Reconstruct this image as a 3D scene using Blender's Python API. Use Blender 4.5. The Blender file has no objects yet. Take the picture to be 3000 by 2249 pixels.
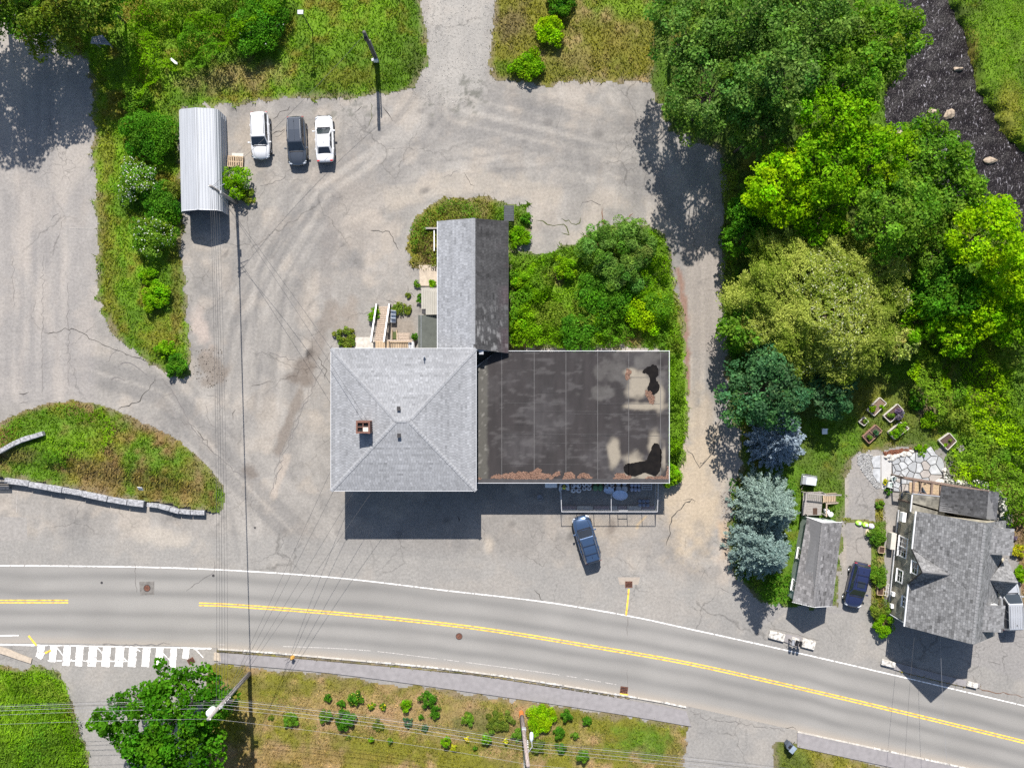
import bpy, bmesh, math, random
import numpy as np
from mathutils import Vector, Matrix
R = math.radians
random.seed(7)
rng = np.random.default_rng(11)

# ------------------------------------------------------------------ camera, world, sun, exposure
CAM_H = 85.0                     # drone height above the ground
PPM = 30.0                       # photograph pixels per metre on the ground
sc = bpy.context.scene
cam_d = bpy.data.cameras.new('drone_camera')
cam_d.sensor_fit = 'HORIZONTAL'; cam_d.sensor_width = 36.0
cam_d.lens = 36.0 * CAM_H * PPM / 3000.0
cam_d.clip_end = 1000.0
cam = bpy.data.objects.new('drone_camera', cam_d)
cam.location = (0, 0, CAM_H)
sc.collection.objects.link(cam); sc.camera = cam

SUN_EL = math.atan(1 / 0.96)
sun_dir = Vector((-0.044, 1.0, math.tan(SUN_EL))).normalized()      # towards the sun
world = bpy.data.worlds.new('World'); sc.world = world; world.use_nodes = True
wn = world.node_tree
bg = wn.nodes['Background']
sky = wn.nodes.new('ShaderNodeTexSky'); sky.sky_type = 'NISHITA'; sky.sun_disc = False
sky.sun_elevation = SUN_EL
sky.sun_rotation = math.atan2(sun_dir.x, sun_dir.y)
wn.links.new(sky.outputs[0], bg.inputs[0]); bg.inputs[1].default_value = 0.085
sun_l = bpy.data.lights.new('sun', 'SUN'); sun_l.energy = 5.0; sun_l.angle = R(0.5); sun_l.color = (1.0, 0.95, 0.88)
sun_o = bpy.data.objects.new('sun', sun_l); sc.collection.objects.link(sun_o)
sun_o.rotation_euler = sun_dir.to_track_quat('Z', 'Y').to_euler()
sc.view_settings.view_transform = 'Standard'; sc.view_settings.look = 'None'
sc.view_settings.exposure = 0.80; sc.view_settings.gamma = 1.0; sc.view_settings.use_curve_mapping = False
sc.render.engine = 'CYCLES'
sc.cycles.max_bounces = 5; sc.cycles.diffuse_bounces = 2; sc.cycles.glossy_bounces = 2
sc.cycles.transmission_bounces = 3; sc.cycles.transparent_max_bounces = 4
sc.cycles.use_denoising = False
sc.cycles.caustics_reflective = False; sc.cycles.caustics_refractive = False

# ------------------------------------------------------------------ helpers
COL = sc.collection
def W(px, py, z=0.0):
    """photograph pixel -> world point at height z"""
    s = (CAM_H - z) / CAM_H / PPM
    return np.array(((px - 1500.0) * s, (1124.5 - py) * s, z))
def W2(pts): return np.array([W(x, y)[:2] for x, y in pts])

def _hash(ix, iy, seed):
    h = (ix.astype(np.int64) * 374761393 + iy.astype(np.int64) * 668265263 + seed * 1442695041) & 0xffffffff
    h = ((h ^ (h >> 13)) * 1274126177) & 0xffffffff
    h = h ^ (h >> 16)
    return (h & 0xffff) / 65535.0
def vnoise(x, y, seed=0):
    x = np.asarray(x, float); y = np.asarray(y, float)
    ix = np.floor(x); iy = np.floor(y); fx = x - ix; fy = y - iy
    fx = fx * fx * (3 - 2 * fx); fy = fy * fy * (3 - 2 * fy)
    a = _hash(ix, iy, seed); b = _hash(ix + 1, iy, seed); c = _hash(ix, iy + 1, seed); d = _hash(ix + 1, iy + 1, seed)
    return (a * (1 - fx) + b * fx) * (1 - fy) + (c * (1 - fx) + d * fx) * fy
def fbm(x, y, sc_=1.0, oct=4, seed=0):
    t = 0; a = 0.5; n = 0
    for o in range(oct):
        t = t + a * vnoise(x * sc_ + o * 17.3, y * sc_ - o * 9.1, seed + o); n += a; a *= 0.5; sc_ *= 2.03
    return t / n
def sstep(a, b, x):
    t = np.clip((x - a) / (b - a), 0, 1); return t * t * (3 - 2 * t)
def inpoly(x, y, poly):
    ins = np.zeros(x.shape, bool); n = len(poly); j = n - 1
    for i in range(n):
        xi, yi = poly[i]; xj, yj = poly[j]
        c = ((yi > y) != (yj > y)) & (x < (xj - xi) * (y - yi) / (yj - yi + 1e-12) + xi)
        ins ^= c; j = i
    return ins
def segdist(x, y, pts, closed=False):
    """distance to a polyline"""
    d = np.full(np.shape(x), 1e9); n = len(pts)
    for i in range(n if closed else n - 1):
        ax, ay = pts[i]; bx, by = pts[(i + 1) % n]
        vx, vy = bx - ax, by - ay; L = vx * vx + vy * vy + 1e-12
        t = np.clip(((x - ax) * vx + (y - ay) * vy) / L, 0, 1)
        d = np.minimum(d, np.hypot(x - ax - t * vx, y - ay - t * vy))
    return d

class G:
    """collects vertices and faces"""
    def __init__(s): s.v = []; s.f = []
    def add(s, v, f):
        o = len(s.v); s.v += [tuple(map(float, p)) for p in v]; s.f += [tuple(i + o for i in q) for q in f]; return s
    def box(s, c, d, rz=0.0, M=None):
        x, y, z = d[0] / 2, d[1] / 2, d[2] / 2
        v = [(-x, -y, -z), (x, -y, -z), (x, y, -z), (-x, y, -z), (-x, -y, z), (x, -y, z), (x, y, z), (-x, y, z)]
        if M is None: M = Matrix.Rotation(rz, 3, 'Z')
        v = [tuple(M @ Vector(p) + Vector(c)) for p in v]
        return s.add(v, [(0, 3, 2, 1), (4, 5, 6, 7), (0, 1, 5, 4), (1, 2, 6, 5), (2, 3, 7, 6), (3, 0, 4, 7)])
    def span(s, a, b, w, h):
        """box beam from a to b (centre line), width w (horizontal), height h"""
        a = Vector(a); b = Vector(b); d = b - a; L = d.length
        if L < 1e-6: return s
        x = d.normalized(); up = Vector((0, 0, 1))
        if abs(x.z) > 0.98: up = Vector((0, 1, 0))
        y = up.cross(x).normalized(); z = x.cross(y)
        M = Matrix((x, y, z)).transposed()
        return s.box((a + b) / 2, (L, w, h), M=M)
    def prism(s, poly, z0, z1):
        n = len(poly)
        a = sum(poly[i][0] * poly[(i + 1) % n][1] - poly[(i + 1) % n][0] * poly[i][1] for i in range(n))
        if a < 0: poly = list(poly)[::-1]
        v = [(p[0], p[1], z0) for p in poly] + [(p[0], p[1], z1) for p in poly]
        f = [tuple(range(n - 1, -1, -1)), tuple(range(n, 2 * n))] + [(i, (i + 1) % n, n + (i + 1) % n, n + i) for i in range(n)]
        return s.add(v, f)
    def tube(s, pts, r, n=8, cap=True):
        pts = [Vector(p) for p in pts]
        rs = r if hasattr(r, '__len__') else [r] * len(pts)
        v = []; f = []
        for i, p in enumerate(pts):
            t = (pts[min(i + 1, len(pts) - 1)] - pts[max(i - 1, 0)]).normalized()
            ref = Vector((0, 0, 1)) if abs(t.z) < 0.9 else Vector((1, 0, 0))
            a = t.cross(ref).normalized(); b = t.cross(a)
            for k in range(n):
                th = 2 * math.pi * k / n
                v.append(p + (a * math.cos(th) + b * math.sin(th)) * rs[i])
        for i in range(len(pts) - 1):
            for k in range(n):
                f.append((i * n + k, i * n + (k + 1) % n, (i + 1) * n + (k + 1) % n, (i + 1) * n + k))
        if cap:
            f.append(tuple(range(n))); f.append(tuple(range((len(pts) - 1) * n + n - 1, (len(pts) - 1) * n - 1, -1)))
        return s.add(v, f)
    def lathe(s, prof, c=(0, 0, 0), n=16, axis='z'):
        v = []; f = []; m = len(prof)
        for k in range(n):
            th = 2 * math.pi * k / n
            for r, h in prof:
                p = (r * math.cos(th), r * math.sin(th), h)
                if axis == 'y': p = (p[0], p[2], p[1])
                v.append((p[0] + c[0], p[1] + c[1], p[2] + c[2]))
        for k in range(n):
            for j in range(m - 1):
                a = k * m + j; b = ((k + 1) % n) * m + j
                f.append((a, b, b + 1, a + 1))
        return s.add(v, f)
    def quad(s, a, b, c, d): return s.add([a, b, c, d], [(0, 1, 2, 3)])
    def poly(s, pts): return s.add(pts, [tuple(range(len(pts)))])

def link(o, parent=None):
    COL.objects.link(o)
    if parent is not None: o.parent = parent
    return o
def tag(o, label=None, cat=None, group=None, kind=None):
    if label: o['label'] = label
    if cat: o['category'] = cat
    if group: o['group'] = group
    if kind: o['kind'] = kind
    return o
def obj(name, g, mat, parent=None, smooth=False, bevel=0.0, subsurf=0, local=False, recalc=True):
    """one mesh object; geometry in world space unless local"""
    me = bpy.data.meshes.new(name)
    off = Vector((0, 0, 0))
    if parent is not None and not local:
        inv = parent_world(parent).inverted()
        vs = [tuple(inv @ Vector(p)) for p in g.v]
    elif parent is None and not local:
        a = np.array(g.v); off = Vector(((a[:, 0].min() + a[:, 0].max()) / 2, (a[:, 1].min() + a[:, 1].max()) / 2, a[:, 2].min()))
        vs = [tuple(Vector(p) - off) for p in g.v]
    else: vs = g.v
    me.from_pydata(vs, [], g.f)
    if recalc:
        bm = bmesh.new(); bm.from_mesh(me); bmesh.ops.recalc_face_normals(bm, faces=bm.faces); bm.to_mesh(me); bm.free()
    if smooth: me.polygons.foreach_set('use_smooth', [True] * len(me.polygons))
    me.materials.append(mat)
    o = bpy.data.objects.new(name, me); o.location = off
    link(o, parent)
    if bevel:
        m = o.modifiers.new('bevel', 'BEVEL'); m.width = bevel; m.segments = 2; m.limit_method = 'ANGLE'
    if subsurf:
        m = o.modifiers.new('subsurf', 'SUBSURF'); m.levels = subsurf; m.render_levels = subsurf
    return o
def parent_world(p):
    M = Matrix.Translation(p.location) @ p.rotation_euler.to_matrix().to_4x4()
    return M if p.parent is None else parent_world(p.parent) @ M
def thing(name, label, cat, loc=(0, 0, 0), rz=0.0, group=None):
    o = bpy.data.objects.new(name, None); o.location = loc; o.rotation_euler = (0, 0, rz); o.empty_display_size = 0.3
    link(o); return tag(o, label, cat, group)
def copy_tree(o, parent=None):
    c = o.copy(); COL.objects.link(c); c.parent = parent
    for ch in list(o.children): copy_tree(ch, c)
    return c
def npmesh(name, V, F, mat, parent=None, col=None, smooth=False, loc=(0, 0, 0)):
    """numpy mesh: V (n,3), F (m,k) same-size faces, col (n,3) point colours"""
    me = bpy.data.meshes.new(name)
    V = np.asarray(V, np.float32) - np.asarray(loc, np.float32); F = np.asarray(F, np.int32); k = F.shape[1]
    me.vertices.add(len(V)); me.vertices.foreach_set('co', V.ravel())
    me.loops.add(F.size); me.loops.foreach_set('vertex_index', F.ravel())
    me.polygons.add(len(F)); me.polygons.foreach_set('loop_start', np.arange(0, F.size, k, dtype=np.int32))
    try: me.polygons.foreach_set('loop_total', np.full(len(F), k, np.int32))
    except Exception: pass
    me.polygons.foreach_set('use_smooth', np.full(len(F), bool(smooth)))
    if col is not None:
        a = me.color_attributes.new('Col', 'FLOAT_COLOR', 'POINT')
        c4 = np.ones((len(V), 4), np.float32); c4[:, :3] = np.clip(col, 0, 1); a.data.foreach_set('color', c4.ravel())
    me.update(calc_edges=True); me.validate()
    me.materials.append(mat)
    o = bpy.data.objects.new(name, me); o.location = loc if parent is None else (0, 0, 0)
    if parent is not None:
        V2 = V + np.asarray(loc, np.float32)
        inv = np.array(parent_world(parent).inverted())
        V2 = V2 @ inv[:3, :3].T + inv[:3, 3]
        me.vertices.foreach_set('co', V2.astype(np.float32).ravel()); me.update()
    return link(o, parent)

# ------------------------------------------------------------------ materials
def _mat(name):
    m = bpy.data.materials.new(name); m.use_nodes = True
    nt = m.node_tree; return m, nt, nt.nodes['Principled BSDF']
def pmat(name, c, rough=0.7, var=0.12, scale=3.0, metal=0.0, bump=0.0, c2=None, spec=0.4, thr=None, coat=0.0, stretch=None):
    """plain surface with procedural colour variation in world space"""
    m, nt, b = _mat(name)
    b.inputs['Roughness'].default_value = rough; b.inputs['Metallic'].default_value = metal
    b.inputs['Specular IOR Level'].default_value = spec
    b.inputs['Coat Weight'].default_value = coat; b.inputs['Coat Roughness'].default_value = 0.05
    geo = nt.nodes.new('ShaderNodeNewGeometry')
    n1 = nt.nodes.new('ShaderNodeTexNoise'); n1.inputs['Scale'].default_value = scale; n1.inputs['Detail'].default_value = 6.0
    src = geo.outputs['Position']
    if stretch:
        mp = nt.nodes.new('ShaderNodeMapping'); mp.inputs['Scale'].default_value = stretch
        nt.links.new(src, mp.inputs[0]); src = mp.outputs[0]
    nt.links.new(src, n1.inputs['Vector'])
    r = nt.nodes.new('ShaderNodeValToRGB')
    lo = [max(0, x * (1 - var)) for x in c]; hi = [min(1, x * (1 + var)) for x in (c2 or c)]
    a, e = thr or (0.3, 0.7)
    r.color_ramp.elements[0].position = a; r.color_ramp.elements[1].position = e
    r.color_ramp.elements[0].color = (*lo, 1); r.color_ramp.elements[1].color = (*hi, 1)
    nt.links.new(n1.outputs[0], r.inputs[0]); nt.links.new(r.outputs[0], b.inputs['Base Color'])
    if bump:
        n2 = nt.nodes.new('ShaderNodeTexNoise'); n2.inputs['Scale'].default_value = scale * 6; n2.inputs['Detail'].default_value = 4
        nt.links.new(src, n2.inputs['Vector'])
        bp = nt.nodes.new('ShaderNodeBump'); bp.inputs['Strength'].default_value = bump; bp.inputs['Distance'].default_value = 0.05
        nt.links.new(n2.outputs[0], bp.inputs['Height']); nt.links.new(bp.outputs[0], b.inputs['Normal'])
    return m
def amat(name, rough=0.8, grain=0.2, gscale=12.0, bump=0.0, bscale=30, spec=0.3, speck=0.0):
    """surface coloured by the point attribute Col, with fine grain"""
    m, nt, b = _mat(name)
    b.inputs['Roughness'].default_value = rough; b.inputs['Specular IOR Level'].default_value = spec
    at = nt.nodes.new('ShaderNodeAttribute'); at.attribute_name = 'Col'
    geo = nt.nodes.new('ShaderNodeNewGeometry')
    n = nt.nodes.new('ShaderNodeTexNoise'); n.inputs['Scale'].default_value = gscale; n.inputs['Detail'].default_value = 8; n.inputs['Roughness'].default_value = 0.7
    nt.links.new(geo.outputs['Position'], n.inputs['Vector'])
    mr = nt.nodes.new('ShaderNodeMapRange'); mr.inputs[1].default_value = 0.25; mr.inputs[2].default_value = 0.75
    mr.inputs[3].default_value = 1 - grain; mr.inputs[4].default_value = 1 + grain
    nt.links.new(n.outputs[0], mr.inputs[0])
    vm = nt.nodes.new('ShaderNodeVectorMath'); vm.operation = 'SCALE'
    nt.links.new(at.outputs['Color'], vm.inputs[0]); nt.links.new(mr.outputs[0], vm.inputs['Scale'])
    nt.links.new(vm.outputs[0], b.inputs['Base Color'])
    if bump:
        n2 = nt.nodes.new('ShaderNodeTexNoise'); n2.inputs['Scale'].default_value = bscale; n2.inputs['Detail'].default_value = 5
        nt.links.new(geo.outputs['Position'], n2.inputs['Vector'])
        bp = nt.nodes.new('ShaderNodeBump'); bp.inputs['Strength'].default_value = bump; bp.inputs['Distance'].default_value = 0.03
        nt.links.new(n2.outputs[0], bp.inputs['Height']); nt.links.new(bp.outputs[0], b.inputs['Normal'])
    return m
def crackle(m):
    """hairline crazing of old asphalt, multiplied into the base colour"""
    nt = m.node_tree; b = nt.nodes['Principled BSDF']; src = b.inputs['Base Color'].links[0].from_socket
    geo = nt.nodes.new('ShaderNodeNewGeometry'); w = nt.nodes.new('ShaderNodeTexNoise'); w.inputs['Scale'].default_value = 0.9; w.inputs['Detail'].default_value = 4
    nt.links.new(geo.outputs['Position'], w.inputs['Vector'])
    ad = nt.nodes.new('ShaderNodeVectorMath'); ad.operation = 'MULTIPLY_ADD'; ad.inputs[1].default_value = (1.6, 1.6, 0)
    nt.links.new(w.outputs['Color'], ad.inputs[0]); nt.links.new(geo.outputs['Position'], ad.inputs[2])
    f = None
    for scale, wd, lo, hi, seed in ((0.16, 0.010, .47, .60, 0.0), (0.75, 0.030, .58, .66, 40.0)):
        v = nt.nodes.new('ShaderNodeTexVoronoi'); v.feature = 'DISTANCE_TO_EDGE'; v.inputs['Scale'].default_value = scale; nt.links.new(ad.outputs[0], v.inputs['Vector'])
        r = nt.nodes.new('ShaderNodeMapRange'); r.inputs[1].default_value = 0; r.inputs[2].default_value = wd; r.inputs[3].default_value = 1; r.inputs[4].default_value = 0; nt.links.new(v.outputs['Distance'], r.inputs[0])
        n = nt.nodes.new('ShaderNodeTexNoise'); n.inputs['Scale'].default_value = 0.11; n.inputs['Detail'].default_value = 5
        sh = nt.nodes.new('ShaderNodeVectorMath'); sh.operation = 'ADD'; sh.inputs[1].default_value = (seed, seed, 0); nt.links.new(geo.outputs['Position'], sh.inputs[0]); nt.links.new(sh.outputs[0], n.inputs['Vector'])
        q = nt.nodes.new('ShaderNodeMapRange'); q.inputs[1].default_value = lo; q.inputs[2].default_value = hi; nt.links.new(n.outputs[0], q.inputs[0])
        mu = nt.nodes.new('ShaderNodeMath'); mu.operation = 'MULTIPLY'; nt.links.new(r.outputs[0], mu.inputs[0]); nt.links.new(q.outputs[0], mu.inputs[1])
        if f is None: f = mu
        else:
            mx = nt.nodes.new('ShaderNodeMath'); mx.operation = 'MAXIMUM'; nt.links.new(f.outputs[0], mx.inputs[0]); nt.links.new(mu.outputs[0], mx.inputs[1]); f = mx
    sc1 = nt.nodes.new('ShaderNodeMapRange'); sc1.inputs[3].default_value = 1.0; sc1.inputs[4].default_value = 0.60; nt.links.new(f.outputs[0], sc1.inputs[0])
    vm = nt.nodes.new('ShaderNodeVectorMath'); vm.operation = 'SCALE'; nt.links.new(src, vm.inputs[0]); nt.links.new(sc1.outputs[0], vm.inputs['Scale']); nt.links.new(vm.outputs[0], b.inputs['Base Color'])
    return m
def leafmat(name, trans=0.35, gloss=0.04):
    """thin leaves: diffuse + translucent, coloured by Col"""
    m = bpy.data.materials.new(name); m.use_nodes = True; nt = m.node_tree
    for n in list(nt.nodes):
        if n.type != 'OUTPUT_MATERIAL': nt.nodes.remove(n)
    out = [n for n in nt.nodes][0]
    at = nt.nodes.new('ShaderNodeAttribute'); at.attribute_name = 'Col'
    d = nt.nodes.new('ShaderNodeBsdfDiffuse'); t = nt.nodes.new('ShaderNodeBsdfTranslucent'); g = nt.nodes.new('ShaderNodeBsdfGlossy')
    g.inputs['Roughness'].default_value = 0.35
    hs = nt.nodes.new('ShaderNodeHueSaturation'); hs.inputs['Saturation'].default_value = 1.15; hs.inputs['Value'].default_value = 1.25; hs.inputs['Hue'].default_value = 0.5
    nt.links.new(at.outputs['Color'], d.inputs[0]); nt.links.new(at.outputs['Color'], hs.inputs['Color']); nt.links.new(hs.outputs[0], t.inputs[0])
    mx = nt.nodes.new('ShaderNodeMixShader'); mx.inputs[0].default_value = trans
    nt.links.new(d.outputs[0], mx.inputs[1]); nt.links.new(t.outputs[0], mx.inputs[2])
    m2 = nt.nodes.new('ShaderNodeMixShader'); m2.inputs[0].default_value = gloss
    nt.links.new(mx.outputs[0], m2.inputs[1]); nt.links.new(g.outputs[0], m2.inputs[2])
    nt.links.new(m2.outputs[0], out.inputs[0])
    return m

M_asphalt = crackle(amat('asphalt', 0.9, 0.26, 4.0, 0.5, 25))
M_road = amat('road_asphalt', 0.85, 0.15, 14.0, 0.35, 60)
M_soil = amat('turf_soil', 0.95, 0.35, 5.0, 0.5, 20)
M_leaf = leafmat('leaf', 0.45, 0.0)
M_grass = leafmat('grass_blade', 0.3, 0.0)
M_needle = leafmat('needle', 0.15, 0.0)
M_bark = pmat('bark', (0.11, 0.085, 0.065), 0.95, 0.4, 8, bump=0.6)
M_white_paint = pmat('white_road_paint', (0.40, 0.385, 0.37), 0.75, 0.4, 3.5, c2=(0.64, 0.62, 0.60), thr=(0.30, 0.52))
M_yellow_paint = pmat('yellow_road_paint', (0.50, 0.31, 0.05), 0.75, 0.3, 3.0, c2=(0.66, 0.40, 0.05), thr=(0.3, 0.55))
M_concrete = pmat('concrete', (0.42, 0.39, 0.35), 0.9, 0.2, 3, bump=0.3)
M_tan_concrete = pmat('tan_concrete', (0.38, 0.32, 0.255), 0.9, 0.15, 4, bump=0.2)
M_granite = pmat('granite', (0.20, 0.205, 0.215), 0.85, 0.35, 5, c2=(0.31, 0.31, 0.325), bump=0.6)
M_white_stone = pmat('pale_stone', (0.26, 0.24, 0.22), 0.85, 0.3, 4, c2=(0.56, 0.54, 0.50), bump=0.6)
M_flag = pmat('bluestone', (0.31, 0.32, 0.335), 0.75, 0.12, 2.5, c2=(0.40, 0.41, 0.425), bump=0.15)
M_rust = pmat('rusty_iron', (0.07, 0.028, 0.02), 0.8, 0.5, 12, c2=(0.13, 0.055, 0.035), bump=0.3)
M_dark_iron = pmat('dark_iron', (0.035, 0.033, 0.035), 0.7, 0.4, 10)
M_hole = pmat('dark_void', (0.008, 0.008, 0.009), 0.9, 0.2, 3)
M_white = pmat('white_paint', (0.78, 0.78, 0.78), 0.5, 0.06, 4)
M_offwhite = pmat('off_white_board', (0.48, 0.45, 0.40), 0.7, 0.1, 4)
M_wood = pmat('weathered_wood', (0.30, 0.235, 0.185), 0.85, 0.35, 7, c2=(0.36, 0.29, 0.23), stretch=(1, 4, 1))
M_newwood = pmat('pale_wood', (0.38, 0.285, 0.19), 0.8, 0.25, 6, stretch=(4, 1, 1))
M_greywood = pmat('grey_wood', (0.26, 0.24, 0.225), 0.9, 0.3, 6, stretch=(1, 4, 1))
M_blackwood = pmat('black_wood', (0.04, 0.045, 0.055), 0.6, 0.3, 5)
M_black = pmat('black_plastic', (0.015, 0.015, 0.017), 0.45, 0.2, 5)
M_rubber = pmat('rubber', (0.02, 0.02, 0.02), 0.9, 0.2, 8)
M_steel = pmat('galvanised_steel', (0.45, 0.46, 0.48), 0.45, 0.12, 5, metal=0.6)
M_alu = pmat('grey_metal', (0.38, 0.39, 0.41), 0.4, 0.1, 3, metal=0.4)
M_wire = pmat('wire', (0.07, 0.07, 0.075), 0.6, 0.2, 2)
M_alwire = pmat('aluminium_wire', (0.30, 0.30, 0.32), 0.5, 0.2, 2, metal=0.3)
M_pole = pmat('pole_wood', (0.27, 0.25, 0.24), 0.9, 0.35, 4, bump=0.4, stretch=(4, 4, 0.6))
M_redpole = pmat('reddish_pole_wood', (0.20, 0.145, 0.125), 0.9, 0.3, 4, c2=(0.30, 0.26, 0.25), stretch=(4, 4, 0.5))
M_brick = pmat('brick_red', (0.105, 0.05, 0.04), 0.9, 0.3, 12, c2=(0.17, 0.085, 0.062))
M_fascia = pmat('white_trim', (0.55, 0.56, 0.58), 0.5, 0.05, 3)
M_stucco = pmat('mottled_stucco', (0.21, 0.19, 0.15), 0.95, 0.3, 1.6, c2=(0.36, 0.325, 0.25), bump=0.5)
M_sage = pmat('sage_clapboard', (0.30, 0.36, 0.33), 0.8, 0.1, 4)
M_greywall = pmat('grey_siding', (0.34, 0.35, 0.36), 0.8, 0.12, 3)
M_shingle = amat('asphalt_shingles', 0.9, 0.14, 30.0, 0.3, 60)
M_membrane = amat('roof_membrane', 0.75, 0.12, 5.0, 0.0, 20, spec=0.4)
M_glass = pmat('window_glass', (0.02, 0.025, 0.035), 0.06, 0.1, 1, spec=0.7)
M_greymetal_roof = pmat('silver_metal_roof', (0.36, 0.375, 0.40), 0.5, 0.07, 1.2, metal=0.15, stretch=(3, 0.3, 1))
M_tan_metal = pmat('tan_metal_roof', (0.34, 0.32, 0.275), 0.5, 0.06, 2, metal=0.1)
M_green_felt = pmat('dark_green_felt', (0.075, 0.082, 0.072), 0.9, 0.15, 2.5)
M_mulch = amat('bark_mulch', 0.95, 0.3, 20)
M_stone_col = amat('stones', 0.85, 0.3, 10, 0.3, 30)
# ------------------------------------------------------------------ ground, road and markings
def smooth_line(pts, n=12):
    P = [np.array(p, float) for p in pts]; P = [2 * P[0] - P[1]] + P + [2 * P[-1] - P[-2]]; out = []
    for i in range(1, len(P) - 2):
        a, b, c, d = P[i - 1:i + 3]
        for k in range(n):
            t = k / n
            out.append(0.5 * (2 * b + (c - a) * t + (2 * a - 5 * b + 4 * c - d) * t * t + (3 * b - a - 3 * c + d) * t ** 3))
    out.append(P[-2]); return np.array(out)
def strip(pts, w, z, closed=False):
    """flat ribbon along world points pts (n,2), width w (scalar or list)"""
    P = np.array(pts, float); n = len(P); w = np.full(n, w) if np.isscalar(w) else np.array(w)
    t = np.gradient(P, axis=0); t /= np.linalg.norm(t, axis=1)[:, None] + 1e-9
    nrm = np.stack([-t[:, 1], t[:, 0]], 1)
    a = P + nrm * w[:, None] / 2; b = P - nrm * w[:, None] / 2
    g = G(); g.add([(*p, z) for p in a] + [(*p, z) for p in b], [(n + i, n + i + 1, i + 1, i) for i in range(n - 1)])
    return g

# the stream bed, a dip in the ground sheet
_st = smooth_line([(2690, -160, 65), (2715, 20, 58), (2752, 130, 78), (2745, 240, 100), (2740, 330, 125), (2815, 410, 118), (2900, 490, 95), (3010, 560, 100), (3200, 640, 110)], 10)
ST_XY = np.array([W(p[0], p[1])[:2] for p in _st]); ST_W = _st[:, 2] / PPM
def stream_d(x, y):
    d = np.full(np.shape(x), 1e9)
    for (cx, cy), w in zip(ST_XY, ST_W): d = np.minimum(d, np.hypot(x - cx, y - cy) - w)
    return d + (fbm(x, y, 0.7, 3, 5) - 0.5) * 1.6
def gh(x, y):
    x = np.asarray(x, float); y = np.asarray(y, float)
    near = (x > 25) & (y > 8)
    z = np.zeros(x.shape)
    if near.any():
        d = stream_d(x[near], y[near]); z[near] = -1.5 * (1 - sstep(-0.3, 1.3, d))
    return z

def blob(x, y, px, py, rx, ry, rot=0.0, soft=0.5, ns=0.5, seed=3):
    c = W(px, py); dx = x - c[0]; dy = y - c[1]; a = R(rot)
    u = (dx * math.cos(a) + dy * math.sin(a)) / (rx / PPM); v = (-dx * math.sin(a) + dy * math.cos(a)) / (ry / PPM)
    d = np.hypot(u, v) + (fbm(x, y, 1.1, 4, seed) - 0.5) * ns * 2
    return 1 - sstep(1 - soft, 1 + soft * 0.3, d)
def lineblob(x, y, pts, w, ns=0.5, seed=4):
    d = segdist(x, y, W2(pts)) / (w / PPM) + (fbm(x, y, 1.0, 4, seed) - 0.5) * ns * 2
    return 1 - sstep(0.45, 1.1, d)
def mixc(c, col, m): return c * (1 - m[:, None]) + np.array(col)[None] * m[:, None]

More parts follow.
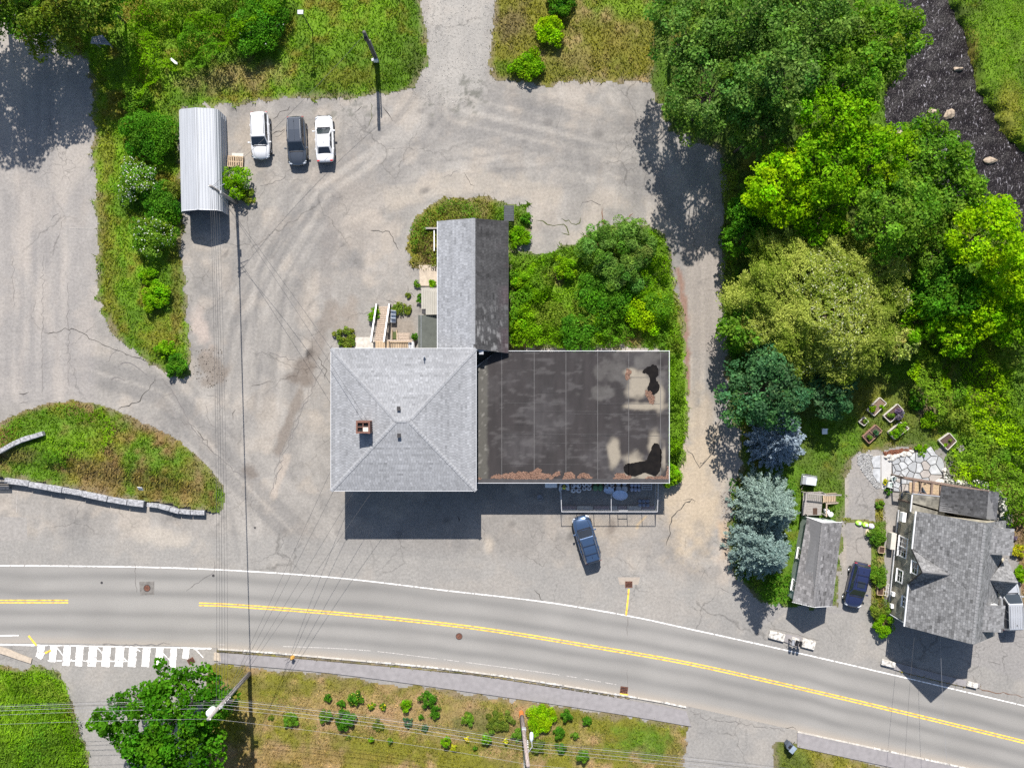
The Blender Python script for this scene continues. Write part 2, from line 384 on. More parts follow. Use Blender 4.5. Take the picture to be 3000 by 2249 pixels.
def ground_color(x, y):
    n1 = fbm(x, y, 0.09, 4, 1); n2 = fbm(x, y, 0.5, 4, 2); n3 = fbm(x, y * 0.35, 0.8, 4, 6)
    c = np.array((0.220, 0.206, 0.190))[None] * (0.80 + 0.40 * n1[:, None])
    c = mixc(c, (0.305, 0.268, 0.228), sstep(0.48, 0.70, n2) * 0.62)
    c = mixc(c, (0.125, 0.121, 0.119), sstep(0.52, 0.78, fbm(x, y, 0.33, 5, 12)) * 0.55)
    c = mixc(c, (0.30, 0.28, 0.255), sstep(0.58, 0.72, n3) * 0.35)
    c = c * (0.84 + 0.32 * fbm(x, y, 1.5, 3, 14))[:, None]
    rid = 1 - np.abs(fbm(x, y, 0.28, 4, 21) - 0.5) * 2
    c = mixc(c, (0.33, 0.30, 0.265), sstep(0.93, 0.99, rid) * 0.22 * sstep(0.35, 0.6, fbm(x, y, 0.12, 2, 8)))
    # wheel-worn lanes through the lot
    for k, pts in enumerate(([(700, 1640), (640, 1300), (700, 950), (850, 650), (1120, 520), (1500, 470), (1950, 450)], [(1340, -60), (1330, 200), (1200, 380), (950, 560), (800, 800), (760, 1200)], [(2060, 1600), (2060, 1000), (2060, 640), (1950, 470), (1600, 380), (1340, 320)], [(-60, 1100), (250, 1080), (480, 1150), (700, 1400), (900, 1600)], [(110, 1130), (120, 700), (100, 100)])):
        d = segdist(x, y, W2(pts)); m = (1 - sstep(1.5, 5.0, d)); st = fbm(d * 1.7 + k * 7, (x + y) * 0.05, 1.0, 3, 60 + k)
        c = mixc(c, (0.135, 0.13, 0.127), m * sstep(0.52, 0.68, st) * 0.45); c = mixc(c, (0.30, 0.28, 0.255), m * sstep(0.50, 0.30, st) * 0.35)
    # left lot: pinkish older asphalt with bands
    lm = 1 - sstep(-41.5, -40.0, x); lm = lm * sstep(-3, -1, y)
    c = mixc(c, (0.235, 0.22, 0.213), lm * 0.5)
    c = mixc(c, (0.36, 0.32, 0.28), lm * sstep(0.5, 0.75, fbm(x, y * 0.25, 0.5, 4, 31)) * 0.4)
    # gravel drive at the top
    gm = blob(x, y, 1345, 60, 120, 330, 0, 0.4, 0.25); c = mixc(c, (0.30, 0.285, 0.262), gm * 0.6)
    # lane beside the trees, tan at its lower end
    c = mixc(c, (0.235, 0.205, 0.18), blob(x, y, 2065, 860, 75, 260, 0, 0.4, 0.3) * 0.6)
    c = mixc(c, (0.37, 0.30, 0.215), blob(x, y, 2030, 1440, 95, 210, -4, 0.6, 0.5) * 0.75)
    c = mixc(c, (0.33, 0.27, 0.20), blob(x, y, 2050, 1250, 70, 120, 0, 0.6, 0.5) * 0.6)
    c = mixc(c, (0.36, 0.29, 0.21), blob(x, y, 1790, 1545, 150, 45, 0, 0.7, 0.7) * 0.45)
    c = mixc(c, (0.36, 0.31, 0.25), blob(x, y, 1430, 1590, 16, 30, 0, 0.7, 0.7) * 0.5)
    # dark newer asphalt apron in front of the building and by the road
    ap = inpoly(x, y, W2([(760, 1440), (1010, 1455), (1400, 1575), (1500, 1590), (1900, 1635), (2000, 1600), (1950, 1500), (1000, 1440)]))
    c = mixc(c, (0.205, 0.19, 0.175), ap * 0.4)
    rd = sstep(-14.2, -15.6, y + 0.11 * (x + 20) * (x > -20)); c = mixc(c, (0.225, 0.217, 0.205), rd * 0.6)
    # pot holes, oil and dirt
    br = (0.125, 0.104, 0.088); dk = (0.035, 0.033, 0.033)
    c = mixc(c, br, blob(x, y, 893, 1085, 34, 55, 20, 0.5, 0.6) * 0.8); c = mixc(c, br, blob(x, y, 860, 1110, 30, 22, 0, 0.5, 0.6) * 0.8)
    c = mixc(c, dk, blob(x, y, 908, 1038, 24, 16, 30, 0.5, 0.7) * 0.95)
    c = mixc(c, br, blob(x, y, 733, 1378, 26, 26, 0, 0.6, 0.7) * 0.7)
    c = mixc(c, (0.165, 0.14, 0.118), blob(x, y, 622, 1075, 48, 62, 10, 0.5, 0.7) * 0.85)
    c = mixc(c, (0.36, 0.30, 0.26), blob(x, y, 590, 960, 26, 70, 15, 0.6, 0.6) * 0.7)
    c = mixc(c, (0.155, 0.13, 0.11), lineblob(x, y, [(970, 900), (930, 1010), (890, 1120)], 24) * 0.55)
    c = mixc(c, (0.15, 0.125, 0.105), lineblob(x, y, [(880, 1150), (850, 1230), (815, 1320)], 18) * 0.7)
    c = mixc(c, (0.33, 0.28, 0.235), lineblob(x, y, [(840, 1340), (800, 1450)], 14) * 0.6)
    c = mixc(c, (0.36, 0.32, 0.27), blob(x, y, 470, 1575, 110, 32, -10, 0.7, 0.7) * 0.6)
    c = mixc(c, (0.20, 0.165, 0.135), blob(x, y, 1010, 930, 45, 70, 0, 0.7, 0.8) * 0.55)
    c = mixc(c, (0.20, 0.165, 0.13), blob(x, y, 1170, 960, 60, 60, 0, 0.6, 0.7) * 0.6)
    c = mixc(c, (0.30, 0.255, 0.205), blob(x, y, 730, 420, 45, 90, 0, 0.7, 0.8) * 0.5)
    c = mixc(c, (0.30, 0.26, 0.22), blob(x, y, 1050, 640, 120, 200, 20, 0.7, 0.8) * 0.35)
    c = mixc(c, (0.17, 0.155, 0.145), lineblob(x, y, [(985, 560), (960, 700), (950, 850)], 22, 0.9) * 0.4)
    c = mixc(c, (0.32, 0.28, 0.23), lineblob(x, y, [(1150, 590), (1300, 540), (1450, 530), (1620, 570)], 40, 0.8) * 0.4)
    c = mixc(c, br, blob(x, y, 1790, 1548, 16, 24, 0, 0.6, 0.7) * 0.6)
    c = mixc(c, (0.40, 0.30, 0.18), lineblob(x, y, [(1895, 1510), (1872, 1530), (1865, 1548)], 4, 0.4) * 0.8)
    c = mixc(c, (0.36, 0.31, 0.26), blob(x, y, 2130, 1620, 40, 90, 0, 0.6, 0.7) * 0.6)
    c = mixc(c, (0.33, 0.24, 0.16), blob(x, y, 2120, 1570, 20, 60, 0, 0.6, 0.8) * 0.7)
    c = mixc(c, (0.19, 0.105, 0.075), lineblob(x, y, [(1985, 790), (2005, 900), (2012, 1040), (2015, 1150)], 11, 0.9) * 0.8)
    for k in range(46):                                                # oil drips and old spills
        q = _hash(np.array([k, k + 50., k + 99.]), np.array([3., 5., 8.]), 77); px, py = 560 + q[0] * 1500, 290 + q[1] * 900 if k < 30 else 1480 + q[1] * 160
        c = mixc(c, (0.085, 0.08, 0.077), blob(x, y, px, py, 5 + 16 * q[2], 4 + 12 * q[0], 90 * q[1], 0.7, 0.6, 90 + k) * (0.25 + .35 * q[2]))
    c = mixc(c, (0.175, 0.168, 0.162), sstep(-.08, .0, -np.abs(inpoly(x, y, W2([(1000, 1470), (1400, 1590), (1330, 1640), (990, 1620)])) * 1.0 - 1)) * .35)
    # dark specks of broken asphalt below the grass
    for (px, py, rx, ry) in ((1020, 340, 170, 45), (1330, 300, 130, 60), (1290, 330, 60, 30), (1380, 260, 70, 60)):
        sp = sstep(0.63, 0.70, fbm(x, y, 1.9, 3, 44)); c = mixc(c, (0.10, 0.10, 0.085), blob(x, y, px, py, rx, ry, 0, 0.7, 0.5) * sp * 0.6)
    # house drive: darker grey asphalt
    dv = inpoly(x, y, W2([(2490, 1330), (2575, 1400), (2560, 1700), (2580, 1870), (2900, 1960), (3100, 2030), (3100, 1700), (2950, 1560), (2590, 1560), (2480, 1800), (2330, 1780), (2240, 1830), (2190, 1760), (2470, 1780)]))
    c = mixc(c, (0.21, 0.20, 0.195), dv * 0.6)
    out = np.maximum(sstep(52.5, 56, np.abs(x)), sstep(40.5, 44, np.abs(y))); c = mixc(c, (0.10, 0.14, 0.03), out)   # fields beyond the lots
    # stream bed
    sd = stream_d(x, y); c = mixc(c, (0.06, 0.05, 0.04), (1 - sstep(0.0, 2.0, sd)) * ((x > 25) & (y > 8)))
    return c

def axis(lo, hi, st, far):
    a = np.arange(lo, hi + st / 2, st); e = np.array([2.0, 5, 10, 20, 40, 80, far])
    return np.concatenate([(lo - e)[::-1], a, hi + e])
ax = axis(-51, 51, 0.25, 160); ay = axis(-39, 39, 0.25, 160)
XX, YY = np.meshgrid(ax, ay); xf = XX.ravel(); yf = YY.ravel()
nx, ny = len(ax), len(ay)
ii = np.arange(nx * ny).reshape(ny, nx)
F = np.stack([ii[:-1, :-1], ii[:-1, 1:], ii[1:, 1:], ii[1:, :-1]], -1).reshape(-1, 4)
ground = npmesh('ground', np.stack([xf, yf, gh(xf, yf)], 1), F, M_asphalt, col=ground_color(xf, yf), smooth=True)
tag(ground, 'worn light grey asphalt lots with pale silt streaks around the building', kind='structure')

# road
CL = smooth_line([(-400, 1762), (0, 1761), (300, 1762), (585, 1769), (700, 1774), (1000, 1797), (1300, 1827), (1500, 1854), (1700, 1887), (2000, 1939), (2300, 2005), (2600, 2075), (3000, 2172), (3400, 2272)], 16)
CLw = np.array([W(*p)[:2] for p in CL])
TOP = smooth_line([(-400, 1655), (0, 1656), (400, 1660), (700, 1671), (1000, 1693), (1300, 1728), (1600, 1763), (1840, 1803), (2000, 1837), (2300, 1903), (2600, 1972), (3000, 2066), (3400, 2160)], 16)
TOPw = np.array([W(*p)[:2] for p in TOP])
BOT = smooth_line([(-400, 1884), (0, 1884), (300, 1886), (640, 1898), (1000, 1927), (1407, 1968), (1850, 2038), (2000, 2066), (2300, 2132), (2800, 2240), (3400, 2372)], 16)
BOTw = np.array([W(*p)[:2] for p in BOT])
sx = np.arange(-64, 64.1, 0.3)
def at_x(line, x): o = np.argsort(line[:, 0]); return np.interp(x, line[o, 0], line[o, 1])
yt = at_x(TOPw, sx) + 0.12; yb = at_x(BOTw, sx) + 0.03; yc = at_x(CLw, sx)
nv = 46; vv = np.linspace(0, 1, nv)
RX = np.repeat(sx[:, None], nv, 1); RY = yt[:, None] * (1 - vv) + yb[:, None] * vv
dist = RY - yc[:, None]                                     # metres above the centre line
x_, y_, d_ = RX.ravel(), RY.ravel(), dist.ravel()
wob = (fbm(x_, y_, 0.15, 3, 51) - 0.5) * 0.5
def band(c0, w): return np.exp(-((d_ + wob - c0) / w) ** 2)
c = np.array((0.232, 0.223, 0.210))[None] * (0.86 + 0.28 * fbm(x_, y_, 0.2, 4, 52))[:, None]
c = mixc(c, (0.150, 0.146, 0.140), np.clip(band(2.6, 0.42) + band(0.95, 0.38) + band(-1.05, 0.38) + band(-2.6, 0.42), 0, 1) * 0.62 * (0.5 + fbm(x_ * 0.4, y_, 0.5, 3, 53)))
c = mixc(c, (0.30, 0.265, 0.225), np.clip(1 - sstep(0.0, 0.9, (RY - yb[:, None]).ravel() + wob * 0.6), 0, 1) * 0.75)
c = mixc(c, (0.26, 0.25, 0.235), band(0.0, 0.35) * 0.3)
jj = np.arange(len(sx) * nv).reshape(len(sx), nv)
F = np.stack([jj[:-1, :-1], jj[1:, :-1], jj[1:, 1:], jj[:-1, 1:]], -1).reshape(-1, 4)
road = npmesh('road', np.stack([x_, y_, np.full(x_.shape, 0.005)], 1), F, M_road, col=c)
tag(road, 'two-lane asphalt road with darker wheel tracks and a double yellow line', kind='structure')
def sub(line, x0, x1):
    xs = np.linspace(max(x0, line[:, 0].min()), min(x1, line[:, 0].max()), max(6, int((x1 - x0) / .4)))
    return np.stack([xs, at_x(line, xs)], 1)
_lay = [0]
def mark(name, pts, w, mat=None, par=None, z=None, jit=0.012):
    _lay[0] += 1; z = (0.010 if par is None else 0.004) + 0.0004 * _lay[0]                       # each mark lies on its own thin layer
    p = np.array(pts, float); 
    if len(p) == 2: p = p[0] + (p[1] - p[0]) * np.linspace(0, 1, 12)[:, None]
    ww = w * (1 + (rng.random(len(p)) - 0.5) * jit * 20)
    return obj(name, strip(p, ww, z), mat or M_white_paint, par or road)
def xpx(px): return (px - 1500) / PPM
M_worn = pmat('worn_line_paint', (.28, .26, .24), .9, .25, 9, c2=(.42, .40, .38))
mark('edge_line', TOPw[np.abs(TOPw[:, 0]) < 60], 0.10)
for off in (0.12, -0.12):
    for a, b in ((-400, 200), (583, 3400)):
        L = sub(CLw, xpx(a), xpx(b)); t = np.gradient(L, axis=0); t /= np.linalg.norm(t, axis=1)[:, None]
        mark('centre_line', L + np.stack([-t[:, 1], t[:, 0]], 1) * off, 0.115, M_yellow_paint)
for a, b in ((640, 660), (830, 1085), (1105, 1285), (1300, 1345), (1365, 1640), (1660, 1690), (1712, 1760), (1772, 1806)):
    L = smooth_line([(600, 1886), (1013, 1900), (1285, 1929), (1633, 1975), (1805, 2004)], 24); L = np.array([W(*p)[:2] for p in L])
    mark('edge_line', sub(L, xpx(a), xpx(b)), 0.07, M_worn)
mark('edge_line', W2([(-60, 1863), (55, 1860)]), 0.13); mark('edge_line', W2([(0, 1887), (112, 1889)]), 0.16)
mark('edge_line', W2([(112, 1889), (620, 1898)]), 0.09)
for k, (a, b, y0, y1) in enumerate([(110, 129, 1888, 1926), (147, 165, 1891, 1938), (186, 206, 1891, 1949), (223, 243, 1893, 1950), (260, 283, 1893, 1951), (301, 323, 1893, 1952), (339, 362, 1894, 1952), (378, 400, 1894, 1952), (418, 439, 1895, 1952), (457, 477, 1896, 1952), (499, 517, 1897, 1953), (537, 554, 1898, 1928)]):
    p = W2([((a + b) / 2 + 2, y0), ((a + b) / 2 - 3, y1)]); mark('crosswalk_bar', p, (b - a) / PPM * 1.05, jit=0.006)
mark('crosswalk_line', W2([(140, 1934), (385, 1936)]), 0.10)
for a, b in (((165, 1893), (190, 1925)), ((285, 1895), (302, 1915)), ((395, 1895), (412, 1908)), ((460, 1896), (500, 1935)), ((570, 1897), (596, 1925)), ((352, 1915), (372, 1935)), ((210, 1930), (205, 1938))):
    mark('crosswalk_line', W2([a, b]), 0.09)
mark('crosswalk_line', W2([(568, 1900), (618, 1899)]), 0.14)
for pts in ([(84, 1861), (107, 1890)], [(132, 1912), (150, 1904)], [(1842, 1724), (1840, 1750), (1834, 1802)]):
    mark('yellow_mark', W2(pts), 0.18, M_yellow_paint)
mark('yellow_mark', W2([(1816, 2031), (1840, 2033)]), 0.16, M_yellow_paint)
for pts in ([(205, 669), (277, 670)], [(265, 589), (278, 588)], [(52, 1435), (52, 1442)], [(51, 1449), (50, 1475)], [(50, 1480), (49, 1500)], [(272, 830), (282, 831)], [(540, 782), (560, 784)]):
    mark('faded_line', W2(pts), 0.06, pmat('worn_paint', (.34, .32, .30), .9, .15, 9), ground)

# cracks and seams in the asphalt
M_crack = pmat('dark_crack', (0.055, 0.05, 0.045), 0.95, 0.3, 10)
M_seam = pmat('asphalt_seam', (0.14, 0.13, 0.125), 0.95, 0.2, 10)
M_mossy = pmat('mossy_crack', (0.06, 0.07, 0.02), 0.95, 0.4, 10)
M_brownish = pmat('brown_crack', (0.14, 0.075, 0.045), 0.95, 0.4, 10)
def crack(pts, w=0.05, mat=None, jit=0.10, z=0.004, par=None):
    P = W2(pts); out = [P[0]]
    for a, b in zip(P[:-1], P[1:]):
        n = max(2, int(np.hypot(*(b - a)) / 0.35))
        for k in range(1, n + 1): out.append(a + (b - a) * k / n + rng.normal(0, jit, 2) * (k < n))
    out = np.array(out); ww = w * (0.35 + 1.1 * rng.random(len(out))); ww[0] = ww[-1] = 0.01
    _lay[0] += 1; obj('crack', strip(out, ww, z + 0.00012 * _lay[0]), mat or M_crack, par or ground)
for pts, w, m in [
    ([(126, 740), (124, 1000), (127, 1160)], .035, M_seam), ([(198, 830), (201, 980), (203, 1130)], .04, M_seam), ([(35, 750), (40, 900)], .03, M_seam),
    ([(130, 975), (210, 962), (330, 1022), (430, 1058)], .06, None), ([(345, 1200), (410, 1175), (455, 1112)], .08, None), ([(310, 1060), (345, 1018)], .04, M_seam),
    ([(472, 1108), (520, 1170), (560, 1245), (600, 1300), (660, 1355), (725, 1402)], .07, M_seam), ([(570, 1250), (625, 1325)], .06, None), ([(600, 1180), (612, 1230), (632, 1252)], .05, M_seam),
    ([(605, 1150), (645, 1168), (640, 1230)], .03, M_seam), ([(740, 1032), (800, 1036), (868, 1056)], .05, M_seam), ([(735, 1130), (770, 1124), (800, 1118)], .06, None),
    ([(930, 1040), (958, 1085), (952, 1112)], .06, None), ([(975, 1010), (930, 1105), (880, 1215), (845, 1300), (790, 1450)], .06, M_seam), ([(905, 1140), (870, 1230), (820, 1330), (805, 1420)], .05, M_seam),
    ([(54, 1153), (85, 1148)], .09, None), ([(55, 1182), (80, 1178)], .07, None), ([(690, 1200), (683, 1230)], .05, None), ([(150, 645), (172, 625)], .07, M_seam),
    ([(2027, 1461), (1986, 1495), (1968, 1515), (1962, 1553), (1952, 1599)], .07, None), ([(2000, 1465), (2027, 1461), (2032, 1475)], .05, None),
    ([(2010, 1310), (2050, 1370), (2085, 1330), (2100, 1270), (2120, 1200)], .07, None), ([(2070, 1340), (2050, 1365)], .08, None), ([(2000, 1480), (2030, 1462)], .05, None),
    ([(1570, 645), (1600, 655), (1660, 665), (1668, 688), (1645, 682)], .09, M_mossy), ([(1645, 640), (1688, 658), (1702, 635)], .09, M_mossy), ([(1700, 608), (1720, 592), (1760, 600)], .05, None),
    ([(1765, 610), (1766, 640), (1770, 672)], .12, M_brownish), ([(1815, 655), (1840, 640), (1855, 625)], .12, M_brownish), ([(1360, 505), (1375, 530), (1390, 545)], .04, None), ([(1300, 520), (1340, 500)], .03, M_seam),
    ([(1085, 675), (1140, 678), (1160, 715), (1170, 735)], .06, None), ([(1120, 310), (1135, 330), (1150, 355)], .07, None), ([(1040, 330), (1060, 312)], .05, None), ([(870, 480), (820, 530), (760, 545)], .03, M_seam),
    ([(800, 350), (830, 325), (850, 310)], .05, None), ([(795, 395), (835, 378)], .06, None), ([(802, 402), (835, 382)], .04, None), ([(1085, 300), (1090, 345), (1080, 370)], .06, M_mossy),
    ([(1290, 960), (1330, 995)], .04, M_seam), ([(1150, 882), (1180, 900), (1190, 915)], .06, None), ([(1195, 835), (1193, 860), (1215, 870)], .05, None), ([(1130, 878), (1155, 888)], .04, None),
    ([(1340, 1510), (1345, 1530)], .1, None), ([(1565, 1727), (1592, 1760)], .07, None), ([(2110, 1720), (2135, 1735)], .05, None), ([(2240, 1838), (2285, 1845), (2400, 1875)], .04, M_seam),
    ([(2300, 2130), (2333, 2135)], .06, None), ([(2020, 2080), (2100, 2110), (2265, 2133), (2300, 2140)], .05, M_seam), ([(300, 1085 + 800), (420, 1890), (500, 1885)], .08, M_seam),
    ([(2575, 1760), (2583, 1830), (2578, 1880)], .04, M_seam), ([(2900, 1940), (2930, 1945)], .05, None), ([(2870, 2015), (2930, 2030), (3000, 2040)], .07, M_brownish), ([(1420, 1520), (1415, 1590)], .04, M_seam)]:
    crack(pts, w, m)
for pts, w in (([(353, 1067), (365, 1062), (385, 1065), (410, 1082), (432, 1100)], .17), ([(326, 1113), (335, 1106), (350, 1107), (366, 1115)], .15)):
    obj('skid_mark', strip(np.array([W(*p)[:2] for p in smooth_line(pts, 6)]), np.linspace(w, .05, (len(pts) - 1) * 6 + 1), 0.004), M_seam, ground)
M_patch = pmat('asphalt_patch', (0.15, 0.14, 0.13), 0.9, 0.25, 3, bump=0.3)
M_newpatch = pmat('grey_patch', (0.24, 0.225, 0.21), 0.9, 0.15, 3, bump=0.3)
def patch(pts, mat, z, par, name='asphalt_patch'): obj(name, G().poly([(*W(x, y)[:2], z) for x, y in pts][::-1]), mat, par)
patch([(408, 1703), (452, 1702), (452, 1741), (411, 1743)], M_patch, 0.009, road)
patch([(0, 1513), (78, 1515), (80, 1583), (-40, 1584), (-40, 1513)], M_newpatch, 0.003, ground)
patch([(1810, 1690), (1875, 1690), (1870, 1712), (1815, 1712)], pmat('tan_patch', (0.30, 0.26, 0.22), 0.9, 0.1, 3), 0.003, ground)
g = G()
for a, b in (((395, 1650), (400, 1735)), ((627, 1640), (627, 1680)), ((627, 1672), (545, 1730)), ((1839, 1806), (1838, 1860)), ((1838, 1960), (1838, 2010))):
    crack([a, b], .05, M_seam, .05, 0.0085, road)

# iron covers and drain grates set in the road
def cover(px, py, r, label, rot=0):
    c_ = W(px, py); t = thing('manhole_cover', label, 'manhole cover', (c_[0], c_[1], 0.009))
    g = G().lathe([(0.001, .012), (r * .86, .012), (r * .86, .006)], n=24); obj('lid', g, M_rust if r > .3 else M_dark_iron, t, local=True)
    obj('ring', G().lathe([(r * .88, .004), (r * .88, .014), (r, .014), (r, .0)], n=24), M_dark_iron, t, local=True)
cover(431, 1722, .34, 'brown round manhole cover in a square dark patch of the road')
cover(1345, 1863, .33, 'dark round manhole cover in the lane below the double yellow line')
cover(298, 1706, .12, 'tiny dark valve cover in the road left of the square patch')
cover(625, 1685, .13, 'tiny dark valve cover just below the white edge line by the wires')
cover(747, 1545, .10, 'tiny dark cap in the asphalt above the white edge line')
def grate(px, py, w, h, rz, label, n=5, mat=None):
    c_ = W(px, py); t = thing('drain_grate', label, 'drain grate', (c_[0], c_[1], 0.012), R(rz))
    obj('sump', G().box((0, 0, -0.001), (w, h, .004)), M_hole, t, local=True)
    g = G()
    for s in (-1, 1): g.box((s * w / 2, 0, .015), (.05, h + .05, .03)); g.box((0, s * h / 2, .016), (w - .05, .05, .03))
    obj('frame', g, mat or M_rust, t, local=True)
    me = None
    for k in range(n):
        o = obj('bar', G().box((0, 0, .015), (w - .06, h / n * .5, .026)), mat or M_rust, t, local=True) if me is None else link(bpy.data.objects.new('bar', me), t)
        me = o.data; o.location = (0, -h / 2 + (k + .5) * h / n, 0)
grate(1842, 1711, .66, .56, 0, 'dark rusty square drain grate at the top of a short yellow stripe')
grate(1828, 2020, .70, .62, -8, 'rusty square drain grate at the kerb below the double yellow line', 4)
grate(118, 1917, .66, .62, 62, 'white-splashed drain grate at the left end of the crosswalk', 5, M_white_paint)
grate(560, 1935, .62, .5, 30, 'reddish drain grate half under the maple at the crosswalk end', 5)

# pavements and kerbs
def ribbon(name, top_pts, bot_pts, z0, z1, mat, par=None, label=None):
    g = G().prism([tuple(p) for p in top_pts] + [tuple(p) for p in bot_pts[::-1]], z0, z1)
    o = obj(name, g, mat, par); 
    if label: tag(o, label, kind='structure')
    return o
M_pave = pmat('pavement', (0.225, 0.212, 0.215), 0.9, 0.12, 2.0, bump=0.2)
L1 = sub(BOTw, xpx(640), xpx(2010))
pavement = ribbon('pavement', L1 + (0, -0.42), np.array([W(*p)[:2] for p in smooth_line([(640, 1940), (1000, 1974), (1500, 2043), (1800, 2088), (2025, 2126)], 12)]), -0.1, 0.10, M_pave, None, 'grey asphalt pavement along the lower edge of the road')
L2 = sub(BOTw, xpx(2335), xpx(3300))
pavement2 = ribbon('pavement', L2 + (0, -0.12), L2 + (0, -1.55), -0.1, 0.10, M_pave, None, 'grey asphalt pavement at the bottom right behind the kerb')
for P_, par in ((L1, pavement), (L2, pavement2)):
    acc = np.concatenate([[0], np.cumsum(np.hypot(*np.diff(P_, axis=0).T))]); n = int(acc[-1] / 2.4)
    for k in range(n):
        s0, s1 = acc[-1] * k / n + .02, acc[-1] * (k + 1) / n - .02
        a = np.array([np.interp(s0, acc, P_[:, 0]), np.interp(s0, acc, P_[:, 1])]); b = np.array([np.interp(s1, acc, P_[:, 0]), np.interp(s1, acc, P_[:, 1])])
        obj('kerb_stone', G().span((*a - (0, .06), .045), (*b - (0, .06), .045), .14, .15), M_white_stone if rng.random() < .5 else M_concrete, par)
obj('pavement_edge', G().prism(W2([(628, 1910), (645, 1911), (648, 1935), (627, 1933)]), -.05, .104), M_tan_concrete, pavement)
_isl = W2([(0, 1893), (25, 1900), (60, 1915), (95, 1928), (92, 1942), (60, 1932), (20, 1918), (0, 1912)])
tag(obj('kerb', G().prism([tuple(p) for p in _isl], -.05, .12), M_tan_concrete), 'pale worn kerb stones at the far left of the crosswalk', kind='structure')
# strip of kerbed island before the house
isl = W2([(2582, 1932), (2620, 1938), (2700, 1960), (2800, 1985), (2870, 2000), (2868, 2012), (2840, 2012), (2740, 1990), (2640, 1965), (2580, 1948)])
tag(obj('kerb', G().prism([tuple(p) for p in isl], -.05, .14), M_pave), 'low kerbed strip between the road and the house forecourt', kind='structure')
# ------------------------------------------------------------------ grass
LUSH = (0.088, 0.175, 0.010); BRIGHT = (0.145, 0.27, 0.012); OLIVE = (0.175, 0.170, 0.020); STRAW = (0.31, 0.235, 0.10); BROWN = (0.20, 0.145, 0.058); DEEP = (0.03, 0.065, 0.012); YEL = (0.24, 0.20, 0.03)
def lawn_color(x, y, base, alt, dry, dryness, blobs, seed):
    n1 = fbm(x, y, 0.22, 4, seed); n2 = fbm(x, y, 0.75, 4, seed + 3)
    c = np.tile(np.array(base), (len(x), 1))
    c = mixc(c, alt, sstep(0.40, 0.62, n1))
    c = mixc(c, dry, sstep(0.62 - dryness * 0.4, 0.85 - dryness * 0.4, n2 * 0.6 + n1 * 0.4))
    for (px, py, rx, ry, col, st) in blobs: c = mixc(c, col, blob(x, y, px, py, rx, ry, 0, 0.8, 0.7, seed) * st)
    c = c * (0.75 + 0.5 * fbm(x, y, 1.9, 3, seed + 21))[:, None]
    return c
def rim(c, x, y, d, seed): return mixc(c, (0.21, 0.165, 0.115), (1 - sstep(0.0, 0.9, d + (fbm(x, y, 1.2, 3, seed + 50) - .35) * 1.4)) * 0.75)
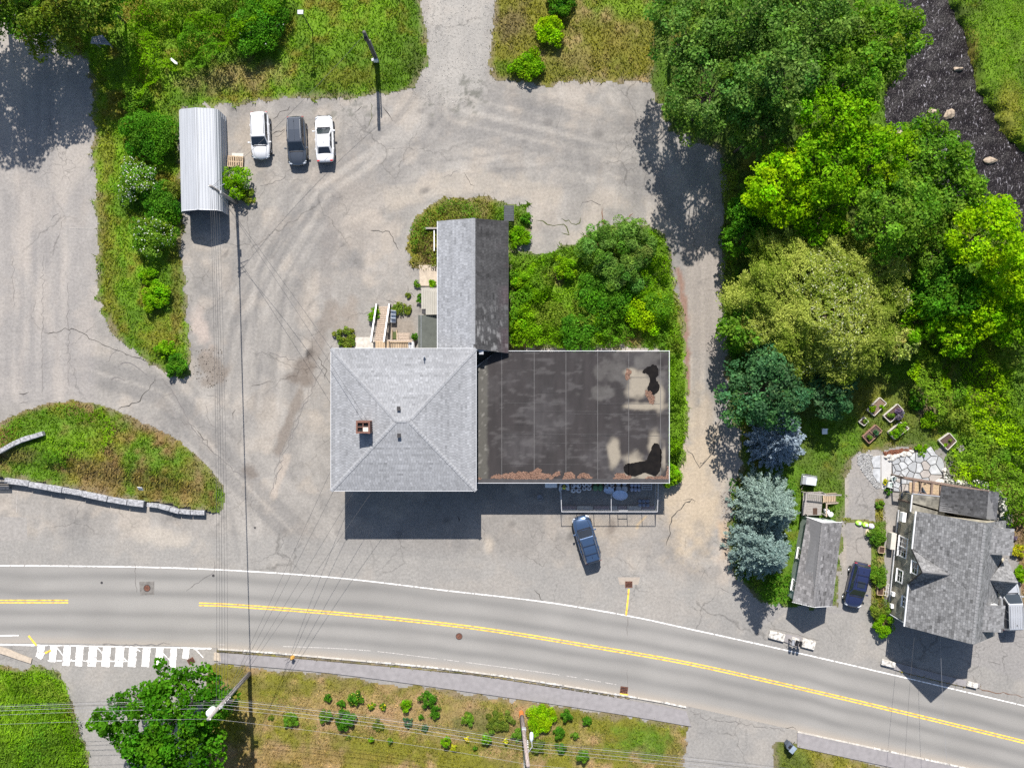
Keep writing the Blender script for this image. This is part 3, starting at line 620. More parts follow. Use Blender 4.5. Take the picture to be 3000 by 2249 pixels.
def lawn(label, poly_px, base=LUSH, alt=OLIVE, dry=STRAW, dryness=0.2, blobs=(), hmax=0.12, edge=2.2, dens=46, bh=0.16, seed=0, mask=None, cell=0.16, ragged=0.55, glabel=None, hfun=None):
    P = W2(poly_px); lo = np.maximum(P.min(0), (-54, -42)); hi = np.minimum(P.max(0), (54, 42))
    gx = np.arange(lo[0] - .5, hi[0] + .5, cell); gy = np.arange(lo[1] - .5, hi[1] + .5, cell)
    X, Y = np.meshgrid(gx, gy); x = X.ravel(); y = Y.ravel()
    wx = x + (fbm(x, y, 1.3, 3, seed + 40) - .5) * ragged * 2; wy = y + (fbm(x, y, 1.3, 3, seed + 41) - .5) * ragged * 2
    ins = inpoly(wx, wy, P)
    if mask is not None: ins &= mask(x, y)
    d = segdist(x, y, P, True)
    def height(x, y, d):
        h = sstep(0, edge, d) * hmax
        if hfun is not None: h = hfun(x, y, d)
        return gh(x, y) + 0.012 + h
    z = height(x, y, d) + (fbm(x, y, .9, 3, seed + 9) - .5) * 0.10 * sstep(0.2, 1.4, d)
    col = rim(lawn_color(x, y, base, alt, dry, dryness, blobs, seed), x, y, d, seed)
    n, m = len(gx), len(gy); I = np.arange(n * m).reshape(m, n)
    Q = np.stack([I[:-1, :-1], I[:-1, 1:], I[1:, 1:], I[1:, :-1]], -1).reshape(-1, 4)
    Q = Q[ins[Q].sum(1) >= 3]
    used = np.unique(Q); re = np.zeros(n * m, int); re[used] = np.arange(len(used))
    o = npmesh('lawn', np.stack([x, y, z], 1)[used], re[Q], M_soil, col=col[used] * 0.75, smooth=True)
    tag(o, label, kind='structure')
    area = len(Q) * cell * cell; N = int(area * dens)
    tx = rng.uniform(lo[0], hi[0], int(N * 1.0 * (hi[0] - lo[0]) * (hi[1] - lo[1]) / max(area, 1)) + 10); ty = rng.uniform(lo[1], hi[1], len(tx))
    wx = tx + (fbm(tx, ty, 1.3, 3, seed + 40) - .5) * ragged * 2.6; wy = ty + (fbm(tx, ty, 1.3, 3, seed + 41) - .5) * ragged * 2.6
    k = inpoly(wx, wy, P)
    if mask is not None: k &= mask(tx, ty)
    tx, ty = tx[k], ty[k]; td = segdist(tx, ty, P, True)
    k = rng.random(len(tx)) < .25 + .75 * sstep(0, .8, td + (fbm(tx, ty, 1.1, 3, seed + 60) - .5) * 1.2); tx, ty, td = tx[k], ty[k], td[k]
    tz = height(tx, ty, td) - 0.02
    tc = rim(lawn_color(tx, ty, base, alt, dry, dryness, blobs, seed), tx, ty, td + .35, seed)
    clump = fbm(tx, ty, 1.6, 3, seed + 77)
    L = bh * (0.6 + 0.9 * clump) * rng.uniform(.6, 1.4, len(tx)); a = rng.uniform(0, 2 * np.pi, len(tx)); w = 0.028 + 0.05 * rng.random(len(tx))
    a2 = a + np.pi / 2 + rng.normal(0, .5, len(tx)); lean = rng.uniform(.35, 1.1, len(tx)) * L
    b0 = np.stack([tx - np.cos(a) * w, ty - np.sin(a) * w, tz], 1); b1 = np.stack([tx + np.cos(a) * w, ty + np.sin(a) * w, tz], 1)
    tp = np.stack([tx + np.cos(a2) * lean, ty + np.sin(a2) * lean, tz + L * .9], 1)
    V = np.stack([b0, b1, tp], 1).reshape(-1, 3); F = np.arange(len(V)).reshape(-1, 3)
    j = rng.uniform(.7, 1.4, (len(tx), 1)) * (0.8 + .5 * clump[:, None]); cc = np.repeat(tc * j, 3, 0)
    tag(npmesh('grass', V, F, M_grass, col=cc), glabel or ('blades of grass on the ' + label), kind='stuff')

NOSTREAM = lambda x, y: stream_d(x, y) > 0.25
lawn('long grass bank of the verge above the parking lot', [(-40, -60), (-40, 20), (60, 62), (150, 112), (230, 165), (262, 205), (272, 300), (278, 560), (283, 700), (287, 870), (300, 920), (340, 985), (400, 1035), (470, 1085), (530, 1108), (562, 1105), (560, 1060), (550, 950), (545, 850), (535, 740), (530, 660), (528, 340), (545, 312), (700, 305), (760, 297), (850, 288), (1000, 286), (1180, 277), (1212, 255), (1245, 200), (1257, 140), (1240, 70), (1225, -60)],
     LUSH, BRIGHT, OLIVE, 0.35, [(640, 235, 170, 50, (0.20, 0.165, 0.06), .8), (760, 215, 120, 40, STRAW, .45), (1010, 110, 150, 70, BRIGHT, .5), (1020, 230, 110, 50, OLIVE, .6), (320, 800, 30, 200, OLIVE, .7), (310, 450, 40, 180, OLIVE, .7), (330, 920, 40, 60, OLIVE, .5), (470, 980, 60, 80, OLIVE, .8), (300, 650, 20, 120, (0.17, .13, .04), .6), (520, 900, 25, 150, (0.16, .11, .03), .6), (1220, 190, 40, 90, (0.07, 0.09, .02), .6), (700, 285, 60, 12, YEL, .5)], seed=100, hmax=.2, bh=.24, dens=60)
lawn('grass patch right of the gravel drive', [(1470, -60), (1450, 0), (1445, 60), (1435, 130), (1438, 200), (1455, 237), (1530, 242), (1600, 251), (1700, 244), (1890, 241), (1930, 200), (1930, -60)],
     OLIVE, (0.16, .165, .025), STRAW, 0.2, [(1500, 80, 60, 80, (0.17, .13, .06), .8), (1700, 170, 90, 40, (0.24, .19, .07), .6), (1850, 20, 120, 40, BRIGHT, .7), (1480, 200, 40, 40, LUSH, .7), (1800, 120, 60, 60, (0.22, .18, .04), .5)], seed=120, hmax=.15, bh=.22, dens=56)
def isl_h(x, y, d):
    top = 1.0 * sstep(0, 5.0, d)
    return np.minimum(top, 0.75) + 0.35 * (1 - sstep(0.2, 1.6, segdist(x, y, W2([(0, 1400), (60, 1402), (180, 1424), (270, 1443), (350, 1460), (430, 1468), (540, 1485), (600, 1495)]))))
lawn('grassy mound island between the lot and the road', [(-60, 1260), (0, 1236), (60, 1206), (130, 1181), (215, 1172), (265, 1173), (330, 1196), (420, 1236), (520, 1286), (575, 1330), (620, 1380), (658, 1425), (664, 1450), (655, 1482), (640, 1500), (600, 1494), (540, 1484), (430, 1467), (350, 1459), (270, 1442), (180, 1422), (60, 1401), (-60, 1396)],
     LUSH, OLIVE, (0.19, .13, .05), 0.45, [(300, 1400, 150, 60, BROWN, .8), (250, 1260, 100, 60, LUSH, .8), (110, 1240, 90, 40, LUSH, .9), (480, 1420, 130, 60, (0.16, .12, .03), .8), (560, 1460, 60, 30, (0.24, .16, .06), .7), (230, 1300, 130, 40, BRIGHT, .7), (430, 1240, 80, 20, (.2, .16, .08), .5), (60, 1330, 60, 30, BROWN, .6), (350, 1280, 60, 30, OLIVE, .6), (590, 1370, 30, 50, (.22, .17, .08), .6)], seed=140, hfun=isl_h, bh=.26, dens=62, ragged=.25)
lawn('weedy grass around the end of the long wing', [(1195, 780), (1193, 700), (1212, 640), (1268, 592), (1330, 572), (1410, 576), (1480, 590), (1548, 600), (1557, 650), (1557, 700), (1530, 716), (1500, 745), (1280, 790)],
     LUSH, OLIVE, (0.2, .17, .06), 0.3, [(1350, 605, 70, 30, (.17, .17, .05), .7), (1250, 720, 25, 60, (.12, .07, .04), .6)], seed=160, hmax=.15, bh=.3, dens=70)
lawn('overgrown courtyard beside the flat roof', [(1488, 730), (1560, 742), (1700, 702), (1760, 667), (1900, 660), (1958, 700), (1972, 800), (1993, 880), (2008, 960), (2014, 1100), (2017, 1200), (2010, 1320), (1985, 1400), (1948, 1432), (1938, 1412), (1936, 1020), (1488, 1020)],
     BRIGHT, LUSH, BROWN, 0.05, [(1630, 815, 25, 25, (0.3, .17, .1), .7), (1880, 830, 50, 30, (.25, .2, .17), .7), (1985, 900, 20, 120, OLIVE, .6)], seed=180, hmax=.2, bh=.34, dens=60)
lawn('wooded slope and garden east of the lane', [(1895, 240), (1960, 380), (2060, 420), (2112, 440), (2122, 560), (2116, 700), (2116, 900), (2126, 1050), (2134, 1200), (2172, 1290), (2160, 1400), (2140, 1480), (2136, 1600), (2150, 1680), (2190, 1730), (2230, 1765), (2300, 1782), (2330, 1778), (2452, 1782), (2458, 1700), (2467, 1540), (2475, 1480), (2480, 1400), (2495, 1340), (2515, 1325), (2640, 1312), (2770, 1320), (2800, 1400), (2930, 1440), (2960, 1500), (3100, 1540), (3160, -60), (1895, -60)],
     LUSH, (0.085, .13, .018), OLIVE, 0.2, [(2600, 1180, 130, 90, (0.115, .135, .02), .8), (2540, 1160, 60, 60, OLIVE, .6), (2930, 150, 110, 180, BRIGHT, .7), (2960, 330, 50, 110, (0.22, .22, .03), .8), (2850, 150, 20, 60, (.25, .16, .04), .6), (2700, 1170, 20, 60, (.25, .19, .13), .7), (2720, 1210, 30, 30, (.2, .14, .1), .6), (2230, 200, 350, 300, DEEP, .6), (2350, 900, 250, 300, DEEP, .7), (2150, 1500, 25, 150, (.12, .08, .05), .5), (2740, 1280, 30, 20, OLIVE, .5)], seed=200, mask=NOSTREAM, hmax=.06, bh=.2, dens=40)
lawn('planted bed along the house drive', [(2556, 1525), (2600, 1520), (2592, 1640), (2596, 1790), (2612, 1835), (2590, 1850), (2566, 1850), (2552, 1790), (2548, 1650)], LUSH, OLIVE, STRAW, .4, seed=220, bh=.25, dens=70, ragged=.15)
lawn('small planted bed at the house corner by the drive', [(2563, 1460), (2592, 1462), (2592, 1532), (2560, 1528)], LUSH, OLIVE, STRAW, .2, seed=222, bh=.25, dens=70, ragged=.1)
lawn('flower bed at the right edge beside the house', [(2968, 1470), (3100, 1480), (3100, 1790), (2996, 1780), (2978, 1640), (2962, 1560)], LUSH, BROWN, (.25, .16, .1), .4, seed=225, bh=.25, dens=60, ragged=.15)
lawn('weedy strip across the house drive', [(2466, 1512), (2560, 1524), (2556, 1544), (2500, 1530), (2464, 1528)], LUSH, OLIVE, STRAW, .3, seed=228, bh=.22, dens=70, ragged=.12)
lawn('lush grass left of the side street', [(-60, 1942), (0, 1946), (60, 1958), (118, 1950), (160, 1960), (195, 2000), (215, 2060), (235, 2130), (255, 2200), (266, 2249), (270, 2320), (-60, 2320)], LUSH, BRIGHT, OLIVE, .15, [(30, 1955, 60, 10, (.22, .16, .06), .8), (220, 2080, 15, 90, (.2, .14, .07), .6), (60, 2140, 130, 40, BRIGHT, .5)], seed=240, hmax=.25, bh=.34, dens=75)
lawn('dry grass strip below the pavement', [(610, 1936), (645, 1944), (1000, 1978), (1500, 2047), (1800, 2091), (1990, 2114), (2022, 2128), (2012, 2180), (2000, 2240), (1990, 2320), (600, 2320), (600, 1990)], OLIVE, (0.17, .15, .035), (0.33, .225, .11), .42,
     [(1000, 2080, 330, 70, (0.36, .235, .12), .6), (1300, 2100, 250, 70, (0.34, .225, .12), .55), (1880, 2170, 110, 60, LUSH, .9), (900, 2220, 300, 40, (.22, .16, .04), .6), (700, 2000, 80, 40, (.15, .13, .03), .7), (1400, 2120, 90, 40, (.07, .1, .015), .7), (1700, 2200, 40, 60, (.33, .24, .12), .5), (850, 2010, 200, 20, (.14, .13, .03), .6)], seed=260, hmax=.08, bh=.15, dens=62)
lawn('grass corner at the bottom right', [(2262, 2185), (2275, 2168), (2310, 2170), (2420, 2200), (2560, 2238), (2640, 2262), (2640, 2320), (2266, 2320)], (0.10, .13, .02), OLIVE, (.25, .2, .07), .25, seed=280, bh=.2, dens=60, ragged=.12)
lawn('thin grass line between the kerb and the pavement', [(632, 1901), (1000, 1931), (1407, 1972), (1850, 2043), (1850, 2048), (1407, 1979), (1000, 1941), (632, 1909)], (0.07, .075, .02), OLIVE, (.16, .13, .06), .3, seed=300, hmax=0.09, edge=.05, bh=.10, dens=70, ragged=.05, cell=.12)
lawn('grass rim of the kerbed strip before the house', [(2600, 1950), (2720, 1978), (2860, 2008), (2874, 2000), (2868, 2016), (2840, 2016), (2740, 1994), (2640, 1969)], (0.10, .10, .02), OLIVE, (.28, .13, .06), .4, seed=310, hmax=.12, edge=.1, bh=.12, dens=60, ragged=.06, cell=.12)

# stream water and stones
def water():
    gx = np.arange(26, 56, .3); gy = np.arange(9, 42, .3); X, Y = np.meshgrid(gx, gy); x = X.ravel(); y = Y.ravel()
    ok = stream_d(x, y) < 1.2; n, m = len(gx), len(gy); I = np.arange(n * m).reshape(m, n)
    Q = np.stack([I[:-1, :-1], I[:-1, 1:], I[1:, 1:], I[1:, :-1]], -1).reshape(-1, 4); Q = Q[ok[Q].all(1)]
    z = -0.75 + (fbm(x, y, 1.1, 4, 71) - .5) * .28
    used = np.unique(Q); re = np.zeros(n * m, int); re[used] = np.arange(len(used))
    m_, nt, b = _mat('stream_water'); b.inputs['Roughness'].default_value = 0.38; b.inputs['Specular IOR Level'].default_value = 0.18
    geo = nt.nodes.new('ShaderNodeNewGeometry')
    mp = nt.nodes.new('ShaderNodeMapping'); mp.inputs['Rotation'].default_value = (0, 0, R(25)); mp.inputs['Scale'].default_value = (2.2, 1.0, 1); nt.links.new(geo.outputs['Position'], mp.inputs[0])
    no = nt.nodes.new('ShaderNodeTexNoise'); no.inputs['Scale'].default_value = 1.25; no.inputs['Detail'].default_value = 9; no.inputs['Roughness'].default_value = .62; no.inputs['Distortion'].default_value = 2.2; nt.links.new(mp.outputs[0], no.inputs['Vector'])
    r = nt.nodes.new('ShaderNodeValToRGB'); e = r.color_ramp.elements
    e[0].position = .50; e[0].color = (0.010, 0.008, 0.009, 1); e[1].position = .67; e[1].color = (0.30, 0.29, 0.32, 1); q = e.new(.60); q.color = (0.028, 0.022, 0.023, 1)  # pale end of the ramp: foam plus ripple glints painted into the water colour
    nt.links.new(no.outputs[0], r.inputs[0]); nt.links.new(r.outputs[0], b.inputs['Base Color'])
    n2 = nt.nodes.new('ShaderNodeTexNoise'); n2.inputs['Scale'].default_value = 3.5; n2.inputs['Detail'].default_value = 5; n2.inputs['Distortion'].default_value = 1; nt.links.new(mp.outputs[0], n2.inputs['Vector'])
    bp = nt.nodes.new('ShaderNodeBump'); bp.inputs['Strength'].default_value = .6; bp.inputs['Distance'].default_value = .15; nt.links.new(n2.outputs[0], bp.inputs['Height']); nt.links.new(bp.outputs[0], b.inputs['Normal'])
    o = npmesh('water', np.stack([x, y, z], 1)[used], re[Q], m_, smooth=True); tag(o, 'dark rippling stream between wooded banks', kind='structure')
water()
def rock_geo(c, r, seed=0, flat=.6, nrm=.25):
    g = G(); bm = bmesh.new(); bmesh.ops.create_icosphere(bm, subdivisions=2, radius=1.0); rs = random.Random(seed)
    ph = [rs.uniform(0, 6) for _ in range(6)]
    v = []
    for p in bm.verts:
        q = p.co; k = 1 + nrm * (math.sin(q.x * 2.3 + ph[0]) * math.cos(q.y * 2.9 + ph[1]) + .6 * math.sin(q.z * 4 + ph[2] + q.x * 3))
        v.append((c[0] + q.x * r[0] * k, c[1] + q.y * r[1] * k, c[2] + q.z * r[2] * flat * k))
    f = [tuple(l.index for l in p.verts) for p in bm.faces]; bm.free(); return g.add(v, f)
M_rock = pmat('river_rock', (0.22, 0.17, 0.125), 0.8, .3, 3, c2=(.36, .29, .22), bump=.4)
for k, (px, py, rx, ry, lb) in enumerate([(2732, 327, .48, .33, 'rounded tan boulder in the middle of the stream'), (2783, 335, .50, .55, 'pointed tan boulder right of the round one in the stream'), (2636, 392, .45, .4, 'pale boulder at the left bank of the stream under branches'), (2902, 470, .7, .3, 'low wet rock further down the stream'), (2808, 202, .55, .25, 'flat wet rock near the right bank of the stream')]):
    c_ = W(px, py, -.6); tag(obj('boulder', rock_geo((c_[0], c_[1], -.72), (rx, ry, .5), k), M_rock, smooth=False), lb, 'boulder', 'boulders in the stream')

# ------------------------------------------------------------------ leaves, shrubs and trees
def leaf_quads(P, N, L, Wd, tang=None):
    n = len(P); N = N / (np.linalg.norm(N, axis=1)[:, None] + 1e-9)
    if tang is None: tang = rng.normal(size=(n, 3))
    T = tang - (tang * N).sum(1)[:, None] * N; T /= np.linalg.norm(T, axis=1)[:, None] + 1e-9
    B = np.cross(N, T); L = np.reshape(L, (-1, 1)); Wd = np.reshape(Wd, (-1, 1))
    V = np.stack([P - T * L / 2, P + B * Wd / 2 + T * L * .08, P + T * L / 2 - N * L * .12, P - B * Wd / 2 + T * L * .08], 1).reshape(-1, 3)
    return V, np.arange(len(V)).reshape(-1, 4)
def unit(n, zlo=-1.0):
    z = rng.uniform(zlo, 1, n); a = rng.uniform(0, 2 * np.pi, n); r = np.sqrt(1 - z * z); return np.stack([r * np.cos(a), r * np.sin(a), z], 1)
def clump_leaves(C, Rr, n, leaf, pal, jit=.22, up=.45, inner=.55, zlo=-.45, squash=.8):
    """C (k,3) clump centres, Rr (k,) radii; n leaves; pal two colours"""
    k = len(C); p = Rr ** 2; p = p / p.sum(); idx = rng.choice(k, n, p=p)
    d = unit(n, zlo); rr = inner + (1 - inner) * rng.random(n) ** .6
    P = C[idx] + d * (Rr[idx] * rr)[:, None] * np.array((1, 1, squash))
    N = d * .6 + np.array((0, 0, up)) + rng.normal(0, .5, (n, 3))
    s = rng.uniform(.55, 1.45, n) * rng.uniform(.8, 1.2, k)[idx]
    V, F = leaf_quads(P, N, leaf[0] * s, leaf[1] * s)
    m = np.clip(rng.random(k)[idx] * .8 + rng.normal(.1, .22, n), 0, 1)[:, None]
    c = np.array(pal[0]) * (1 - m) + np.array(pal[1]) * m
    c = c * (1 + rng.normal(0, .10, (k, 3)) * np.array((.8, .7, 1.2)))[idx]                      # clumps differ a little in hue
    c = c * 1.15 * np.clip(1 + rng.normal(0, jit, (n, 1)), .45, 1.7)
    return V, F, np.repeat(c, 4, 0)
def merge(parts):
    V = []; Fs = []; C = []; o = 0
    for v, f, c in parts: V.append(v); Fs.append(f + o); C.append(c); o += len(v)
    return np.concatenate(V), np.concatenate(Fs), np.concatenate(C)
def crown_clumps(c, r, rz, k, frac=.30, seed=0, zlo=-.35, mod=1.0):
    d = unit(k, zlo); az = np.arctan2(d[:, 1], d[:, 0])
    f = 1 + mod * (.14 * np.sin(az * 3 + seed) + .10 * np.sin(az * 5 + seed * 2.3) + .08 * np.sin(az * 9 + seed))
    rad = rng.uniform(.35, 1.08, k) ** .5 * f
    Rr = r * frac * rng.uniform(.7, 1.3, k)
    C = np.array(c) + d * np.stack([(r - Rr * .6) * rad, (r - Rr * .6) * rad, (rz - Rr * .5) * rad], 1)
    return C, Rr
def trunk_geo(base, c, r0, C, nb=14, seed=0):
    g = G(); base = Vector(base); c = Vector(c); rs = random.Random(seed)
    mid = base.lerp(c, .5) + Vector((rs.uniform(-.2, .2), rs.uniform(-.2, .2), 0))
    top = c + Vector((0, 0, .3))
    g.tube([base, mid, top], [r0, r0 * .75, r0 * .4], 8)
    for k in rs.sample(range(len(C)), min(nb, len(C))):
        e = Vector(C[k]); s = base.lerp(top, rs.uniform(.55, .95)); m = s.lerp(e, .5) + Vector((0, 0, .25))
        g.tube([s, m, e], [r0 * .32, r0 * .2, r0 * .06], 5)
    return g
FOLIAGE = {
 'dark': ((0.055, 0.130, 0.020), (0.165, 0.275, 0.055)), 'sage': ((0.07, 0.165, 0.022), (0.18, 0.30, 0.06)), 'mid': ((0.060, 0.150, 0.012), (0.165, 0.29, 0.030)), 'bright': ((0.085, 0.205, 0.005), (0.20, 0.385, 0.010)),
 'lime': ((0.135, 0.28, 0.004), (0.30, 0.49, 0.008)), 'olive': ((0.09, 0.14, 0.018), (0.19, 0.24, 0.035)), 'bluegreen': ((0.035, 0.10, 0.040), (0.09, 0.19, 0.075)),
 'pale': ((0.24, 0.29, 0.05), (0.50, 0.53, 0.17)), 'glossy': ((0.035, 0.125, 0.008), (0.10, 0.25, 0.018)), 'yellow': ((0.28, 0.33, 0.02), (0.48, 0.46, 0.03)), 'maple': ((0.026, 0.105, 0.005), (0.075, 0.21, 0.010)), 'purple': ((0.10, 0.08, 0.12), (0.22, 0.2, 0.27))}
def tree(label, px, py, zc, rpx, pal, rz=None, leaf=(.26, .17), group=None, name='tree', k=None, cover=1.95, r0=None, frac=.18):
    c = W(px, py, zc); r = rpx / PPM * (CAM_H - zc) / CAM_H; rz = rz or r * .85
    t = thing(name, label, 'tree', (c[0], c[1], float(gh(np.array([c[0]]), np.array([c[1]]))[0])), 0, group)
    k = k or int(50 + r * 17); C, Rr = crown_clumps(c, r, rz, k, frac, px * .01)
    n = int(cover * 2 * np.pi * r * r / (leaf[0] * leaf[1] * .5))
    V, F, cc = clump_leaves(C, Rr, n, leaf, FOLIAGE[pal])
    obj('trunk', trunk_geo((c[0], c[1], t.location.z - .2), c, r0 or max(.12, r * .05), C, 16, int(px)), M_bark, t, smooth=True)
    npmesh('crown', V, F, M_leaf, t, cc)
    return t
def shrub(label, px, py, rpx, h, pal, leaf=(.16, .11), group=None, name='shrub', cat='shrub', cover=2.2, frac=.27, flowers=None, fl_n=120, k=None, ry=None):
    c = W(px, py, h * .5); r = rpx / PPM
    z0 = float(gh(np.array([c[0]]), np.array([c[1]]))[0])
    t = thing(name, label, cat, (c[0], c[1], z0), 0, group)
    cen = np.array((c[0], c[1], z0 + h * .48)); k = k or int(14 + r * 16)
    C, Rr = crown_clumps(cen, r, h * .5, k, frac, px * .1, -.2)
    if ry: C[:, 1] = cen[1] + (C[:, 1] - cen[1]) * ry
    Rr = np.minimum(Rr, h * .5)
    n = int(cover * 2 * np.pi * r * max(r, h * .5) / (leaf[0] * leaf[1] * .5))
    V, F, cc = clump_leaves(C, Rr, n, leaf, FOLIAGE[pal])
    g = G()
    for q in range(min(len(C), 6)): g.tube([(c[0] + rng.normal(0, .05), c[1] + rng.normal(0, .05), z0 - .05), tuple(C[q])], [.03, .012], 5)
    obj('stem', g, M_bark, t); npmesh('foliage', V, F, M_leaf, t, cc)
    if flowers is not None:
        i = rng.choice(len(C), fl_n); d = unit(fl_n, .1); P = C[i] + d * (Rr[i] * 1.02)[:, None]
        V, F = leaf_quads(P, d + rng.normal(0, .3, (fl_n, 3)), np.full(fl_n, .13), np.full(fl_n, .12))
        cf = np.array(flowers) * rng.uniform(.8, 1.1, (fl_n, 1)); o = npmesh('blossom', V, F, M_leaf, t, np.repeat(cf, 4, 0)); o['kind'] = 'stuff'
    return t
def spruce(label, px, py, h, r, cols, tiers=15):
    b = W(px, py); t = thing('spruce_tree', label, 'tree', (b[0], b[1], 0), 0, 'blue spruces by the lane')
    obj('trunk', G().tube([(b[0], b[1], -.1), (b[0], b[1], h * .96)], [.2, .03], 8), M_bark, t)
    Ps, Ns, Ts, Ls, Cs = [], [], [], [], []
    for i in range(tiers):
        f = i / (tiers - 1); z = .7 + (h - .9) * f; rr = r * (1 - f) ** .8 + .12; nb = int(17 - 9 * f); off = rng.random() * 6
        for q in range(nb):
            a = off + 2 * np.pi * q / nb + rng.normal(0, .12); Lb = rr * rng.uniform(.78, 1.12); m = int(34 + 62 * Lb / 2)
            s = rng.random(m) ** .75; dirv = np.array((np.cos(a), np.sin(a), 0)); side = np.array((-np.sin(a), np.cos(a), 0))
            lat = rng.normal(0, 1, m) * .22 * Lb * (1.05 - s) * .8 + rng.normal(0, .05, m)
            P = np.array((b[0], b[1], z)) + dirv * (s * Lb)[:, None] + side * lat[:, None]; P[:, 2] += -.22 * (s ** 1.3) * Lb + .10 * s * s * Lb + rng.normal(0, .05, m)
            T = dirv * rng.uniform(.6, 1, m)[:, None] + side * (np.sign(lat) * rng.uniform(.2, .9, m))[:, None] + np.array((0, 0, 1)) * rng.normal(.1, .35, m)[:, None]
            Ps.append(P); Ts.append(T); Ns.append(np.array((0, 0, 1)) + rng.normal(0, .5, (m, 3))); Ls.append(rng.uniform(.16, .34, m))
            mm = np.clip(s * .7 + rng.normal(.15, .25, m), 0, 1)[:, None]; Cs.append((np.array(cols[0]) * (1 - mm) + np.array(cols[1]) * mm) * rng.uniform(.7, 1.3, (m, 1)))
    P, N, T, L, C = (np.concatenate(q) for q in (Ps, Ns, Ts, Ls, Cs))
    V, F = leaf_quads(P, N, L, L * .34, T); npmesh('crown', V, F, M_needle, t, np.repeat(C, 4, 0)); return t
def willow(label, px, py, zc, rx, ry, rz, cols, strands, per, group=None):
    """crown of streaming leafy strands over a lumpy dome"""
    c = W(px, py, zc); t = thing('tree', label, 'tree', (c[0], c[1], 0), 0, group); n = strands
    d = unit(n, -.3); az = np.arctan2(d[:, 1], d[:, 0]); el = d[:, 2]
    lump = fbm(d[:, 0] * 4.2 + 9, d[:, 1] * 4.2 + 5, 1.0, 4, 33)
    rad = .86 + .75 * (lump - .5) + rng.normal(0, .03, n) - .16 * (rng.random(n) < .3) * rng.random(n)
    S = c + d * rad[:, None] * np.array((rx, ry, rz))
    fl = fbm(S[:, 0], S[:, 1], .16, 2, 35) * 5.0
    D = np.stack([np.cos(fl) * .7 + d[:, 0] * .12 + .25, np.sin(fl) * .7 + d[:, 1] * .12 + .1, .10 - .45 * rng.random(n)], 1) + rng.normal(0, .35, (n, 3)); D /= np.linalg.norm(D, axis=1)[:, None]
    Ls = rng.uniform(.45, 1.1, n); s = rng.random((n, per)); P = S[:, None] + D[:, None] * (s * Ls[:, None])[..., None] + rng.normal(0, .13, (n, per, 3)); P[..., 2] -= .25 * (s ** 2)
    T = D[:, None] + rng.normal(0, .35, (n, per, 3)); N = np.array((0, 0, .8)) + d[:, None] * .3 + rng.normal(0, .45, (n, per, 3))
    P, T, N = (q.reshape(-1, 3) for q in (P, T, N)); m = len(P); V, F = leaf_quads(P, N, rng.uniform(.16, .30, m), rng.uniform(.06, .11, m), T)
    tone = np.repeat(np.clip(rng.normal(.45, .28, n) + (fbm(S[:, 0], S[:, 1], .35, 3, 36) - .5) * 1.4, 0, 1), per)[:, None]; cc = np.array(cols[0]) * (1 - tone) + np.array(cols[1]) * tone
    w = (rng.random((m, 1)) < .10) * sstep(.42, .62, np.repeat(fbm(S[:, 0], S[:, 1], .3, 3, 37), per))[:, None]; cc = cc * (1 - w) + np.array(cols[2]) * w
    cc = cc * rng.uniform(.65, 1.3, (m, 1))
    C = S[rng.choice(n, 40)]; obj('trunk', trunk_geo((c[0], c[1], -.2), c - (0, 0, 1), .5, C, 30, 4), M_bark, t, smooth=True)
    npmesh('crown', V, F, M_leaf, t, np.repeat(cc, 4, 0)); return t
def brush(label, poly_px, hfun, pal, dens=95, leaf=(.17, .11), seed=0, palfun=None, name='undergrowth', mask=None, zc=.6):
    """an uncountable mass of weeds and vines: leaves over a lumpy height field"""
    P = np.array([W(x, y, zc)[:2] for x, y in poly_px]); lo = np.maximum(P.min(0), (-54, -42)); hi = np.minimum(P.max(0), (54, 42)); n = int((hi[0] - lo[0]) * (hi[1] - lo[1]) * dens)
    x = rng.uniform(lo[0], hi[0], n); y = rng.uniform(lo[1], hi[1], n)
    k = inpoly(x + (fbm(x, y, .8, 3, seed) - .5) * 1.6, y + (fbm(x, y, .8, 3, seed + 1) - .5) * 1.6, P)
    if mask is not None: k &= mask(x, y)
    x, y = x[k], y[k]; n = len(x)
    def H(x, y): return hfun(x, y) * (1.75 * sstep(.22, .72, fbm(x, y, .42, 3, seed + 5))) + (fbm(x, y, 1.3, 2, seed + 6) - .5) * .8 * np.minimum(hfun(x, y), 1)
    e = .12; h = H(x, y); dx = (H(x + e, y) - h) / e; dy = (H(x, y + e) - h) / e
    z = gh(x, y) + np.maximum(h, .05) - rng.random(n) ** 2 * .35
    N = np.stack([-dx, -dy, np.ones(n)], 1); N /= np.linalg.norm(N, axis=1)[:, None]; N = N * .8 + rng.normal(0, .4, (n, 3))
    s = rng.uniform(.7, 1.4, n); V, F = leaf_quads(np.stack([x, y, z], 1), N, leaf[0] * s, leaf[1] * s)
    m = np.clip((fbm(x, y, .35, 3, seed + 8) - .3) * 2 + rng.normal(0, .25, n), 0, 1)[:, None]
    c = np.array(FOLIAGE[pal][0]) * (1 - m) + np.array(FOLIAGE[pal][1]) * m
    for q, (pn, th) in enumerate((('mid', .60), ('olive', .64), ('glossy', .62))):
        c = mixc(c, FOLIAGE[pn][1], sstep(th - .05, th + .05, fbm(x, y, .30, 3, seed + 30 + q * 4)) * .75)
    if palfun is not None: c = palfun(x, y, c)
    c = c * np.clip(1 + rng.normal(0, .2, (n, 1)), .5, 1.6)
    return tag(npmesh(name, V, F, M_leaf, None, np.repeat(c, 4, 0)), label, kind='stuff')
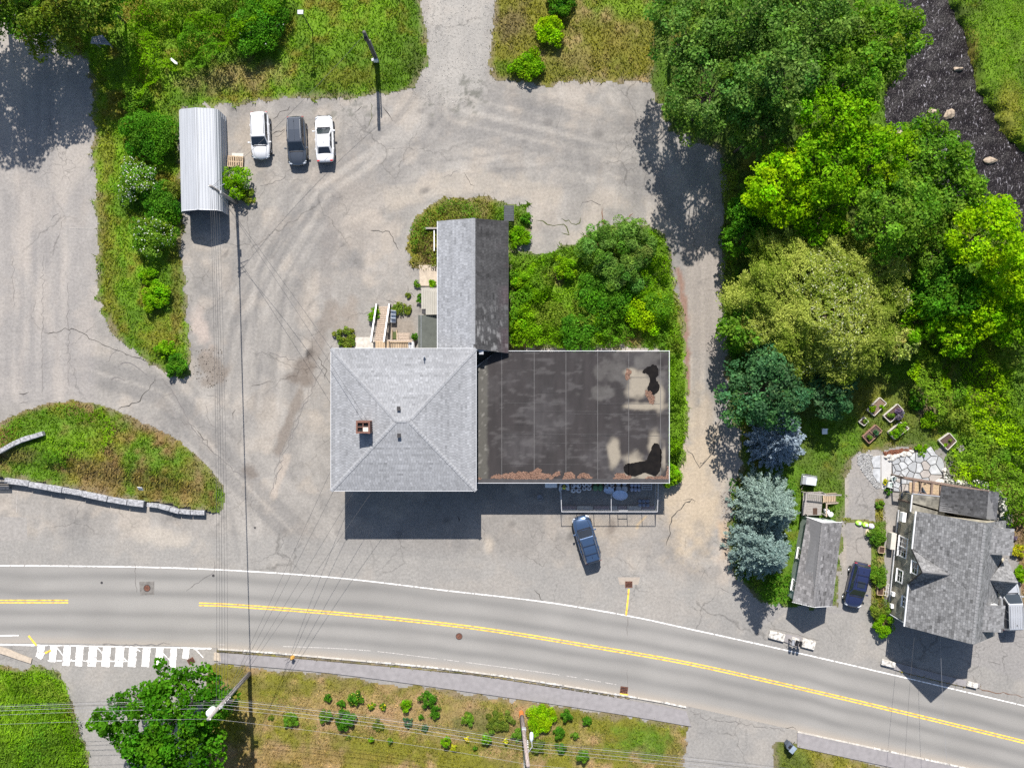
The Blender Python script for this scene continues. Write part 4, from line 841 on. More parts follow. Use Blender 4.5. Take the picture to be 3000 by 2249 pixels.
# ------------------------------------------------------------------ the planting, one thing each
GT = 'trees on the wooded bank'
for a in [
 ('dark green broadleaf tree overhanging the lot corner at the top', 2010, 95, 8.5, 128, 'dark'), ('tall dark green tree second along the top edge', 2185, 45, 9.5, 140, 'dark'), ('dark green tree at the top edge left of the stream', 2390, 60, 9.5, 145, 'dark'),
 ('dark green tree leaning over the left bank of the stream', 2590, 120, 9, 118, 'mid'), ('dark green tree whose shade falls on the lane entrance', 2085, 265, 8.5, 145, 'dark'), ('dark green tree in the middle of the upper grove', 2275, 215, 10, 145, 'dark'),
 ('deep green tree beside the stream bend', 2480, 230, 9.5, 130, 'mid'), ('small dark tree behind the bright yellow-green ones', 2210, 385, 7, 95, 'dark'),
 ('bright yellow-green tree topping the grove above the lane', 2445, 345, 10, 112, 'bright'), ('bright lime tree left of the grove overhanging the lane edge', 2285, 545, 7.5, 118, 'lime'), ('bright green tree in the centre of the wooded bank', 2420, 490, 9, 120, 'bright'),
 ('yellow-green tree by the left bank below the boulders', 2570, 470, 8, 115, 'bright'), ('light green tree reaching out over the dark pool', 2715, 455, 7, 112, 'mid'), ('deep green dense tree above the pale willow', 2620, 620, 8.5, 135, 'mid'),
 ('green tree at the lower bank of the dark pool', 2790, 560, 6, 105, 'mid'), ('brightest lime tree at the right edge below the pool', 2890, 690, 8, 118, 'lime'), ('lime tree cut by the right edge of the picture', 2990, 790, 7, 100, 'lime'),
 ('dark green tree right of the pale willow', 2765, 850, 4.5, 110, 'glossy'), ('low green tree at the lane edge above the willow', 2180, 690, 3.5, 70, 'glossy'), ('low dark tree under the lime tree at the lane', 2200, 610, 4, 70, 'glossy'), ('mid green tree between the lime tree and the willow', 2400, 640, 6.5, 90, 'bright'), ('green tree filling the bank right of the willow top', 2745, 730, 5, 95, 'mid'),
 ('bright tree wedged between the willow and the weedy slope', 2700, 930, 3.6, 75, 'bright'), ('lime tree at the top of the weedy slope', 2865, 905, 4.2, 95, 'lime'), ('small bright tree low on the weedy slope', 2790, 985, 3.0, 70, 'bright'), ('yellow-green tree at the right edge above the weedy slope', 2960, 940, 4.0, 85, 'bright')]:
    tree(*a, group=GT)
tree('green tree at the lane edge left of the pale willow', 2172, 965, 4.2, 75, 'mid', group=GT)
willow('huge pale yellow-green willow with streaming foliage beside the lane', 2405, 885, 4.9, 8.5, 8.0, 4.2, ((.17, .25, .025), (.42, .47, .10), (.62, .63, .42)), 5200, 26, GT)
tree('blue-green tree under the willow above the blue spruce', 2245, 1140, 5, 130, 'bluegreen', group=GT)
tree('grey-green tree at the top left of the garden lawn', 2432, 1150, 3.0, 75, 'bluegreen', group=GT)
tree('pale green small tree at the right side of the willow', 2640, 1000, 3, 60, 'pale', group=GT, leaf=(.24, .1))
tree('large maple at the lower left corner beside the wooden pole', 505, 2115, 5.5, 178, 'maple', rz=4.2, k=240, frac=.125, cover=3.0, leaf=(.30, .22))
GL = 'trees at the upper left corner'
tree('grey-green tree at the upper left corner above the shaded lot', 175, 5, 5.5, 150, 'olive', group=GL); tree('tall tree cut by the top left corner casting a wide shadow', 10, -55, 6.8, 165, 'mid', group=GL)
tree('tall tree beyond the left edge shading the lot', -150, -95, 9.0, 165, 'mid', group=GL); tree('green tree at the top edge above the tilted grey panel', 300, 5, 5, 80, 'mid', group=GL)
spruce('silvery blue spruce nearest the road left of the small garage', 2205, 1590, 9.3, 3.4, ((0.055, 0.105, 0.10), (0.22, 0.30, 0.275)))
spruce('pale silver spruce touching the garage roof and the grey deck', 2228, 1470, 8.2, 3.5, ((0.065, 0.115, 0.10), (0.26, 0.345, 0.30)))
spruce('shaded violet-blue spruce below the big willow', 2262, 1285, 6.0, 3.0, ((0.11, 0.15, 0.19), (0.30, 0.37, 0.43)))

GH = 'bushes on the strip beside the metal carport'
shrub('round green bush left of the top of the metal carport', 442, 395, 80, 2.6, 'glossy', group=GH); shrub('white-flowering bush with the most blossom left of the carport', 402, 535, 62, 2.4, 'mid', group=GH, flowers=(.8, .8, .78), fl_n=420)
shrub('bush with scattered white flowers level with the carport mouth', 448, 690, 66, 2.5, 'mid', group=GH, flowers=(.8, .8, .78), fl_n=170); shrub('green bush between the two white-flowering bushes', 470, 600, 62, 2.0, 'glossy', group=GH)
shrub('olive bush close against the carport side', 505, 560, 38, 1.6, 'olive', group=GH); shrub('small bright bush alone on the narrowing strip', 437, 812, 28, 1.1, 'bright', group=GH); shrub('larger bright green bush lower on the narrowing strip', 462, 868, 44, 1.5, 'bright', group=GH)
shrub('small bright bush near the tip of the strip', 485, 1022, 28, 1.1, 'bright', group=GH); shrub('dark leafy bush at the very tip of the strip', 518, 1072, 34, 1.2, 'glossy', group=GH); shrub('narrow bush at the upper end of the strip below the brush', 395, 290, 45, 1.6, 'mid', group=GH)
shrub('bright bush by the pallet right of the carport', 690, 530, 46, 2.2, 'bright'); shrub('low olive bush skirting the wooden pole', 725, 575, 26, .8, 'olive')
shrub('dark glossy shrub standing out of the bright brush at the top', 755, 75, 88, 2.6, 'glossy', flowers=(.7, .7, .7), fl_n=25)
GR = 'shrubs right of the gravel drive'
shrub('yellow-green shrub on the grass right of the gravel drive', 1615, 90, 48, 1.7, 'lime', group=GR); shrub('bright fern-like shrub at the lot edge right of the drive', 1548, 190, 48, 1.3, 'bright', group=GR); shrub('dark shrub at the top edge right of the drive', 1645, 5, 45, 1.8, 'glossy', group=GR)
def bmask(x, y): return ~inpoly(x, y, W2([(1280, 640), (1490, 640), (1490, 1020), (1945, 1020), (1945, 1415), (1280, 1415)]))
brush('bright green vines and brush covering the top left bank', [(395, -40), (860, -40), (820, 60), (720, 130), (650, 190), (560, 215), (500, 210), (470, 260), (420, 300), (380, 280), (395, 200), (385, 120)], lambda x, y: 1.5 + 0 * x, 'bright', 150, seed=400)
brush('tangle of green weeds filling the courtyard beside the flat roof', [(1486, 725), (1570, 748), (1700, 712), (1765, 670), (1900, 668), (1955, 705), (1970, 800), (1985, 880), (2000, 960), (2006, 1100), (2010, 1200), (2002, 1320), (1975, 1400), (1950, 1425), (1940, 1020), (1486, 1020)], lambda x, y: 1.3 * sstep(0, 1.2, segdist(x, y, W2([(1488, 730), (1560, 745), (1700, 705), (1760, 669), (1900, 662), (1958, 700), (1972, 800), (1993, 880), (2014, 1100), (2010, 1320), (1948, 1432)]))), 'bright', 150, seed=420, mask=bmask)
GC = 'shrubs in the overgrown courtyard'
shrub('grey-green feathery sapling tallest in the overgrown courtyard', 1815, 735, 110, 4.0, 'sage', (.26, .08), GC, k=110, frac=.16); shrub('dark leafy shrub at the middle of the courtyard', 1765, 880, 75, 2.6, 'glossy', group=GC); shrub('round bright shrub against the dark wing roof', 1560, 830, 55, 2.0, 'bright', group=GC)
shrub('bright shrub at the courtyard corner of the two roofs', 1540, 950, 60, 2.2, 'bright', group=GC); shrub('lime shrub at the right side of the courtyard', 1890, 915, 65, 2.0, 'lime', group=GC); shrub('dark shrub above the edge of the flat roof', 1700, 975, 60, 2.2, 'glossy', group=GC); shrub('shrub below the lone bare patch in the courtyard', 1655, 790, 36, 1.6, 'bright', group=GC)
shrub('low bush at the lower right corner of the flat roof', 1965, 1390, 36, 1.6, 'bright')
brush('rough weeds at the end of the long wing', [(1200, 770), (1200, 700), (1218, 645), (1270, 600), (1330, 582), (1410, 584), (1475, 598), (1478, 640), (1282, 650), (1270, 780)], lambda x, y: .55 + 0 * x, 'olive', 110, (.13, .09), seed=440)
shrub('low clump beside the dark slatted steps', 1522, 690, 34, 1.0, 'bright'); shrub('tiny clump right of the dark slatted steps', 1545, 640, 18, .7, 'glossy')
def bank_pal(x, y, c):
    c = mixc(c, (0.06, 0.12, .02), blob(x, y, 2760, 1010, 60, 60, 0, .8, .6) * .7); c = mixc(c, (0.09, .13, .06), blob(x, y, 2960, 1100, 60, 160, 0, .8, .6) * .5); return c
brush('bright weeds and vines covering the slope above the patio', [(2640, 1100), (2680, 1010), (2720, 900), (2850, 780), (3080, 720), (3080, 1550), (2960, 1540), (2900, 1450), (2790, 1400), (2770, 1330), (2800, 1300), (2760, 1250), (2720, 1180)], lambda x, y: 1.5 + 0 * x, 'lime', 120, (.20, .13), seed=460, palfun=bank_pal, zc=1.2)
brush('soft green growth on the far bank of the stream', [(2770, -40), (3080, -40), (3080, 480), (2980, 420), (2900, 320), (2870, 220), (2850, 130), (2800, 60)], lambda x, y: .5 + 0 * x, 'bright', 130, (.10, .05), seed=480, mask=lambda x, y: stream_d(x, y) > .5, palfun=lambda x, y, c: mixc(c, (.30, .29, .035), blob(x, y, 2960, 340, 60, 120, 0, .8, .6) * .7))
brush('green growth along the lane edge under the trees', [(2108, 460), (2150, 480), (2160, 900), (2190, 1200), (2170, 1290), (2128, 1050), (2114, 860), (2114, 700), (2120, 560)], lambda x, y: .9 + 0 * x, 'glossy', 120, seed=500)
brush('low plants under the two silver spruces', [(2140, 1400), (2330, 1400), (2330, 1440), (2160, 1480), (2140, 1560), (2160, 1700), (2240, 1760), (2320, 1770), (2330, 1700), (2180, 1640), (2150, 1500)], lambda x, y: .7 + 0 * x, 'glossy', 80, seed=520)
brush('fresh green growth on the mound island', [(0, 1240), (60, 1212), (215, 1180), (330, 1240), (350, 1290), (250, 1340), (150, 1390), (90, 1400), (130, 1330), (150, 1280), (40, 1300), (0, 1310)], lambda x, y: .35 + isl_h(x, y, segdist(x, y, W2([(0, 1236), (130, 1181), (265, 1173), (420, 1236), (620, 1380), (655, 1482), (540, 1484), (0, 1398)], ), True)), 'bright', 90, (.13, .09), seed=540)
brush('deep green weeds filling the grass left of the side street', [(-60, 1965), (100, 1965), (180, 1990), (215, 2080), (245, 2200), (255, 2300), (-60, 2300)], lambda x, y: .5 + 0 * x, 'bright', 95, (.14, .09), seed=560)

brush('scattered low weeds in the dry strip', [(760, 2030), (1000, 2010), (1500, 2060), (1800, 2110), (1760, 2230), (1400, 2210), (900, 2140)], lambda x, y: .16 + 0 * x, 'olive', 60, (.10, .05), seed=580, zc=.1, mask=lambda x, y: fbm(x, y, .5, 3, 581) > .56)
# the planted strip below the pavement
GS = 'plants in the dry grass strip'
for (px, py, r, h, pal, lb, *fl) in [
 (851, 2108, 24, .8, 'mid', 'bright leafy plant nearest the wooden pole in the dry strip'), (794, 2101, 9, .4, 'olive', 'tiny plant between the wooden pole and the bright leafy plant'), (963, 2042, 13, .7, 'glossy', 'small dark plant just below the pavement, leftmost of the row'), (952, 2096, 20, .8, 'mid', 'plant under the wires left of the large dark clump'),
 (1002, 2061, 13, .6, 'glossy', 'small plant above the large dark clump'), (1010, 2106, 32, 1.0, 'glossy', 'large dark clump under the wires in the left half of the strip'), (1043, 2044, 24, .8, 'glossy', 'dark rosette plant below the pavement', (.7, .6, .1)), (1088, 2067, 13, .5, 'mid', 'left half of the yellow-flowered row', (.75, .6, .03)), (1122, 2069, 11, .5, 'mid', 'right half of the yellow-flowered row', (.75, .6, .03)),
 (1191, 2065, 18, .9, 'bright', 'round bright green bush in the middle of the strip'), (1253, 2050, 25, .9, 'glossy', 'dark bush up near the pavement in the middle of the strip'), (1274, 2085, 20, .8, 'glossy', 'dark bush below the one near the pavement'), (1234, 2099, 9, .5, 'glossy', 'small ball plant right under the round bright bush'), (1194, 2116, 15, .6, 'bluegreen', 'grey-green plant crossed by the wires'),
 (1108, 2121, 20, .4, 'olive', 'flat pale plant below the yellow-flowered row'), (1087, 2164, 9, .6, 'bright', 'small upright plant in the lower row, left of its twin'), (1144, 2168, 9, .6, 'mid', 'small upright plant in the lower row, right of its twin'), (1245, 2133, 11, .5, 'bluegreen', 'small grey plant under the wires right of centre'), (1308, 2171, 17, 1.1, 'bright', 'tall bright bush in the lower row left of the yellow flower'),
 (1330, 2190, 12, .5, 'yellow', 'yellow-green tuft under the tall bright bush'), (1368, 2164, 8, .5, 'yellow', 'round yellow flower ball, left one', (.8, .62, .03)), (1392, 2190, 7, .5, 'glossy', 'tiny dark plant below the left yellow ball'), (1425, 2163, 18, 1.0, 'bright', 'bright oval bush between the two yellow balls'), (1481, 2171, 9, .6, 'yellow', 'round yellow flower ball nearest the reddish pole', (.8, .65, .03)),
 (1368, 2102, 22, .7, 'mid', 'green plant at the left of the weedy mass'), (1582, 2108, 46, .9, 'lime', 'spiky yellow-green clump right of the reddish pole'), (1662, 2095, 19, .9, 'glossy', 'dark green plant below the pavement right of the yellow-green clump'), (1640, 2145, 19, .8, 'glossy', 'dark plant in the column right of the reddish pole, middle'), (1642, 2190, 17, .8, 'glossy', 'dark plant at the bottom of that column'),
 (1685, 2152, 12, .7, 'mid', 'small upright plant right of the dark column'), (1720, 2110, 15, .6, 'glossy', 'low round plant near the lawn corner of the strip'), (1707, 2212, 21, 1.2, 'mid', 'tall bushy plant at the lower right of the strip'), (1515, 2150, 20, .7, 'mid', 'green plant touching the reddish pole'), (1572, 2185, 24, .8, 'olive', 'spiky plant under the lamp heads'), (1460, 2112, 40, .6, 'olive', 'weedy green mass left of the reddish pole'), (1020, 2160, 8, .3, 'olive', 'tiny tuft under the lower wires')]:
    shrub(lb, px, py, r, h, pal, (.11, .06), GS, 'plant', 'plant', 2.2, flowers=fl[0] if fl else None, fl_n=26)
GB = 'plants around the house'
for (px, py, r, h, pal, lb) in [(2572, 1685, 34, 1.0, 'mid', 'spiky green plant in the bed by the house wall'), (2580, 1785, 36, 1.2, 'olive', 'yellowish shrub at the lower house corner'), (2590, 1828, 36, 1.3, 'bright', 'bright shrub at the very corner of the drive'), (2570, 1570, 30, .8, 'mid', 'low shrub beside the cardboard at the drive edge'), (2578, 1478, 14, .5, 'mid', 'clipped plant beside the patio path'), (2600, 1440, 11, .5, 'glossy', 'small plant by the patio step'),
 (2985, 1610, 22, .8, 'yellow', 'yellow-green plant at the right edge'), (2992, 1680, 26, .9, 'bright', 'green bush at the right edge by the van'), (2965, 1570, 16, .5, 'purple', 'mauve flowering plant at the right edge'), (2690, 1180, 26, .7, 'glossy', 'leafy plant beside the garden path'), (2720, 1232, 30, .8, 'bright', 'yellow-green shrub on the garden slope'), (2680, 1150, 16, .6, 'mid', 'small plant at the top of the garden path'), (2700, 1318, 18, .35, 'bright', 'low plants behind the patio stones'), (2595, 1410, 9, .5, 'yellow', 'yellow flower bunch on the patio')]:
    shrub(lb, px, py, r, h, pal, (.13, .08), GB, 'plant', 'plant')
# ------------------------------------------------------------------ buildings
def V3(p): return np.array(p, float)
def shingle_face(poly, course=.2, tab=.33, col=(.24, .245, .255), var=.16, lift=.022, streak=None, seed=0, udir=None):
    """tabs over a convex planar face; poly[0]->poly[1] is the eave"""
    P = [V3(p) for p in poly]; o = P[0]; u = P[1] - P[0] if udir is None else V3(udir); u = u / np.linalg.norm(u)
    n = np.cross(P[1] - P[0], P[2] - P[0]); n /= np.linalg.norm(n)
    if n[2] < 0: n = -n
    v = np.cross(n, u)
    if v[2] < 0: v = -v
    o = P[int(np.argmin([p @ v for p in P]))]
    Q = [((p - o) @ u, (p - o) @ v) for p in P]; vmax = max(q[1] for q in Q)
    def rangeu(y):
        xs = []
        for i in range(len(Q)):
            (x0, y0), (x1, y1) = Q[i], Q[(i + 1) % len(Q)]
            if abs(y1 - y0) < 1e-9:
                if abs(y - y0) < 1e-6: xs += [x0, x1]
                continue
            t = (y - y0) / (y1 - y0)
            if -1e-6 <= t <= 1 + 1e-6: xs.append(x0 + (x1 - x0) * t)
        return (min(xs), max(xs)) if xs else (0, 0)
    rows = max(2, int(round(vmax / course))); h = vmax / rows; V = []; C = []; rs = np.random.default_rng(seed + 5)
    for r in range(rows):
        y0, y1 = r * h, (r + 1) * h - 1e-4; a0, b0 = rangeu(y0 + 1e-5); a1, b1 = rangeu(y1)
        st = min(a0, a1) - rs.random() * tab; k = 0
        rowk = rs.normal(1, .04)
        while st + k * tab < max(b0, b1):
            s, e = st + k * tab, st + (k + 1) * tab - .012; k += 1
            x0, x1 = np.clip([s, e], a0, b0); x2, x3 = np.clip([e, s], a1, b1)
            if x1 - x0 < 1e-3 and x2 - x3 < 1e-3: continue
            pts = [(x0, y0, lift), (x1, y0, lift), (x2, y1, .006), (x3, y1, .006), (x0, y0, 0), (x1, y0, 0)]
            V.append([o + u * a + v * b + n * c for a, b, c in pts]); f = rowk * np.clip(rs.normal(1, var), .5, 1.5)
            C.append(np.tile(np.array(col) * f, (6, 1)))
    V = np.array(V); C = np.array(C).reshape(-1, 3); m = len(V); b = np.arange(m)[:, None] * 6
    F = np.concatenate([b + np.array([0, 1, 2, 3]), b + np.array([4, 5, 1, 0])]); V = V.reshape(-1, 3)
    if streak is not None: C = streak(V, C)
    return V, F, C
def shingles(parent, faces, **kw):
    parts = [shingle_face(p, **{**kw, **(k or {})}) for p, k in faces]
    o = npmesh('shingles', *merge(parts)[:2], M_shingle, parent, merge(parts)[2]); o['kind'] = 'stuff'; return o
def caps(parent, a, b, n1, n2, mat, step=.30, w=.17, name='ridge_cap', jit=.0):
    """bent cap shingles along an edge a->b lying between faces of normals n1, n2"""
    a = V3(a); b = V3(b); L = np.linalg.norm(b - a); d = (b - a) / L; n1 = V3(n1) / np.linalg.norm(n1); n2 = V3(n2) / np.linalg.norm(n2)
    up = n1 + n2; up /= np.linalg.norm(up); s1 = np.cross(d, n1); s1 *= np.sign(s1 @ (n1 - n2)) or 1; s2 = np.cross(d, n2); s2 *= np.sign(s2 @ (n2 - n1)) or 1
    s1 = s1 / np.linalg.norm(s1); s2 = s2 / np.linalg.norm(s2); k = int(L / step); proto = None
    for i in range(k):
        p = a + d * (i * step)
        if proto is None:
            g = G(); l0, l1 = .055, .028
            g.add([p + s1 * w + n1 * l0, p + up * (l0 + .01), p + s2 * w + n2 * l0, p + d * step + s1 * w + n1 * l1, p + d * step + up * (l1 + .01), p + d * step + s2 * w + n2 * l1], [(0, 1, 4, 3), (1, 2, 5, 4), (0, 3, 4, 1), (1, 4, 5, 2)][:2])
            proto = obj(name, g, mat, parent, recalc=False); me = proto.data
        else:
            o = bpy.data.objects.new(name, me); o.location = tuple(np.array(parent_world(parent).inverted().to_3x3()) @ (p - a)); link(o, parent)
def window(parent, c, nrm, w, h, muntin=(2, 2), name='window', mat=None, fw=.09):
    """framed window centred at c on a wall of outward normal nrm (horizontal)"""
    n = Vector((nrm[0], nrm[1], 0)).normalized(); s = Vector((-n.y, n.x, 0)); up = Vector((0, 0, 1)); c = Vector(c)
    M = Matrix((s, n, up)).transposed(); mat = mat or M_white
    win = obj(name, G().box(c + n * .02, (w, .03, h), M=M), M_glass, parent)
    g = G()
    for q in (-1, 1): g.box(c + s * q * (w / 2 + fw / 2) + n * .03, (fw, .09, h + 2 * fw), M=M); g.box(c + up * q * (h / 2 + fw / 2) + n * .032, (w, .085, fw), M=M)
    obj('frame', g, mat, win)
    g = G()
    for i in range(1, muntin[0]): g.box(c + s * (w * i / muntin[0] - w / 2) + n * .042, (.035, .02, h), M=M)
    for j in range(1, muntin[1]): g.box(c + up * (h * j / muntin[1] - h / 2) + n * .040, (w, .02, .035), M=M)
    if g.v: obj('muntin', g, mat, win)
    obj('sill', G().box(c - up * (h / 2 + fw + .02) + n * .07, (w + .25, .14, .05), M=M), mat, win)
    return win
def door(parent, c, nrm, w=.95, h=2.05, mat=None):
    n = Vector((nrm[0], nrm[1], 0)).normalized(); s = Vector((-n.y, n.x, 0)); up = Vector((0, 0, 1)); c = Vector(c); M = Matrix((s, n, up)).transposed()
    d = obj('door', G().box(c + up * h / 2 + n * .02, (w, .05, h), M=M), mat or M_greywall, parent)
    obj('handle', G().box(c + up * 1.0 + s * w * .4 + n * .07, (.04, .06, .12), M=M), M_steel, d)

# --- hip-roofed block
EZ, AZ = 5.6, 6.65
hx0, hx1, hy0, hy1 = W(970, 0, EZ)[0], W(1394.5, 0, EZ)[0], W(0, 1437, EZ)[1], W(0, 1021, EZ)[1]
hub = thing('hip_roofed_building', 'grey hip-roofed building with a brick chimney, left of the flat roof', 'building', ((hx0 + hx1) / 2, (hy0 + hy1) / 2, 0))
wi = .45
obj('wall', G().prism([(hx0 + wi, hy0 + wi), (hx1 - .25, hy0 + wi), (hx1 - .25, hy1 - wi), (hx0 + wi, hy1 - wi)], 0, EZ - .02), M_greywall, hub)
ra, rb = W(1161, 1233, AZ), W(1198, 1233, AZ)
A, B, C_, D = (hx0, hy0, EZ), (hx1, hy0, EZ), (hx1, hy1, EZ), (hx0, hy1, EZ)
dn = np.array((0, 0, -.03))
g = G(); vs = [V3(q) + dn for q in (A, B, C_, D)] + [ra + dn, rb + dn] + [V3(q) - (0, 0, .2) for q in (A, B, C_, D)]
g.add(vs, [(0, 1, 5, 4), (1, 2, 5), (2, 3, 4, 5), (3, 0, 4), (0, 6, 7, 1), (1, 7, 8, 2), (2, 8, 9, 3), (3, 9, 6, 0), (6, 9, 8, 7)])
roof = obj('roof', g, pmat('shingle_base', (.16, .165, .17), .9, .1, 5), hub)
LG = (.228, .233, .245)
def hipstreak(V, C): return C * (0.90 + .22 * fbm(V[:, 0], V[:, 1], .5, 4, 61))[:, None]
sh = shingles(hub, [([A, B, rb, ra], None), ([B, C_, rb], None), ([C_, D, ra, rb], None), ([D, A, ra], None)], course=.20, tab=.26, col=LG, var=.085, lift=.005, streak=hipstreak)
def nrm3(a, b, c): n = np.cross(V3(b) - V3(a), V3(c) - V3(a)); n /= np.linalg.norm(n); return n if n[2] > 0 else -n
nS, nE, nN, nW = nrm3(A, B, ra), nrm3(B, C_, rb), nrm3(C_, D, ra), nrm3(D, A, ra)
M_cap = pmat('hip_cap_shingle', (.245, .25, .262), .9, .22, 6)
caps(hub, A, ra, nS, nW, M_cap); caps(hub, B, rb, nS, nE, M_cap); caps(hub, C_, rb, nN, nE, M_cap); caps(hub, D, ra, nN, nW, M_cap); caps(hub, ra, rb, nS, nN, M_cap)
for a, b in ((A, B), (B, C_), (C_, D), (D, A)):
    d = V3(b) - V3(a); d /= np.linalg.norm(d); out = np.array((d[1], -d[0], 0)); obj('fascia', G().span(V3(a) + out * .025 - (0, 0, .10) + d * .03, V3(b) + out * .025 - (0, 0, .10) - d * .03, .04, .20), M_fascia, hub)
for k in range(4): window(hub, (hx0 + 2 + k * 3.0, hy0 + wi, 4.0), (0, -1), .9, 1.3)
window(hub, (hx0 + wi, -2, 4.0), (-1, 0), .9, 1.3); window(hub, (hx0 + wi, -6, 4.0), (-1, 0), .9, 1.3); window(hub, (hx0 + wi, -5, 1.6), (-1, 0), 1.6, 1.4, (3, 1))
window(hub, (hx0 + 3, hy0 + wi, 1.6), (0, -1), 2.0, 1.5, (2, 1)); door(hub, (hx0 + 6.4, hy0 + wi, 0), (0, -1)); window(hub, (hx0 + 9.4, hy0 + wi, 1.6), (0, -1), 2.0, 1.5, (2, 1))
# roof vents
for px, py in ((1169, 1196.5), (1170, 1275)):
    zz = 6.45; c = W(px, py, zz); o = obj('roof_vent', G().box(c + (0, 0, .08), (.26, .32, .34)), M_black, hub, bevel=.02)
    obj('vent_cap', G().box(c + (0, 0, .275), (.32, .38, .04)), M_dark_iron, o)
c = W(1243, 1045, 6.0); o = obj('vent_pipe', G().tube([c - (0, 0, .3), c + (0, 0, .45)], .06, 10), M_steel, hub); obj('pipe_flashing', G().box(c - (0, 0, .0), (.22, .24, .03)), M_alu, o)
# brick chimney, four flues, one capped
c = W(1063, 1251, 7.6); ch = obj('chimney', G().box((c[0], c[1], 6.2), (1.18, 1.02, 2.3)), M_brick, hub)
for k in range(8):                                                    # brick courses of the crown
    for sx_, sy_, ln, ho in ((0, 1, 5, 1), (0, -1, 5, 1), (1, 0, 4, 0), (-1, 0, 4, 0)): pass
nb = 0; bme = None
for zi in range(14):
    zc = 5.95 + zi * .105
    for i in range(5):
        for sy_ in (-1, 1):
            x = c[0] - .48 + i * .24 + (.06 if zi % 2 else -.02); y = c[1] + sy_ * .525
            o = obj('brick', G().box((x, y, zc), (.215, .05, .085)), M_brick, ch) if bme is None else link(bpy.data.objects.new('brick', bme), ch)
            if bme is None: bme = o.data; p0 = (x, y, zc)
            else: o.location = (x - p0[0], y - p0[1], zc - p0[2])
g = G()
for sx_ in (-1, 1): g.box((c[0] + sx_ * .55, c[1], 7.46), (.14, 1.16, .22))
for sy_ in (-1, 1): g.box((c[0], c[1] + sy_ * .47, 7.46), (.96, .16, .22))
g.box((c[0], c[1], 7.45), (.08, .8, .16)); g.box((c[0], c[1] + .0, 7.445), (.96, .07, .15)); obj('crown', g, M_brick, ch)
obj('flue_void', G().box((c[0], c[1], 7.36), (.98, .82, .02)), M_hole, ch)
obj('flue_cap', G().box((c[0] + .24, c[1] - .2, 7.565), (.46, .38, .03)), M_offwhite, ch)
obj('ladder_hook', G().tube([(c[0] + .62, c[1] - .45, 7.3), (c[0] + .85, c[1] - .45, 7.35), (c[0] + .85, c[1] - .65, 7.3)], .02, 6), M_dark_iron, ch)

# --- long gabled wing
WE, WR = 4.0, 5.5
wx0, wx1, wxr = W(1282, 0, WE)[0], W(1488, 0, WE)[0], W(1387, 0, WR)[0]; wyN = W(0, 648, WE)[1]; wyS = 2.86
wg = thing('gabled_wing', 'long narrow gabled wing with one pale and one dark weathered roof slope', 'building', ((wx0 + wx1) / 2, (wyN + wyS) / 2, 0))
def gable_prism(x0, x1, y0, y1, ze, xr, zr):
    return G().add([(x0, y0, 0), (x1, y0, 0), (x1, y0, ze), (xr, y0, zr), (x0, y0, ze), (x0, y1, 0), (x1, y1, 0), (x1, y1, ze), (xr, y1, zr), (x0, y1, ze)], [(0, 1, 2, 3, 4), (5, 9, 8, 7, 6), (0, 5, 6, 1), (1, 6, 7, 2), (2, 7, 8, 3), (3, 8, 9, 4), (4, 9, 5, 0)])
obj('wall', gable_prism(wx0 + .3, wx1 - .3, wyS + .2, wyN - .3, WE - .12, wxr, WR - .25), M_greywall, wg)
def slab_face(name, pts, th, mat, par):
    P = [V3(p) for p in pts]; n = nrm3(*P[:3]); g = G(); m = len(P)
    g.add([p - n * .01 for p in P] + [p - n * th for p in P], [tuple(range(m)), tuple(range(2 * m - 1, m - 1, -1))] + [(i, m + i, m + (i + 1) % m, (i + 1) % m) for i in range(m)]); return obj(name, g, mat, par)
wyL = hy1 + .02
SL = [(wx0, wyN, WE), (wx0, wyL, WE), (wxr, wyL, WR), (wxr, wyN, WR)]; SR = [(wx1, wyS, WE), (wx1, wyN, WE), (wxr, wyN, WR), (wxr, wyS + .36, WR)]
M_rbase = pmat('roof_boards', (.12, .12, .12), .9, .1, 5)
slab_face('roof_slope', SL, .12, M_rbase, wg); slab_face('roof_slope', SR, .12, M_rbase, wg)['label'] = 'dark weathered east slope'
shingles(wg, [(SL, None)], course=.20, tab=.32, col=(.235, .242, .258), var=.10, lift=.014, streak=lambda V, C: C * (.88 + .25 * fbm(V[:, 0] * 2, V[:, 1] * .4, .6, 4, 63))[:, None])
def oldstreak(V, C):
    n = fbm(V[:, 0] * .25, V[:, 1], 1.6, 4, 65); C = C * (.55 + .9 * n)[:, None]
    C = mixc(C, (.30, .30, .30), (sstep(.66, .72, fbm(V[:, 0], V[:, 1] * 1.5, 3.2, 2, 66)) * sstep(9.5, 4, V[:, 1])) * .5)
    return mixc(C, (.10, .05, .065), sstep(-1.6, -.5, V[:, 0]) * sstep(.42, .62, fbm(V[:, 0] * .4, V[:, 1], .9, 3, 67)) * (V[:, 1] < 13) * .25)
shingles(wg, [(SR, None)], course=.17, tab=.30, col=(.045, .0445, .046), var=.15, lift=.022, streak=oldstreak)
caps(wg, (wxr, wyN, WR), (wxr, wyL + .3, WR), nrm3(*SL[:3]), nrm3(*SR[:3]), M_cap, .32)
obj('fascia', G().span((wx0 - .03, wyN, WE - .07), (wx0 - .03, wyL + .02, WE - .07), .05, .16), M_fascia, wg); obj('fascia', G().span((wx1 + .03, wyN, WE - .08), (wx1 + .03, wyS, WE - .08), .05, .16), M_dark_iron, wg)
for k in range(3): window(wg, (wx0 + .3, 6.5 + k * 3, 2.1), (-1, 0), .8, 1.1)
for k in range(3): window(wg, (wx1 - .3, 5 + k * 3.2, 2.1), (1, 0), .9, 1.2)
obj('roof_bracket', G().box(W(1410, 1030, 4.9), (.4, .5, .1)), M_steel, wg)

